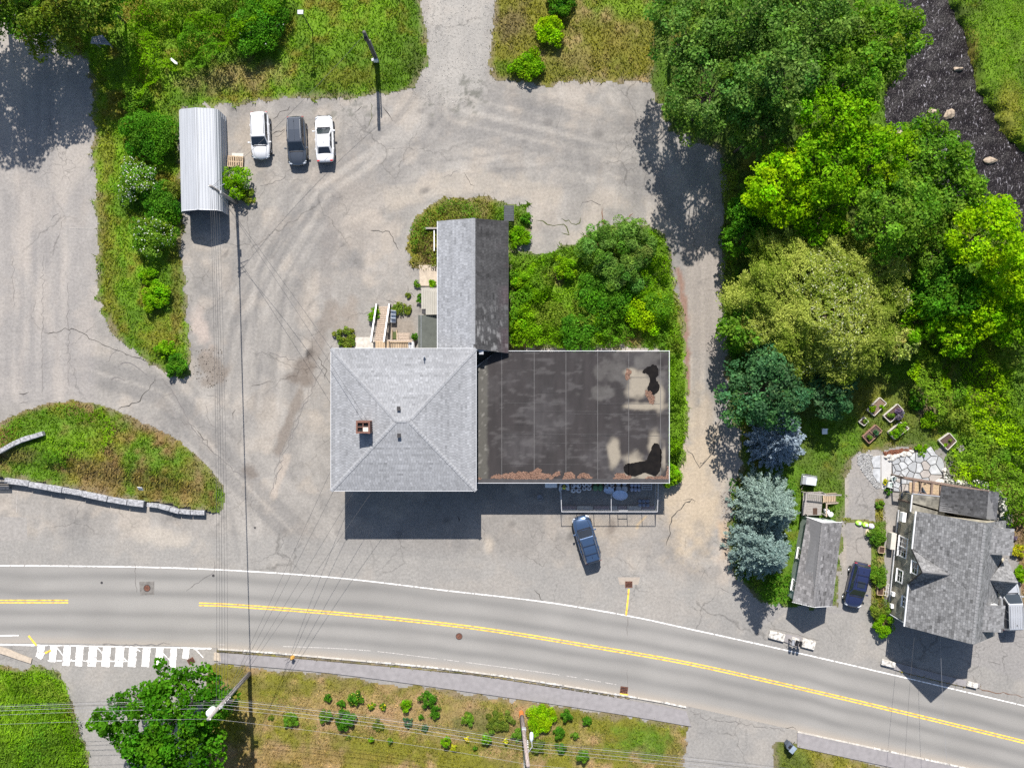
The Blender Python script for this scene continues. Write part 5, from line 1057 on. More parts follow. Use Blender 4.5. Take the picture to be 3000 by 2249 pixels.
# --- flat-roofed block
FZ = 3.6
fx0, fx1 = hx1 - .2, W(1960.5, 0, FZ)[0]; fyN, fyS = W(0, 1028, FZ)[1], W(0, 1414, FZ)[1]
fb = thing('flat_roofed_building', 'low block with a dark flat membrane roof, stained and puddled at its right end', 'building', ((fx0 + fx1) / 2, (fyN + fyS) / 2, 0))
fp = W(1450, 1030, FZ)[0]; fq = W(0, 1076, FZ)[1]
obj('wall', G().prism([(fx0, fyS + .12), (fx1 - .12, fyS + .12), (fx1 - .12, fyN - .12), (fp, fyN - .12), (fx0, fq)], 0, FZ - .10), pmat('painted_block', (.42, .42, .41), .85, .1, 3), fb)
obj('low_roof', G().prism([(fx0, fq + .05), (fp - .1, fyN - .1), (fp - .1, fyN + .05), (fx0, fyN + .05)], 0, 2.6), M_green_felt, fb)
def roof_color(x, y):
    n = fbm(x, y, .35, 5, 81); n2 = fbm(x * .5, y, 1.3, 4, 82)
    c = np.tile(np.array((.021, .0175, .018)), (len(x), 1)); c = mixc(c, (.050, .046, .048), sstep(.50, .75, n) * .5); c = c * (.6 + .8 * fbm(x * 3, y * .6, 1.0, 4, 90))[:, None]; c = mixc(c, (.075, .07, .07), sstep(.58, .72, fbm(x * .8, y * 2.2, 1.4, 5, 93)) * .45); c = mixc(c, (.085, .08, .08), sstep(.62, .8, n2) * sstep(.45, .6, n) * .4)
    def rb(px, py, rx, ry, ns=.5, soft=.6, seed=83):
        cc = W(px, py, FZ); d = np.hypot((x - cc[0]) / (rx / PPM), (y - cc[1]) / (ry / PPM)) + (fbm(x, y, 1.0, 4, seed) - .5) * ns * 2; return 1 - sstep(1 - soft, 1.08, d)
    silt = (.235, .205, .16); dust = (.085, .08, .075)
    for a in ((1840, 1100, 90, 60), (1770, 1150, 60, 30), (1900, 1060, 60, 40)): c = mixc(c, dust, rb(*a, ns=1.2) * .55)
    for a in ((1868, 1125, 42, 40, .45, .5), (1905, 1190, 50, 14, .4), (1850, 1190, 32, 14, .5), (1930, 1160, 18, 55, .4), (1850, 1090, 25, 16), (1798, 1330, 20, 50, .4, .5), (1860, 1350, 36, 36, .5), (1915, 1300, 20, 55, .4), (1890, 1385, 60, 22, .5), (1835, 1395, 25, 18, .5), (1945, 1340, 10, 50)): c = mixc(c, silt, rb(*a, seed=84) * .9)
    # cracked grey strip beside the hip roof
    gm = sstep(fx0 + 1.35, fx0 + 1.05, x + (fbm(x, y, 1.5, 3, 85) - .5) * .3); c = mixc(c, (.075, .072, .062), gm * .8); c = mixc(c, (.25, .24, .22), gm * sstep(.66, .76, fbm(x, y, 3.6, 3, 86)) * .4)
    return c
seams = [fx0] + [W(p, 0, FZ)[0] for p in (1470, 1565, 1658, 1751, 1842, 1935)] + [fx1 - .06]
bands = [fyS + .38, W(0, 1185, FZ)[1], fyN - .06]
k = 0
for a, b in zip(seams[:-1], seams[1:]):
    off = (k % 3 - 1) * 1.1; ys = [bands[0], bands[1] + off - (1.9 if k % 2 else 0), bands[2]]
    for y0, y1 in zip(ys[:-1], ys[1:]):
        gx = np.linspace(a + .004, b - .004, max(4, int((b - a) / .13))); gy = np.linspace(y0 + .004, y1 - .004, max(4, int((y1 - y0) / .13))); X, Y = np.meshgrid(gx, gy); x, y = X.ravel(), Y.ravel()
        I = np.arange(len(x)).reshape(len(gy), len(gx)); Q = np.stack([I[:-1, :-1], I[:-1, 1:], I[1:, 1:], I[1:, :-1]], -1).reshape(-1, 4)
        if k == 0: line = fq + (x - fx0) * (fyN - fq) / (fp - fx0); okv = y < line; Q = Q[okv[Q].all(1)]
        used = np.unique(Q); re = np.zeros(len(x), int); re[used] = np.arange(len(used))
        z = FZ - .03 + (fbm(x, y, .5, 3, 88) - .5) * .03
        npmesh('membrane_sheet', np.stack([x, y, z], 1)[used], re[Q], M_membrane, fb, roof_color(x, y)[used], smooth=True)
    k += 1
M_sm = pmat('seam_tape', (.16, .155, .155), .6, .5, 2, c2=(.08, .078, .078)); M_sm2 = pmat('faint_seam', (.07, .067, .068), .7, .4, 2)
for s in seams[1:-1]: obj('seam', G().box((s, (bands[0] + bands[2]) / 2, FZ - .013), (.045, bands[2] - bands[0], .01)), M_sm, fb)
for (a, b, py) in ((1470, 1658, 1180), (1565, 1751, 1205), (1470, 1842, 1272), (1658, 1960, 1212), (1470, 1565, 1085), (1751, 1935, 1182), (1565, 1751, 1298), (1700, 1935, 1276), (1470, 1700, 1360), (1842, 1960, 1105)):
    p, q = W(a, py, FZ), W(b, py, FZ); obj('seam', G().box(((p[0] + q[0]) / 2, p[1], FZ - .0155), (q[0] - p[0] - .1, .025, .008)), M_sm2, fb)
obj('edge_metal', G().box(((fp + fx1) / 2, fyN, FZ + .0), (fx1 - fp, .05, .12)), M_fascia, fb); obj('edge_metal', G().box((fx1, (fyN + fyS) / 2, FZ + .01), (.055, fyN - fyS + .1, .14)), M_fascia, fb)
obj('edge_metal', G().box(((fx0 + fx1) / 2 - .05, fyS - .01, FZ - .06), (fx1 - fx0 - .02, .05, .16)), M_fascia, fb)
obj('edge_slope', G().add([(fx0, fyS + .02, FZ + .03), (fx1 - .05, fyS + .02, FZ + .03), (fx1 - .05, fyS + .39, FZ - .01), (fx0, fyS + .39, FZ - .01)], [(0, 1, 2, 3)]), pmat('edge_flashing', (.033, .031, .033), .5, .2, 2), fb, recalc=False)
M_puddle = pmat('puddle_water', (.010, .008, .006), .08, .3, 2, spec=.35)
def outline(px_pts, z, jit=.03, n=5):
    P = np.array([W(p[0], p[1], z)[:2] for p in smooth_line([*px_pts, px_pts[0]], n)])[:-1]; return P + rng.normal(0, jit, P.shape)
for pts in ([(1885, 1085), (1905, 1070), (1925, 1072), (1930, 1095), (1922, 1110), (1933, 1130), (1925, 1150), (1905, 1155), (1897, 1135), (1905, 1115), (1895, 1095), (1882, 1092)], [(1832, 1360), (1850, 1355), (1875, 1352), (1895, 1345), (1905, 1320), (1915, 1300), (1928, 1300), (1938, 1325), (1938, 1355), (1932, 1380), (1920, 1395), (1890, 1385), (1860, 1394), (1835, 1388), (1828, 1372)]):
    g = G().poly([(*p, FZ - .008) for p in outline(pts, FZ)]); obj('puddle', g, M_puddle, fb, recalc=False)
def debris(label, px_pts, z, cols, dens, h, parent=None, size=(.07, .12), name='leaf_litter'):
    P = np.array([W(p[0], p[1], z)[:2] for p in px_pts]); lo, hi = P.min(0), P.max(0); n = int((hi[0] - lo[0]) * (hi[1] - lo[1]) * dens)
    x = rng.uniform(lo[0], hi[0], n); y = rng.uniform(lo[1], hi[1], n); k = inpoly(x + (fbm(x, y, 3, 3, 91) - .5) * .4, y + (fbm(x, y, 3, 3, 92) - .5) * .4, P); x, y = x[k], y[k]; n = len(x)
    d = segdist(x, y, P, True); zz = z + .01 + np.minimum(d, .6) * h * rng.random(n)
    V, F = leaf_quads(np.stack([x, y, zz], 1), np.array((0, 0, 1)) + rng.normal(0, .35, (n, 3)), rng.uniform(*size, n), rng.uniform(*size, n) * .8)
    m = rng.random((n, 1)); c = np.array(cols[0]) * (1 - m) + np.array(cols[1]) * m
    return tag(npmesh(name, V, F, M_mulch, parent, np.repeat(c * rng.uniform(.7, 1.2, (n, 1)), 4, 0)), label, kind='stuff')
LIT = ((.15, .085, .06), (.30, .185, .135))
for pts in ([(1437, 1402), (1450, 1390), (1500, 1384), (1560, 1382), (1575, 1370), (1590, 1382), (1615, 1390), (1642, 1380), (1640, 1392), (1610, 1402), (1560, 1404)], [(1648, 1402), (1652, 1387), (1670, 1382), (1685, 1396), (1684, 1403)], [(1690, 1402), (1700, 1386), (1720, 1384), (1737, 1402)], [(1795, 1402), (1808, 1386), (1830, 1386), (1850, 1396), (1845, 1403)], [(1890, 1402), (1895, 1395), (1950, 1395), (1955, 1365), (1960, 1365), (1960, 1403)], [(1398, 1404), (1400, 1393), (1412, 1403)], [(1832, 1100), (1838, 1080), (1850, 1085), (1848, 1105), (1838, 1112)], [(1890, 1142), (1900, 1143), (1910, 1150), (1918, 1165), (1915, 1190), (1905, 1182), (1895, 1170)]):
    debris('drift of reddish leaf litter on the flat roof', pts, FZ - .015, LIT, 900, .12, fb)

# --- lean-tos and slabs on the west side of the wing
lt = thing('lean_to', 'small lean-to with a tan ribbed metal roof against the long wing', 'shed', tuple(W(1258, 880)))
x0, x1, y0, y1 = W(1234, 0, 2.6)[0], wx0 + .25, W(0, 922, 2.6)[1], W(0, 844, 2.6)[1]
obj('wall', G().prism([(x0 + .1, y0 + .1), (x1, y0 + .1), (x1, y1 - .1), (x0 + .1, y1 - .1)], 0, 2.5), M_offwhite, lt)
for i in range(9):
    a = x0 + (x1 - x0) * i / 9; b = x0 + (x1 - x0) * (i + 1) / 9; yy = y0 + (.55 if i < 2 else 0); obj('roof_panel', G().add([(a + .012, yy, 2.55 + .05 * i), (b - .03, yy, 2.55 + .05 * i + .04), (b - .03, y1, 2.55 + .05 * i + .04), (a + .012, y1, 2.55 + .05 * i), (b - .03, yy, 2.61 + .05 * i), (b, yy, 2.61 + .05 * i), (b, y1, 2.61 + .05 * i), (b - .03, y1, 2.61 + .05 * i)], [(0, 1, 2, 3), (4, 5, 6, 7), (1, 4, 7, 2)]), M_tan_metal, lt)
obj('opening', G().box(((x0 + .28), y0 + .33, 2.52), (.45, .5, .04)), M_dark_iron, lt)
lt = thing('lean_to', 'low shed with a dark green felt roof in the corner of the two roofs', 'shed', tuple(W(1256, 970)))
x0, y0, y1 = W(1225, 0, 2.5)[0], hy1 - .05, W(0, 923, 2.5)[1]
obj('wall', G().prism([(x0 + .1, y0 + .1), (x1, y0 + .1), (x1, y1 - .08), (x0 + .1, y1 - .08)], 0, 2.4), M_offwhite, lt)
obj('roof', G().prism([(x0, y0), (x1, y0), (x1, y1), (x0, y1)], 2.4, 2.52), M_green_felt, lt); obj('roof_lap', G().add([(x0 - .02, y0, 2.40), (x0 + .3, y0, 2.535), (x0 + .3, y1, 2.535), (x0 - .02, y1, 2.40)], [(0, 1, 2, 3)]), M_alu, lt, recalc=False); obj('edge_board', G().box(((x0 + x1) / 2, y0 + .12, 2.56), (x1 - x0, .22, .05)), M_tan_concrete, lt)
tag(obj('concrete_slab', G().prism(W2([(1228, 777), (1290, 777), (1290, 838), (1230, 838)]), 0, .12), M_tan_concrete, bevel=.02), 'tan concrete slab beside the long wing', 'slab')
tag(obj('concrete_slab', G().prism(W2([(1042, 988), (1103, 988), (1103, 1030), (1042, 1030)]), 0, .25), M_concrete, bevel=.02), 'grey concrete slab left of the wooden ramp', 'slab')
ORD = ['first', 'second', 'third', 'fourth', 'fifth', 'sixth', 'seventh', 'eighth', 'ninth', 'tenth', 'eleventh', 'twelfth', 'thirteenth', 'fourteenth', 'fifteenth', 'sixteenth', 'seventeenth']
# ------------------------------------------------------------------ metal carport
cpc = (W(557, 633) + W(672, 633) + W(550, 345) + W(663, 345)) / 4
CPR = math.atan2(7, -288) - math.pi / 2; CPR = -R(1.3)
cp = thing('metal_carport', 'silver ribbed metal carport with rounded eaves, open at its lower end', 'carport', tuple(cpc), R(1.35))
cw, cl = 1.88, 4.8
def ribbed(p, q, y0, y1, up, nrib, h=.035):
    """sheet from p to q (x,z), extruded along y, with small ribs"""
    p = V3((p[0], 0, p[1])); q = V3((q[0], 0, q[1])); d = q - p; L = np.linalg.norm(d); d /= L; up = V3(up); pr = [p]
    for i in range(nrib):
        s = L * (i + .5) / nrib
        for ds, hh in ((-.05, 0), (-.025, h), (.025, h), (.05, 0)): pr.append(p + d * (s + ds) + up * hh)
    pr.append(q); m = len(pr); g = G(); g.add([(a[0], y0, a[2]) for a in pr] + [(a[0], y1, a[2]) for a in pr], [(i, i + 1, m + i + 1, m + i) for i in range(m - 1)]); return g
prof = [(-cw, 0), (-cw, 2.25), (-cw + .28, 2.72), (0, 3.12), (cw - .28, 2.72), (cw, 2.25), (cw, 0)]
def split(a, b, n): return [((a[0] + (b[0] - a[0]) * i / n, a[1] + (b[1] - a[1]) * i / n), (a[0] + (b[0] - a[0]) * (i + 1) / n, a[1] + (b[1] - a[1]) * (i + 1) / n)) for i in range(n)]
for a, b, n, nm, up in ((prof[2], prof[3], 2, 'roof_panel', (-.24, 0, .97)), (prof[3], prof[4], 2, 'roof_panel', (.24, 0, .97)), (prof[1], prof[2], 1, 'eave_panel', (-.86, 0, .5)), (prof[4], prof[5], 1, 'eave_panel', (.86, 0, .5)), (prof[0], prof[1], 2, 'side_panel', (-1, 0, 0)), (prof[6], prof[5], 2, 'side_panel', (1, 0, 0))):
    for p, q in split(a, b, n): obj(nm, ribbed(p, q, -cl, cl, up, 3 if nm == 'roof_panel' else 2), M_greymetal_roof, cp, local=True, recalc=False)
obj('ridge_trim', G().box((0, 0, 3.15), (.14, 2 * cl, .03)), M_greymetal_roof, cp, local=True)
for y in (-cl + .1, -1.6, 1.6, cl - .1):
    g = G().tube([(x * .97, y, z - .05 if z else 0) for x, z in prof], .04, 6); obj('frame_hoop', g, M_steel, cp, local=True)
obj('back_panel', G().add([(x * .985, cl - .02, z * .99) for x, z in prof], [tuple(range(7))]), M_greymetal_roof, cp, local=True)
for s in (-1, 1): obj('edge_trim', G().tube([(x * 1.0, -cl, z + .01) for x, z in prof[1:6]], .035, 5), M_fascia, cp, local=True) if s < 0 else None

# ------------------------------------------------------------------ house at the right
HO = np.array((36.45, -22.45)); HA = R(-5.8); EU = np.array((math.cos(HA), math.sin(HA))); EV = np.array((-math.sin(HA), math.cos(HA)))
def HL(u, v, z): p = HO + EU * u + EV * v; return np.array((p[0], p[1], z))
def toL(px, py, z): d = W(px, py, z)[:2] - HO; return float(d @ EU), float(d @ EV)
hs = thing('stucco_house', 'stucco house with steep grey shingle roof, cross gables and dormers at the right', 'house', (*HL(4.1, 5.3, 0)[:2], 0), HA)
E, RZ, UR, UE, VL = 4.4, 8.6, 4.1, 8.2, 10.7
def hbox(u0, u1, v0, v1, z0, z1): return G().prism([tuple(HL(u, v, 0)[:2]) for u, v in ((u0, v0), (u1, v0), (u1, v1), (u0, v1))], z0, z1)
g = G(); w0, w1, wv0, wv1 = .18, UE - .25, .3, VL - .3
sl = (RZ - E) / UR
g.add([HL(w0, wv0, -.1), HL(w1, wv0, -.1), HL(w1, wv0, E + .1), HL(UR, wv0, RZ - .22), HL(w0, wv0, E + .02), HL(w0, wv1, -.1), HL(w1, wv1, -.1), HL(w1, wv1, E + .1), HL(UR, wv1, RZ - .22), HL(w0, wv1, E + .02)], [(0, 1, 2, 3, 4), (5, 9, 8, 7, 6), (0, 5, 6, 1), (1, 6, 7, 2), (2, 7, 8, 3), (3, 8, 9, 4), (4, 9, 5, 0)])
obj('wall', g, M_stucco, hs)
vg = np.mean([toL(2679, 1611, E)[1], toL(2667, 1709, E)[1]]); gw = 1.6; GZ = 6.8; ug = (GZ - E) / sl           # west cross gable
M_hbase = pmat('house_roof_base', (.13, .13, .135), .9, .1, 5)
HG = (.160, .160, .163)
faces = []
def rface(pts, **k): P = [HL(*p) for p in pts]; slab_face('roof_slope', P, .14, M_hbase, hs); faces.append((P, k or None))
# west slope is cut where the cross gable meets it
rface([(0, VL, E), (0, vg + gw, E), (UR, vg + gw, RZ), (UR, VL, RZ)]); rface([(0, vg - gw, E), (0, 0, E), (UR, 0, RZ), (UR, vg - gw, RZ)])
EV3 = (EV[0], EV[1], 0); EU3 = (EU[0], EU[1], 0)
rface([(ug, vg, GZ), (0, vg - gw, E), (UR, vg - gw, RZ)], udir=EV3); rface([(0, vg + gw, E), (ug, vg, GZ), (UR, vg + gw, RZ)], udir=EV3); rface([(ug, vg, GZ), (UR, vg - gw, RZ), (UR, vg + gw, RZ)], udir=EV3)
rface([(0 - .12, vg + gw, E), (-.12, vg, GZ), (ug, vg, GZ)], udir=EU3); rface([(-.12, vg, GZ), (0 - .12, vg - gw, E), (ug, vg, GZ)], udir=EU3)
EE = RZ - (UE - UR) * 1.0
rface([(UE, 0, EE), (UE, VL, EE), (UR, VL, RZ), (UR, 0, RZ)])
shingles(hs, faces[:2] + faces[2:5] + faces[5:], course=.21, tab=.30, col=HG, var=.2, lift=.03, seed=3)
# gable wall of the west cross gable
obj('gable_wall', G().add([HL(.02, vg - gw + .05, E - .05), HL(.02, vg + gw - .05, E - .05), HL(.02, vg, GZ - .12), HL(.2, vg - gw + .05, E - .05), HL(.2, vg + gw - .05, E - .05), HL(.2, vg, GZ - .12)], [(0, 1, 2), (3, 5, 4), (0, 3, 4, 1), (1, 4, 5, 2), (2, 5, 3, 0)]), M_stucco, hs)
for s in (-1, 1): obj('rake_board', G().span(HL(-.14, vg + s * gw, E - .06), HL(-.14, vg, GZ - .06), .05, .14), M_dark_iron, hs)
# east cross gable
ve = toL(2961, 1704, 6.6)[1]; GE = 6.7; ue = UR + (RZ - GE); u9 = UE + .35
fa = [HL(u9, ve + 1.9, EE + .05), HL(u9, ve, GE), HL(ue, ve, GE), HL(UE - .6, ve + 1.9, EE + .55)]; fb_ = [HL(u9, ve, GE), HL(u9, ve - 1.9, EE + .05), HL(UE - .6, ve - 1.9, EE + .55), HL(ue, ve, GE)]
ex = []
for P in ([HL(u9, ve + 1.9, EE + .05), HL(u9, ve, GE), HL(ue, ve, GE)], [HL(u9, ve, GE), HL(u9, ve - 1.9, EE + .05), HL(ue, ve, GE)]): slab_face('gable_slope', P, .12, M_hbase, hs); ex.append((P, dict(udir=EU3)))
obj('gable_wall', G().add([HL(UE + .1, ve - 1.8, 0), HL(UE + .1, ve + 1.8, 0), HL(UE + .1, ve + 1.8, EE), HL(UE + .1, ve, GE - .15), HL(UE + .1, ve - 1.8, EE), HL(UE - .3, ve - 1.8, 0), HL(UE - .3, ve + 1.8, 0), HL(UE - .3, ve + 1.8, EE), HL(UE - .3, ve, GE - .15), HL(UE - .3, ve - 1.8, EE)], [(0, 1, 2, 3, 4), (5, 9, 8, 7, 6), (0, 5, 6, 1), (1, 6, 7, 2), (2, 7, 8, 3), (3, 8, 9, 4), (4, 9, 5, 0)]), M_stucco, hs)
# two shed dormers on the east slope
for (pa, pb) in ((1546, 1625), (1771, 1850)):
    va, vb = toL(2938 if pa < 1600 else 2911, pb, 6.8)[1], toL(2938 if pa < 1600 else 2911, pa, 6.8)[1]; uo = toL(2969 if pa < 1600 else 2942, (pa + pb) / 2, 6.7)[0]
    zi, zo = 7.25, 6.65; ui = UR + (RZ - zi)
    P = [HL(uo, va, zo), HL(uo, vb, zo), HL(ui, vb, zi), HL(ui, va, zi)]; slab_face('dormer_roof', P, .12, M_hbase, hs); ex.append((P, dict(col=(.175, .175, .178))))
    for v in (va + .14, vb - .14): obj('dormer_cheek', G().add([HL(ui + .1, v, zi - .15), HL(uo - .25, v, zo - .12), HL(uo - .25, v, EE - .1), HL(ui + .1, v - .04, zi - .15), HL(uo - .25, v - .04, zo - .12), HL(uo - .25, v - .04, EE - .1)], [(0, 1, 2), (3, 5, 4), (0, 3, 4, 1), (1, 4, 5, 2), (2, 5, 3, 0)]), M_white, hs)
    obj('dormer_wall', G().prism([tuple(HL(u, v, 0)[:2]) for u, v in ((uo - .35, va + .15), (uo - .2, va + .15), (uo - .2, vb - .15), (uo - .35, vb - .15))], EE - .4, zo - .1), M_white, hs)
    window(hs, HL(uo - .2, (va + vb) / 2, 5.9), EU, 1.2, .9)
o = npmesh('shingles', *merge([shingle_face(p, course=.21, tab=.30, var=.2, lift=.03, seed=9, **{**dict(col=HG), **(k or {})}) for p, k in ex])[:2], M_shingle, hs, merge([shingle_face(p, course=.21, tab=.30, var=.2, lift=.03, seed=9, **{**dict(col=HG), **(k or {})}) for p, k in ex])[2]); o['kind'] = 'stuff'
caps(hs, HL(UR, .05, RZ), HL(UR, VL - .1, RZ), nrm3(*faces[0][0][:3]), nrm3(*faces[7][0][:3]), pmat('house_ridge_cap', (.20, .20, .205), .9, .3, 8), .30)
# gutters, trim and wall fittings
for v0, v1 in ((0, vg - gw - .05), (vg + gw + .05, VL)): obj('gutter', G().span(HL(-.1, v0, E - .10), HL(-.1, v1, E - .10), .13, .12), M_fascia, hs)
obj('downpipe', G().tube([HL(-.05, .1, E - .15), HL(.1, .2, E - .5), HL(.1, .2, .1)], .05, 8), M_fascia, hs)
obj('base_trim', G().span(HL(.1, .3, .35), HL(.1, VL - .4, .35), .06, .22), M_fascia, hs)
def tv(px, py):
    t = W(px, py)[:2]; 
    # intersection of the camera ray with the west wall plane
    for z in np.linspace(0, 6.5, 400):
        if toL(px, py, z)[0] <= w0: return toL(px, py, z)[1], z
    return toL(px, py, 3)[1], 3.0
for (px, py, w, h, m) in ((2646, 1602, 1.75, 1.55, (4, 3)), (2637, 1687, 1.05, 1.05, (2, 2)), (2651, 1763, .85, .8, (2, 2))):
    v, z = tv(px, py); window(hs, HL(w0, v, z), -EU, w, h, m)
    if w > 1.5: obj('window_post', G().span(HL(w0 - .05, v, z - h / 2), HL(w0 - .05, v, z + h / 2), .1, .09), M_white, hs)
window(hs, HL(.02, vg + .05, 5.05), -EU, 1.0, 1.05, (2, 2))
v, z = tv(2622, 1505); obj('heat_pump', G().span(HL(w0 - .35, v - .45, 2.0), HL(w0 - .35, v + .45, 2.0), .35, .7), M_white, hs, bevel=.03)
for py, h in ((1735, .5), (1772, .4)): v, z = tv(2612, py); obj('meter_box', G().span(HL(w0 - .15, v - .2, 1.1), HL(w0 - .15, v + .2, 1.1), .25, h), M_white, hs, bevel=.02)
obj('wall_bracket', G().tube([HL(w0, 8.7, 3.2), HL(w0 - .5, 8.3, 3.0)], .03, 6), M_black, hs)
for k in range(2): window(hs, HL(2 + k * 4, wv0, 2.0), -EV, 1.0, 1.3)
window(hs, HL(UR, wv0, 5.6), -EV, 1.0, 1.3)
v, z = tv(2600, 1580); obj('porch_hood', G().span(HL(-.35, v - .8, .55), HL(-.35, v + .8, .55), .5, .9), M_offwhite, hs, bevel=.04)
# rear ell and porch on the north side
obj('rear_wall', hbox(w0, 3.2, VL - .35, VL + 1.35, -.1, 2.9), M_stucco, hs); obj('rear_roof', hbox(w0 - .12, 3.25, VL - .3, VL + 1.45, 2.9, 3.0), pmat('worn_felt', (.10, .095, .085), .95, .4, 1.5, c2=(.19, .18, .15)), hs)
obj('rear_edge', G().span(HL(w0 - .15, VL + 1.5, 2.98), HL(3.3, VL + 1.5, 2.98), .1, .12), M_alu, hs); obj('rear_edge', G().span(HL(w0 - .15, VL - .2, 2.98), HL(w0 - .15, VL + 1.4, 2.98), .1, .12), M_fascia, hs)
PC = [W(2752, 1497, 3.4), W(2890, 1520, 3.4), W(2896, 1438, 3.0), W(2759, 1422, 3.0)]; PE = [W(2919, 1521, 2.9), W(2927, 1442, 2.9), PC[2], PC[1]]
pf = [([PC[3], PC[2], PC[1], PC[0]], dict(col=(.048, .049, .053))), ([PE[0], PE[1], PE[2], PE[3]], dict(col=(.085, .087, .095)))]
for P, k in pf: slab_face('porch_roof', P, .14, M_hbase, hs)
o = npmesh('shingles', *merge([shingle_face(p, course=.2, tab=.3, var=.25, lift=.025, **k) for p, k in pf])[:2], M_shingle, hs, merge([shingle_face(p, course=.2, tab=.3, var=.25, lift=.025, **k) for p, k in pf])[2]); o['kind'] = 'stuff'
pw = [W(2762, 1432), W(2862, 1446), W(2856, 1505), W(2756, 1495)]; obj('porch_wall', G().prism([tuple(p[:2]) for p in pw], 0, 2.85), M_stucco, hs)

# pergola with deck
pg = thing('pergola', 'brown timber pergola frame over a plank deck behind the house', 'pergola', tuple(W(2710, 1450)))
def beam(name, a, b, z, w=.14, h=.2, mat=None): obj(name, G().span(W(*a, z), W(*b, z), w, h), mat or M_wood, pg)
M_cedar = pmat('brown_cedar', (.17, .12, .095), .85, .25, 5)
beam('long_beam', (2648, 1398), (2896, 1439), 2.9, .2, .22, M_cedar); beam('long_beam', (2672, 1474), (2753, 1497), 2.9, .16, .2, M_cedar)
for a, b in (((2677, 1407), (2672, 1474)), ((2730, 1417), (2724, 1490)), ((2756, 1422), (2752, 1496))): beam('cross_beam', a, b, 2.86, .17, .2, M_cedar)
for a, b in (((2699, 1412), (2693, 1478)), ((2678, 1440), (2726, 1449)), ((2729, 1447), (2755, 1452))): beam('rafter', a, b, 2.78, .09, .12, M_cedar)
for p in ((2677, 1407), (2672, 1474), (2730, 1417), (2724, 1490), (2649, 1399)): obj('post', G().span((*W(*p, 2.85)[:2], 0), W(*p, 2.85), .15, .15), M_cedar, pg)
for p, s in (((2677, 1407), 1), ((2730, 1417), -1), ((2730, 1417), 1)): q = W(*p, 2.85); obj('brace', G().span(q + (0, 0, -.9), q + (s * .7, -.08, -.1), .09, .1), M_cedar, pg)
d0, d1 = W(2664, 1412, .3), W(2752, 1490, .3); nme = None
for i in range(18):
    y = d0[1] + (d1[1] - d0[1]) * i / 18; o = obj('plank', G().box(((d0[0] + d1[0]) / 2, d0[1] - .06, .28), (d1[0] - d0[0], .125, .05)), M_newwood, pg) if nme is None else link(bpy.data.objects.new('plank', nme), pg)
    nme = o.data; o.location = (0, y - d0[1], -.0)
tag(obj('tarp_pile', rock_geo(W(2702, 1462, .7) * (1, 1, 0) + (0, 0, .75), (.62, .85, .6), 3, .7, .3), pmat('dark_tarp', (.03, .04, .06), .35, .4, 2, c2=(.07, .09, .12)), smooth=True), 'dark blue covered heap under the pergola', 'covered heap')
tag(obj('grill', G().box(W(2740, 1478, .9) * (1, 1, 0) + (0, 0, .75), (.9, .5, .9)), M_black, bevel=.1), 'black covered grill under the pergola by the porch roof', 'grill')

# ------------------------------------------------------------------ small garage, its deck and bins
ga = thing('small_garage', 'small sage-green garage with a grey gable roof beside the spruces', 'garage', tuple(W(2370, 1640)))
ze, zr = 2.3, 3.6; aS, rS, bS = W(2322, 1763, ze), W(2385, 1778, zr), W(2438, 1775, ze); aN, rN, bN = W(2365, 1514, ze), W(2412, 1531, zr), W(2467, 1529, ze)
fS = [aN, aS, rS, rN]; fE = [bS, bN, rN, rS]
for P in (fS, fE): slab_face('roof_slope', P, .1, M_hbase, ga)
shingles(ga, [(fS, dict(col=(.17, .165, .167))), (fE, dict(col=(.16, .156, .158)))], course=.22, tab=.36, var=.24, lift=.028, seed=20)
caps(ga, rN, rS, nrm3(*fS[:3]), nrm3(*fE[:3]), pmat('garage_ridge', (.19, .185, .187), .9, .25, 8), .30, .15)
def gin(p, q, f): return p + (q - p) * f
wS = [gin(aS, bS, .06) + (0, .12, 0), gin(bS, aS, .06) + (0, .12, 0)]; wN = [gin(aN, bN, .06) - (0, .12, 0), gin(bN, aN, .06) - (0, .12, 0)]
g = G(); pS = rS + (0, .12, -.14); pN = rN + (0, -.12, -.14)
g.add([(*wS[0][:2], 0), (*wS[1][:2], 0), wS[1], pS, wS[0], (*wN[0][:2], 0), (*wN[1][:2], 0), wN[1], pN, wN[0]], [(0, 1, 2, 3, 4), (5, 9, 8, 7, 6), (0, 5, 6, 1), (1, 6, 7, 2), (2, 7, 8, 3), (3, 8, 9, 4), (4, 9, 5, 0)]); obj('wall', g, M_sage, ga)
for a, b in ((aN, rN), (rN, bN), (aS, rS), (rS, bS)): obj('rake_board', G().span(a - (0, 0, .07), b - (0, 0, .07), .05, .14), M_white, ga)
nd = np.array((-(aN - aS)[1], (aN - aS)[0], 0)); nd /= np.linalg.norm(nd)
cW = (wS[0] + (wN[0] - wS[0]) * .16); window(ga, (cW[0], cW[1], 1.45), nd, .9, .9); cW = (wS[0] + (wN[0] - wS[0]) * .55); window(ga, (cW[0], cW[1], 1.45), nd, .9, .9)
obj('gable_panel', G().add([wN[0] + (0, .06, .02), wN[1] + (0, .06, .02), pN + (0, .06, 0), wN[0] + (0, .02, .02), wN[1] + (0, .02, .02), pN + (0, .02, 0)], [(0, 1, 2), (3, 5, 4), (0, 3, 4, 1), (1, 4, 5, 2), (2, 5, 3, 0)]), M_white, ga)
obj('door', G().span((*((wS[0] + wS[1]) / 2)[:2] + (-1.1, -.02), 1.05), (*((wS[0] + wS[1]) / 2)[:2] + (1.1, -.02), 1.05), .05, 2.1), M_white, ga)

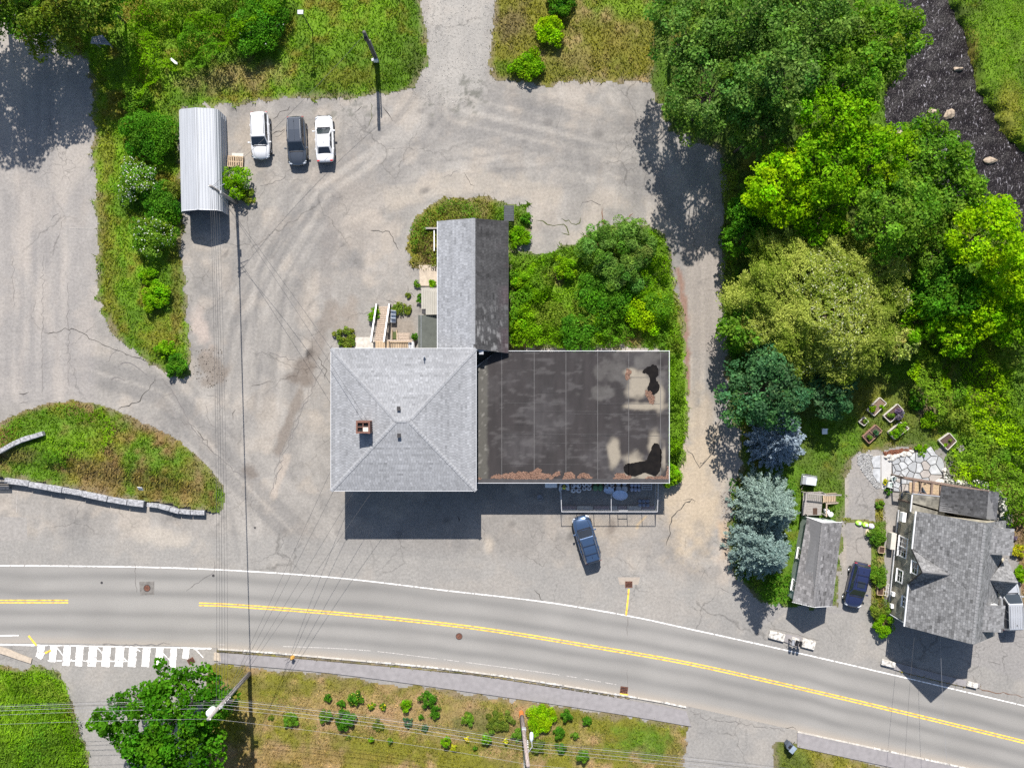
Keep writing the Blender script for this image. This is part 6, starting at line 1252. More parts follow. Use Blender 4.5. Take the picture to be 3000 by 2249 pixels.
dk = thing('wooden_deck', 'weathered grey wooden deck with stairs behind the small garage', 'deck', tuple(W(2385, 1475)))
p0, p1 = W(2354, 1440, 1.0), W(2411, 1509, 1.0); n = 15; nme = None; st = (p0[1] - p1[1]) / n
for i in range(n):
    o = obj('plank', G().box(((p0[0] + p1[0]) / 2, p0[1] - st / 2, .98), (p1[0] - p0[0], st - .018, .04)), M_greywood, dk) if nme is None else link(bpy.data.objects.new('plank', nme), dk)
    nme = o.data; o.location = (-.012 * i, -st * i, 0)
for x in (p0[0] + .1, p1[0] - .1):
    for y in (p0[1] - .1, p1[1] + .15): obj('post', G().box((x, y, .95), (.11, .11, 1.9)), M_greywood, dk)
def rail(a, b, mat=M_greywood, w=.13, h=.05): obj('rail', G().span(a, b, w, h), mat, dk)
rail((p0[0], p0[1], 1.92), (p1[0], p0[1] - .22, 1.92)); rail((p1[0], p0[1] - .22, 1.92), (p1[0] + 1.8, p0[1] - .32, .95)); rail((p0[0], p0[1], 1.92), (p0[0] - .25, p1[1] + .2, 1.92))
rail((p1[0] + .02, p1[1] + 1.3, 1.92), (p1[0] + .0, p1[1], 1.92), M_wood); rail((p1[0] + .02, p1[1] + 1.25, 1.92), (p1[0] + 1.5, p1[1] + 1.2, .95), M_wood)
for i in range(9): obj('baluster', G().span((p0[0] + .2 + i * .2, p0[1] - .02 * i, 1.0), (p0[0] + .2 + i * .2, p0[1] - .02 * i, 1.9), .04, .04), M_greywood, dk)
nme = None
for i in range(7):
    o = obj('tread', G().box((p1[0] + .15, p1[1] + 1.62, .92), (.23, .78, .04)), M_newwood, dk) if nme is None else link(bpy.data.objects.new('tread', nme), dk); nme = o.data; o.location = (i * .215, 0, -.13 * i)
for y in (1.2, 2.04): obj('stringer', G().span((p1[0], p1[1] + y, .85), (p1[0] + 1.6, p1[1] + y, .05), .05, .2), M_wood, dk)
for i in range(7):
    for y in (1.22, 2.02): obj('baluster', G().span((p1[0] + .2 + i * .21, p1[1] + y, .8 - .13 * i), (p1[0] + .2 + i * .21, p1[1] + y, 1.8 - .13 * i), .04, .04), M_greywood, dk)
tag(obj('door_mat', G().box(W(2388, 1500, 1.02) + (0, .1, 0), (.42, .62, .03)), pmat('brown_mat', (.06, .035, .025), .95, .2, 8)), 'dark brown door mat on the grey deck', 'door mat')
for px, py, lb in ((2435, 1507, 'white-lidded bin by the corner of the garage, nearer the drive'), (2424, 1498, 'white-lidded bin half under the deck rail')):
    c = W(px, py, .9); t = thing('bin', lb, 'bin', (c[0], c[1], 0)); obj('body', G().lathe([(.001, 0), (.2, 0), (.24, .78), (.001, .78)], n=18), M_alu, t, smooth=True, local=True)
    obj('lid', G().lathe([(.26, .76), (.26, .82), (.2, .88), (.001, .91)], n=18), M_white, t, smooth=True, local=True); obj('handle', G().box((0, 0, .92), (.16, .03, .04)), M_white, t, local=True)
c = W(2368, 1407, .6); ct = thing('garden_trailer', 'grey garden trailer with a pale lid on the lawn behind the garage', 'trailer', (c[0], c[1], 0), R(-7))
M_lid = pmat('pale_lid', (.52, .56, .62), .4, .06, 2)
obj('box', G().box((.05, 0, .55), (1.35, .85, .5)), M_alu, ct, bevel=.05, local=True); obj('lid', G().box((.22, -.06, .84), (1.0, .68, .07)), M_lid, ct, bevel=.04, local=True)
obj('rail', G().tube([(-.75, -.5, .85), (-.75, .55, .85), (.7, .5, .85), (.75, .1, .85)], .03, 6), M_alu, ct, local=True)
for y in (-.52, .52): obj('wheel', G().lathe([(.05, -.06), (.25, -.06), (.28, 0), (.25, .06), (.05, .06)], (0, y, .28), 16, 'y'), M_rubber, ct, local=True)
obj('drawbar', G().tube([(-.3, -.4, .4), (-.45, -.95, .3)], .03, 6), M_wood, ct, local=True)
# ------------------------------------------------------------------ raised beds
def bed(label, corners, h=.42, mat=None, plants=(), divider=False, soil=(.075, .05, .04), tall=False):
    P = [W(x, y, h)[:2] for x, y in corners]; c = sum(P) / 4; t = thing('raised_bed', label, 'planter', (c[0], c[1], 0), 0, 'raised garden beds'); mat = mat or M_offwhite
    for i in range(4):
        a, b = P[i], P[(i + 1) % 4]; d = (b - a) / np.linalg.norm(b - a)
        for k in range(2): obj('board', G().span((*(a + d * .02), h * (.25 + .5 * k)), (*(b - d * .02), h * (.25 + .5 * k)), .06, h * .48), mat, t)
    obj('soil', G().prism([tuple(c + (p - c) * .93) for p in P], .02, h * .8), pmat('bed_soil', soil, .95, .3, 12, bump=.5), t)
    if divider: obj('divider', G().span((*((P[0] + P[3]) / 2), h * .8), (*((P[1] + P[2]) / 2), h * .8), .05, .2), mat, t)
    for (px, py, r, hh, pal) in plants:
        q = W(px, py, h + hh * .5); cen = np.array((q[0], q[1], h * .8 + hh * .45)); C, Rr = crown_clumps(cen, r / PPM, hh * .5, 7, .45, px, -.2); V, F, cc = clump_leaves(C, Rr, int(260 * (r / 12) ** 2) + 40, (.12, .08), FOLIAGE[pal]); o = npmesh('plant', V, F, M_leaf, t, cc)
bed('long raised bed with bare soil and a leafy end, top of the group', [(2578, 1164), (2598, 1181), (2562, 1218), (2542, 1200)], plants=((2558, 1196, 13, .4, 'lime'), (2585, 1192, 7, .3, 'bright')), soil=(.16, .11, .08))
bed('raised bed overgrown by a grey-blue plant', [(2630, 1183), (2648, 1202), (2609, 1237), (2589, 1218)], plants=((2632, 1212, 19, .7, 'purple'), (2612, 1215, 12, .4, 'mid')))
bed('smallest raised bed, nearly square', [(2532, 1221), (2545, 1234), (2532, 1247), (2517, 1236)], plants=((2537, 1233, 7, .3, 'mid'),))
bed('reddish raised bed split by a divider', [(2566, 1244), (2585, 1262), (2547, 1299), (2528, 1279)], mat=pmat('reddish_board', (.26, .15, .11), .85, .2, 4), divider=True, plants=((2568, 1268, 10, .4, 'bluegreen'), (2550, 1283, 9, .35, 'mid')))
bed('raised bed full of lush green leaves', [(2638, 1236), (2664, 1254), (2623, 1287), (2603, 1266)], plants=((2645, 1252, 15, .5, 'bright'), (2625, 1270, 15, .5, 'bright'), (2635, 1262, 14, .5, 'mid')))
bed('raised bed standing apart by the bank, dark soil', [(2782, 1268), (2803, 1292), (2777, 1318), (2751, 1290)], plants=((2786, 1292, 7, .25, 'olive'), (2772, 1302, 5, .2, 'lime')))
pc = thing('slatted_crate', 'small slatted wooden crate beside the bed on the bank', 'crate', tuple(W(2812, 1313)), R(35))
for i in range(6): obj('slat', G().box((-.28 + i * .11, 0, .3), (.07, .5, .03)), M_greywood, pc, local=True)
for y in (-.2, .2): obj('bearer', G().box((0, y, .15), (.62, .06, .27)), M_greywood, pc, local=True)
tag(obj('garden_chair', G().box(W(2416, 1263, .45), (.5, .55, .05)).box(W(2416, 1256, .7) , (.5, .05, .5)).box(W(2410, 1266, .22), (.05, .05, .44)).box(W(2422, 1266, .22), (.05, .05, .44)).box(W(2410, 1258, .22), (.05, .05, .44)).box(W(2422, 1258, .22), (.05, .05, .44)), M_white), 'white garden chair in the shade beside the violet-blue spruce', 'chair')

# ------------------------------------------------------------------ patio
def clip(poly, a, b, c):
    """keep the part with a*x+b*y<=c"""
    out = []
    for i in range(len(poly)):
        p, q = poly[i], poly[(i + 1) % len(poly)]; dp, dq = a * p[0] + b * p[1] - c, a * q[0] + b * q[1] - c
        if dp <= 0: out.append(p)
        if dp * dq < 0: t = dp / (dp - dq); out.append((p[0] + (q[0] - p[0]) * t, p[1] + (q[1] - p[1]) * t))
    return out
def flagstones(parent, outline_px, n, gap, z0, z1, mats, seed):
    rs = np.random.default_rng(seed); P = W2(outline_px); lo, hi = P.min(0), P.max(0); S = []
    while len(S) < n:
        best = None
        for _ in range(14):
            q = rs.uniform(lo, hi)
            if not inpoly(np.array([q[0]]), np.array([q[1]]), P)[0]: continue
            d = min([np.hypot(*(q - s)) for s in S], default=9)
            if best is None or d > best[0]: best = (d, q)
        if best: S.append(best[1])
    if sum(P[i][0] * P[(i + 1) % len(P)][1] - P[(i + 1) % len(P)][0] * P[i][1] for i in range(len(P))) < 0: P = P[::-1]
    for i, s in enumerate(S):
        cell = [tuple(p) for p in P]
        for j, t in enumerate(S):
            if i == j: continue
            m = (s + t) / 2; d = (t - s) / np.linalg.norm(t - s); cell = clip(cell, d[0], d[1], d @ m - gap / 2)
            if len(cell) < 3: break
        if len(cell) < 3: continue
        g = G().prism(cell, z0, z1 + rs.uniform(-.008, .008)); obj('flagstone', g, mats[rs.integers(len(mats))], parent, bevel=.01)
pt = tag(obj('patio', G().prism(W2([(2611, 1345), (2665, 1327), (2701, 1320), (2726, 1306), (2742, 1328), (2760, 1341), (2767, 1362), (2760, 1398), (2740, 1412), (2700, 1415), (2674, 1445), (2615, 1440)]), -.05, .05), pmat('patio_joint', (.05, .045, .04), .95, .2, 8)), 'flagstone patio of large grey irregular stones', kind='structure')
M_flag2 = pmat('bluestone_b', (.29, .30, .315), .75, .1, 2.5); M_flag3 = pmat('brownish_flag', (.31, .285, .27), .8, .12, 2.5)
FL = [M_flag, M_flag, M_flag2, M_flag2, M_flag, M_flag2, M_flag, M_flag3]
flagstones(pt, [(2613, 1347), (2665, 1329), (2701, 1322), (2726, 1308), (2740, 1329), (2758, 1342), (2765, 1362), (2758, 1396), (2740, 1410), (2700, 1412), (2640, 1400), (2615, 1395)], 24, .07, .05, .12, FL, 4)
flagstones(pt, [(2616, 1398), (2640, 1402), (2690, 1412), (2672, 1443), (2617, 1437)], 10, .06, .05, .11, FL, 5)
pth = tag(obj('path', G().prism(W2([(2581, 1333), (2612, 1334), (2610, 1400), (2596, 1432), (2582, 1432)]), -.02, .06), pmat('pale_slab', (.40, .395, .39), .8, .06, 2)), 'pale smooth stone path slab beside the patio', kind='structure')
for pts in ([(2556, 1337), (2579, 1333), (2579, 1370), (2558, 1369), (2553, 1352)], [(2558, 1371), (2579, 1372), (2578, 1416), (2570, 1410), (2556, 1390)]): obj('flagstone', G().prism(W2(pts), 0, .08), M_flag, pth, bevel=.01)
def pebbles(label, px_pts, n, cols, size, z=.02, name='gravel'):
    P = W2(px_pts); lo, hi = P.min(0), P.max(0); x = rng.uniform(lo[0], hi[0], n * 3); y = rng.uniform(lo[1], hi[1], n * 3); k = inpoly(x, y, P); x, y = x[k][:n], y[k][:n]; n = len(x)
    oc = np.array([(1, 0, 0), (0, 1, 0), (-1, 0, 0), (0, -1, 0), (0, 0, 1)]); s = rng.uniform(*size, n); a = rng.uniform(0, 6.3, n); ca, sa = np.cos(a), np.sin(a)
    e = rng.uniform(.6, 1.2, (n, 3)); V = oc[None] * s[:, None, None] * e[:, None]; X = V[..., 0] * ca[:, None] - V[..., 1] * sa[:, None]; Y = V[..., 0] * sa[:, None] + V[..., 1] * ca[:, None]
    V = np.stack([X + x[:, None], Y + y[:, None], V[..., 2] + z], -1).reshape(-1, 3); b = np.arange(n)[:, None] * 5; F = np.concatenate([b + np.array(q) for q in ((0, 1, 4), (1, 2, 4), (2, 3, 4), (3, 0, 4))])
    m = rng.random((n, 1)); c = np.array(cols[0]) * (1 - m) + np.array(cols[1]) * m; tag(npmesh(name, V, F, M_stone_col, None, np.repeat(c, 5, 0)), label, kind='stuff')
pebbles('pale loose gravel at the top of the house drive', [(2512, 1335), (2530, 1328), (2556, 1332), (2553, 1352), (2558, 1392), (2572, 1412), (2580, 1428), (2565, 1430), (2545, 1405), (2525, 1380), (2512, 1355)], 1500, ((.18, .18, .18), (.46, .46, .46)), (.04, .10))
pebbles('loose stones on the gravel drive at the top', [(1240, -30), (1440, -30), (1440, 180), (1400, 260), (1330, 330), (1200, 290), (1235, 210)], 1600, ((.20, .19, .17), (.45, .43, .40)), (.025, .06), .0)
pebbles('broken asphalt lumps beside the strip tip', [(575, 1020), (650, 1020), (665, 1120), (600, 1140), (565, 1100)], 170, ((.08, .07, .06), (.22, .19, .16)), (.02, .10), .0, 'rubble')
pebbles('crumbled asphalt where the lane meets the spruces', [(2110, 1440), (2150, 1440), (2150, 1640), (2125, 1640)], 260, ((.12, .10, .09), (.36, .30, .24)), (.03, .09), .0, 'rubble')
debris('red-brown bark mulch bed above the patio', [(2586, 1322), (2630, 1315), (2668, 1312), (2670, 1320), (2640, 1330), (2590, 1334)], .08, ((.13, .05, .03), (.24, .10, .06)), 1300, .3, name='mulch')
for k, (px, py, r) in enumerate([(2595, 1338, .22), (2604, 1336, .26), (2612, 1343, .3), (2620, 1337, .3), (2629, 1335, .24), (2638, 1332, .28), (2647, 1330, .36), (2660, 1329, .36), (2668, 1322, .24), (2606, 1346, .2)]):
    c = W(px, py); o = tag(obj('edging_stone', rock_geo((c[0], c[1], .1), (r, r * .8, .28), k + 20), M_white_stone), 'pale edging stone of the mulch bed, %s from the left' % ORD[k], 'stone', 'edging stones of the mulch bed')
for k, (px, py, rx, ry) in enumerate([(2752, 1410, .5, .3), (2772, 1408, .45, .4), (2790, 1412, .5, .35), (2806, 1412, .55, .35), (2822, 1417, .5, .3), (2838, 1418, .55, .35), (2856, 1415, .6, .4), (2874, 1420, .6, .4), (2885, 1428, .5, .45), (2905, 1440, .5, .5), (2920, 1448, .5, .5), (2932, 1462, .4, .5), (2934, 1485, .4, .5), (2938, 1505, .4, .5), (2766, 1388, .25, .25), (2763, 1376, .22, .25), (2768, 1398, .25, .2)]):
    c = W(px, py); tag(obj('wall_stone', rock_geo((c[0], c[1], .2), (rx, ry, .35), k + 50, .8, .2), M_white_stone), ('pale rough stone of the low porch wall, %s from the patio' % ORD[k] if k < 14 else 'small pale stone at the patio edge, %s up from the porch' % ORD[k - 14]), 'stone', 'stones of the low wall round the porch')
def metal_chair(label, px, py, rz):
    c = W(px, py, .45); t = thing('patio_chair', label, 'chair', (c[0], c[1], .1), R(rz)); s = .26
    obj('seat', G().box((0, 0, .42), (.5, .5, .03)), M_sage, t, local=True)
    for sx_ in (-1, 1):
        for sy_ in (-1, 1): obj('leg', G().tube([(sx_ * s, sy_ * s, 0), (sx_ * s, sy_ * s, .44 if sy_ < 0 else .9)], .022, 6), M_white, t, local=True)
    obj('backrest', G().tube([(-s, s, .9), (s, s, .9)], .025, 6).tube([(-s, s, .65), (s, s, .65)], .018, 6), M_white, t, local=True)
    for sx_ in (-1, 1): obj('armrest', G().tube([(sx_ * s, -s, .44), (sx_ * s, -s, .64), (sx_ * s, s, .66)], .022, 6), M_white, t, local=True)
metal_chair('pale metal chair on the patio nearer the flagstones', 2616, 1400, 30); metal_chair('pale metal chair on the patio beside the path slab', 2606, 1419, 80)
c = W(2655, 1452, .7); tb = thing('glass_table', 'round dark glass table on the lower patio', 'table', (c[0], c[1], 0)); obj('top', G().lathe([(.001, .72), (.5, .72), (.52, .70), (.5, .68), (.001, .68)], n=24), M_glass, tb, smooth=True, local=True)
for a in range(4): obj('leg', G().tube([(0.1 * math.cos(a * 1.57), .1 * math.sin(a * 1.57), .68), (.4 * math.cos(a * 1.57), .4 * math.sin(a * 1.57), 0)], .02, 6), M_black, tb, local=True)
c = W(2902, 1427, .2); tp = thing('flower_pot', 'clay pot with a round green plant on the stones by the porch', 'flower pot', (c[0], c[1], .3)); obj('pot', G().lathe([(.001, 0), (.16, 0), (.24, .36), (.20, .36), (.19, .3), (.001, .3)], n=18), pmat('terracotta', (.30, .14, .07), .85, .15, 5), tp, local=True)
C, Rr = crown_clumps(np.array((c[0], c[1], .75)), .24, .2, 6, .5); V, F, cc = clump_leaves(C, Rr, 220, (.09, .06), FOLIAGE['bright']); npmesh('plant', V, F, M_leaf, tp, cc)
for px, py, w, h, lb in ((2583, 1610, .55, .6, 'square wooden planter box of dark soil by the house wall'), (2580, 1725, .55, 1.15, 'long brown planter with a wire trellis by the house wall')):
    c = W(px, py, .4); t = thing('planter_box', lb, 'planter', (c[0], c[1], 0), HA)
    for s in (-1, 1): obj('board', G().box((s * w / 2, 0, .22), (.05, h, .44)), M_newwood, t, local=True); obj('board', G().box((0, s * h / 2, .22), (w - .05, .05, .44)), M_newwood, t, local=True)
    obj('soil', G().box((0, 0, .2), (w - .06, h - .06, .3)), pmat('planter_soil', (.055, .03, .02), .95, .3, 12), t, local=True)
    if h > 1:
        g = G()
        for i in range(4): g.tube([(.4, -h / 2 + i * h / 3, .1), (.75, -h / 2 + i * h / 3, .5)], .015, 5)
        for i in range(3): g.tube([(.4 + i * .17, -h / 2, .1 + i * .2), (.4 + i * .17, h / 2, .1 + i * .2)], .015, 5)
        obj('trellis', g, M_white, t, local=True)
# ------------------------------------------------------------------ vehicles
def carpaint(name, c, metal=.0, rough=.28): return pmat(name, c, rough, .03, 1.0, metal, coat=1.0, spec=.5)
M_tyre = M_rubber
M_rim = pmat('alloy_rim', (.45, .46, .48), .3, .1, 4, metal=.9)
M_lamp = pmat('headlamp_glass', (.55, .58, .62), .12, .1, 3); M_tail = pmat('tail_lamp_red', (.45, .02, .025), .15, .1, 3)
def vehicle(label, cat, loc, heading, paint, L=4.65, Wd=1.86, H=1.68, kind='suv', roofmat=None, rails=True, glass=None, sunroof=False, ribs=0, crossbars=False, name='car'):
    t = thing(name, label, cat, (loc[0], loc[1], 0), R(heading)); w = Wd / 2; h = L / 2; glass = glass or M_glass
    if kind == 'suv':
        S = [(-1, .48, .50, .86, .93), (-.965, .75, .36, 1.00, 1.05), (-.84, .94, .27, 1.06, 1.10), (-.5, 1.0, .24, 1.06, 1.10), (0, 1.0, .24, 1.03, 1.08), (.32, 1.0, .24, 1.00, 1.07), (.52, .99, .25, .95, 1.05), (.72, .95, .28, .89, 1.0), (.86, .84, .32, .80, .90), (.955, .66, .38, .68, .75), (1.0, .38, .45, .60, .63)]
        cab = dict(xb0=-.955, xr0=-.86, xr1=.13, xb1=.44, wb=.90, wr=.715, zb=1.04)
    else:
        S = [(-1, .66, .48, .78, .84), (-.96, .86, .36, .92, .98), (-.8, .96, .27, .97, 1.03), (-.45, 1.0, .24, .95, 1.0), (0, 1.0, .24, .92, .97), (.28, 1.0, .24, .90, .96), (.5, .98, .25, .86, .93), (.75, .94, .28, .79, .87), (.92, .84, .33, .70, .77), (.985, .70, .40, .60, .65), (1.0, .56, .45, .55, .57)]
        cab = dict(xb0=-.70, xr0=-.40, xr1=.10, xb1=.42, wb=.88, wr=.66, zb=.95)
    ring = lambda x, f, zl, zb, zt: [(x, 0, zl), (x, w * f * .80, zl), (x, w * f * .965, zl + .13), (x, w * f, zl + .36), (x, w * f * .985, zb - .10), (x, w * f * .90, zb), (x, w * f * .55, zt - .012), (x, 0, zt)]
    v = []; n = 14
    for q in S:
        r = ring(q[0] * h, *q[1:]); full = r + [(p[0], -p[1], p[2]) for p in r[-2:0:-1]]; v += full
    g = G(); m = len(S); f = [(i * n + k, i * n + (k + 1) % n, (i + 1) * n + (k + 1) % n, (i + 1) * n + k) for i in range(m - 1) for k in range(n)]
    f += [tuple(range(n)), tuple(range((m - 1) * n + n - 1, (m - 1) * n - 1, -1))]; g.add(v, f)
    obj('body', g, paint, t, True, 0, 2, True)
    # cabin shell
    xb0, xr0, xr1, xb1 = (cab[k] * h for k in ('xb0', 'xr0', 'xr1', 'xb1')); wb, wr, zb = cab['wb'] * w, cab['wr'] * w, cab['zb'] - .04; zr = H - .05
    B = {'rb': (xb0, zb, wb * .93), 'rr': (xr0, zr - .03, wr * .95), 'fr': (xr1, zr - .01, wr), 'fb': (xb1, zb - .02, wb * .96)}
    def pt(k, s): x, z, y = B[k]; return (x, s * y, z)
    mid = ((xr0 + xr1) / 2, zr + .02)
    cv = [pt('rb', -1), pt('rb', 1), pt('rr', -1), pt('rr', 1), pt('fr', -1), pt('fr', 1), pt('fb', -1), pt('fb', 1), (mid[0], -wr * 1.02, mid[1]), (mid[0], wr * 1.02, mid[1])]
    g = G().add(cv, [(0, 1, 3, 2), (2, 3, 9, 8), (8, 9, 5, 4), (4, 5, 7, 6), (0, 2, 8, 4, 6), (1, 7, 5, 9, 3)])
    obj('cabin', g, paint, t, False, .07, 0, True)
    def panel(nm, a, b, c, d, ins, mat, lift=.018, parent=None):
        """glass panel on quad a-b-c-d inset by fractions, corners clipped"""
        a, b, c, d = map(V3, (a, b, c, d)); cx = (a + b + c + d) / 4; nn = np.cross(b - a, d - a); nn /= np.linalg.norm(nn)
        if nn @ (cx - np.array((mid[0], 0, zb - .3))) < 0: nn = -nn
        P = lambda u, vv: (a * (1 - u) + b * u) * (1 - vv) + (d * (1 - u) + c * u) * vv
        u0, u1, v0, v1 = ins; e = .06; uv = [(u0 + e, v0), (u1 - e, v0), (u1, v0 + e), (u1, v1 - e), (u1 - e, v1), (u0 + e, v1), (u0, v1 - e), (u0, v0 + e)]
        pts = [P(*q) + nn * lift for q in uv]; bot = [p - nn * .03 for p in pts]; g = G().add(pts + bot, [tuple(range(8))] + [(i, 8 + i, 8 + (i + 1) % 8, (i + 1) % 8) for i in range(8)])
        return obj(nm, g, mat, parent or t, local=True)
    ws = panel('windshield', pt('fb', -1), pt('fb', 1), pt('fr', 1), pt('fr', -1), (.04, .96, .03, .95), glass)
    for s in (-.45, .25): obj('wiper', G().tube([(xb1 - .02, s * wb, zb + .04), (xb1 - .30, (s + .3) * wb, zb + .27)], .012, 4), M_black, t, local=True)
    panel('rear_window', pt('rb', -1), pt('rb', 1), pt('rr', 1), pt('rr', -1), (.07, .93, .14, .93), glass)
    for s in (-1, 1):
        a, b, c, d = pt('rb', s), pt('fb', s), pt('fr', s), pt('rr', s); spl = (.06, .34, .37, .63, .66, .93) if kind == 'suv' else (.18, .50, .53, .90, .0, .0)
        for q in range(3):
            if spl[2 * q + 1] - spl[2 * q] > .1: panel('side_window', a, b, c, d, (spl[2 * q], spl[2 * q + 1], .16, .86), glass, .02)
        obj('mirror', G().box((xb1 - .28, s * (w + .09), zb + .06), (.14, .20, .14)).box((xb1 - .24, s * (w - .04), zb + .02), (.06, .14, .05)), paint, t, bevel=.03, local=True)
        for xw in (-.60, .615):
            wh = obj('wheel', G().lathe([(.20, -.11), (.32, -.11), (.345, -.07), (.345, .07), (.32, .11), (.20, .11)], (xw * h, s * (w - .10), .345), 22, 'y'), M_tyre, t, True, local=True)
            obj('rim', G().lathe([(.001, .085), (.07, .09), (.2, .06), (.21, .10)], (xw * h, s * (w - .10), .345), 18, 'y') if s > 0 else G().lathe([(.001, -.085), (.07, -.09), (.2, -.06), (.21, -.10)], (xw * h, s * (w - .10), .345), 18, 'y'), M_rim, wh, local=True)
        obj('headlight', G().add([(h * .90, s * w * .86, .70), (h * .97, s * w * .58, .68), (h * .90, s * w * .60, .80), (h * .84, s * w * .88, .80), (h * .80, s * w * .90, .72)], [(0, 1, 2, 3, 4)]).box((h * .90, s * w * .64, .72), (.14, .20, .09)), M_lamp, t, bevel=.02, local=True)
        obj('tail_light', G().box((-h * .945, s * w * .70, .93), (.12, .26, .13)), M_tail, t, bevel=.03, local=True)
        if rails: obj('roof_rail', G().tube([(xr0 + .25, s * wr * .86, zr + .02), (xr0 + .35, s * wr * .86, zr + .07), (xr1 - .35, s * wr * .88, zr + .07), (xr1 - .2, s * wr * .88, zr + .03)], .018, 6), M_black if ribs == 0 else M_alu, t, local=True)
        obj('door_handle', G().box((-.1, s * w * .985, .88), (.18, .04, .03)).box((-1.0, s * w * .985, .9), (.18, .04, .03)), paint, t, local=True)
    obj('grille', G().box((h * .965, 0, .62), (.10, Wd * .5, .14)), M_black, t, bevel=.02, local=True); obj('bumper', G().box((-h * .985, 0, .52), (.10, Wd * .74, .18)), M_black, t, bevel=.03, local=True)
    obj('cowl', G().box((xb1 + .05, 0, zb + .045), (.10, wb * 1.55, .02)), M_black, t, local=True)
    obj('hood_seam', G().span((xb1 + .1, wb * .80, cab['zb'] + .015), (h * .86, wb * .62, cab['zb'] - .14), .012, .012).span((xb1 + .1, -wb * .80, cab['zb'] + .015), (h * .86, -wb * .62, cab['zb'] - .14), .012, .012), M_black, t, local=True)
    obj('licence_plate', G().box((-h * .99, 0, .72), (.03, .30, .15)), M_offwhite, t, local=True)
    obj('antenna', G().add([(xr0 + .38, -.03, zr + .03), (xr0 + .38, .03, zr + .03), (xr0 + .56, 0, zr + .03), (xr0 + .40, 0, zr + .12)], [(0, 1, 2), (0, 3, 1), (1, 3, 2), (2, 3, 0)]), M_black, t, local=True)
    if sunroof: obj('sunroof', G().box((xr1 - .55, 0, zr + .028), (.6, wr * 1.1, .02)), M_glass, t, bevel=.01, local=True)
    for i in range(ribs): obj('roof_rib', G().box(((xr0 + xr1) / 2, -wr * .8 + i * wr * 1.6 / (ribs - 1), zr + .03), ((xr1 - xr0) * .86, .035, .025)), paint, t, local=True)
    if crossbars:
        for x in (xr0 + .75, xr1 - .75): obj('cross_bar', G().tube([(x, -wr * .95, zr + .1), (x, wr * .95, zr + .1)], .02, 6), M_black, t, local=True)
    return t
P_white = carpaint('white_car_paint', (.58, .585, .60)); P_grey = carpaint('dark_grey_car_paint', (.10, .112, .13), .6, .22); P_blue = carpaint('steel_blue_car_paint', (.05, .09, .17), .5, .22); P_navy = carpaint('navy_car_paint', (.022, .03, .085), .3, .25); P_silver = carpaint('silver_car_paint', (.50, .51, .53), .4, .3)
G_teal = pmat('teal_glass', (.05, .14, .15), .05, .1, 1, spec=.8)
GP = 'cars parked in the lot'
for o in (vehicle('white suv with black roof rails, nearest the metal carport', 'car', W(761, 396, .9), -88, P_white, 4.6, 1.88, 1.70), vehicle('dark grey suv in the middle of the three parked cars', 'car', W(868, 412, .9), -87.5, P_grey, 4.75, 1.9, 1.72, ribs=3), vehicle('white sedan, rightmost of the three parked cars', 'car', W(950, 406, .8), 92.5, P_white, 4.6, 1.82, 1.46, 'sedan', rails=False, glass=None)): o['group'] = GP
vehicle('shiny steel-blue suv parked askew before the fenced enclosure', 'car', W(1719, 1580, .9), 106.5, P_blue, 4.75, 1.9, 1.72, crossbars=True)
vehicle('dark navy wagon with roof bars in the house drive', 'car', W(2513, 1715, .9), -102.5, P_navy, 4.45, 1.82, 1.66, crossbars=True, sunroof=True, glass=None)
vehicle('silver van with a ribbed roof half under the house eaves', 'van', W(2962, 1772, .95), 92, P_silver, 5.0, 1.95, 1.9, ribs=6)
# ------------------------------------------------------------------ poles, lamps and wires
def wire_pole(label, base, top, r0=.17, r1=.12, mat=None):
    t = thing('utility_pole', label, 'utility pole', (base[0], base[1], 0), 0, 'wooden utility poles'); b = V3(base); tp = V3(top)
    obj('shaft', G().tube([b - (0, 0, .2), b + (tp - b) * .5, tp], [r0, (r0 + r1) / 2, r1], 10), mat or M_pole, t, smooth=True); return t
def insulator(t, p): obj('insulator', G().lathe([(.001, .0), (.05, .0), (.06, .08), (.035, .12), (.05, .18), (.001, .2)], tuple(p), 10), M_white, t, smooth=True)
def fitting(t, p, d=(.2, .14, .3), mat=None, nm='bracket'): obj(nm, G().box(p, d), mat or M_steel, t, bevel=.02)
p1 = W(693, 595); p1t = p1 + (0, 0, 7.4); t1 = wire_pole('grey wooden pole leaning over the metal carport roof', p1, p1t, .16, .12)
for z, a in ((7.2, (.7, .35)), (6.7, (.55, .4)), (6.2, (1.0, .5))): obj('arm', G().tube([p1 + (0, 0, z), p1 + (a[0] * .9, a[1] * .9, z + .05)], .03, 6), M_alu, t1)
for z in (7.3, 6.9, 6.5): insulator(t1, p1 + (-.12, -.05, z))
fitting(t1, p1 + (.1, -.1, 5.0), (.35, .25, .55), M_alu, 'switch_box'); fitting(t1, p1 + (0, -.14, 6.6), (.12, .1, .5))
p2 = W(1105, 182); t2 = wire_pole('dark weathered pole with a pale meter box on the grass above the lot', p2, p2 + (-.1, .1, 7.0), .19, .15, pmat('dark_pole', (.10, .095, .09), .9, .3, 4, stretch=(4, 4, .5)))
fitting(t2, p2 + (.0, -.15, .9), (.45, .3, .55), M_white, 'meter_box'); fitting(t2, p2 + (-.3, -.05, .6), (.3, .25, .3), M_alu, 'meter_box'); fitting(t2, p2 + (-.1, -.1, 6.0), (.3, .25, .6), M_dark_iron, 'switch_box')
obj('conduit', G().tube([p2 + (.2, -.05, .2), p2 + (.2, -.05, 5.6)], .06, 8), M_pole, t2)
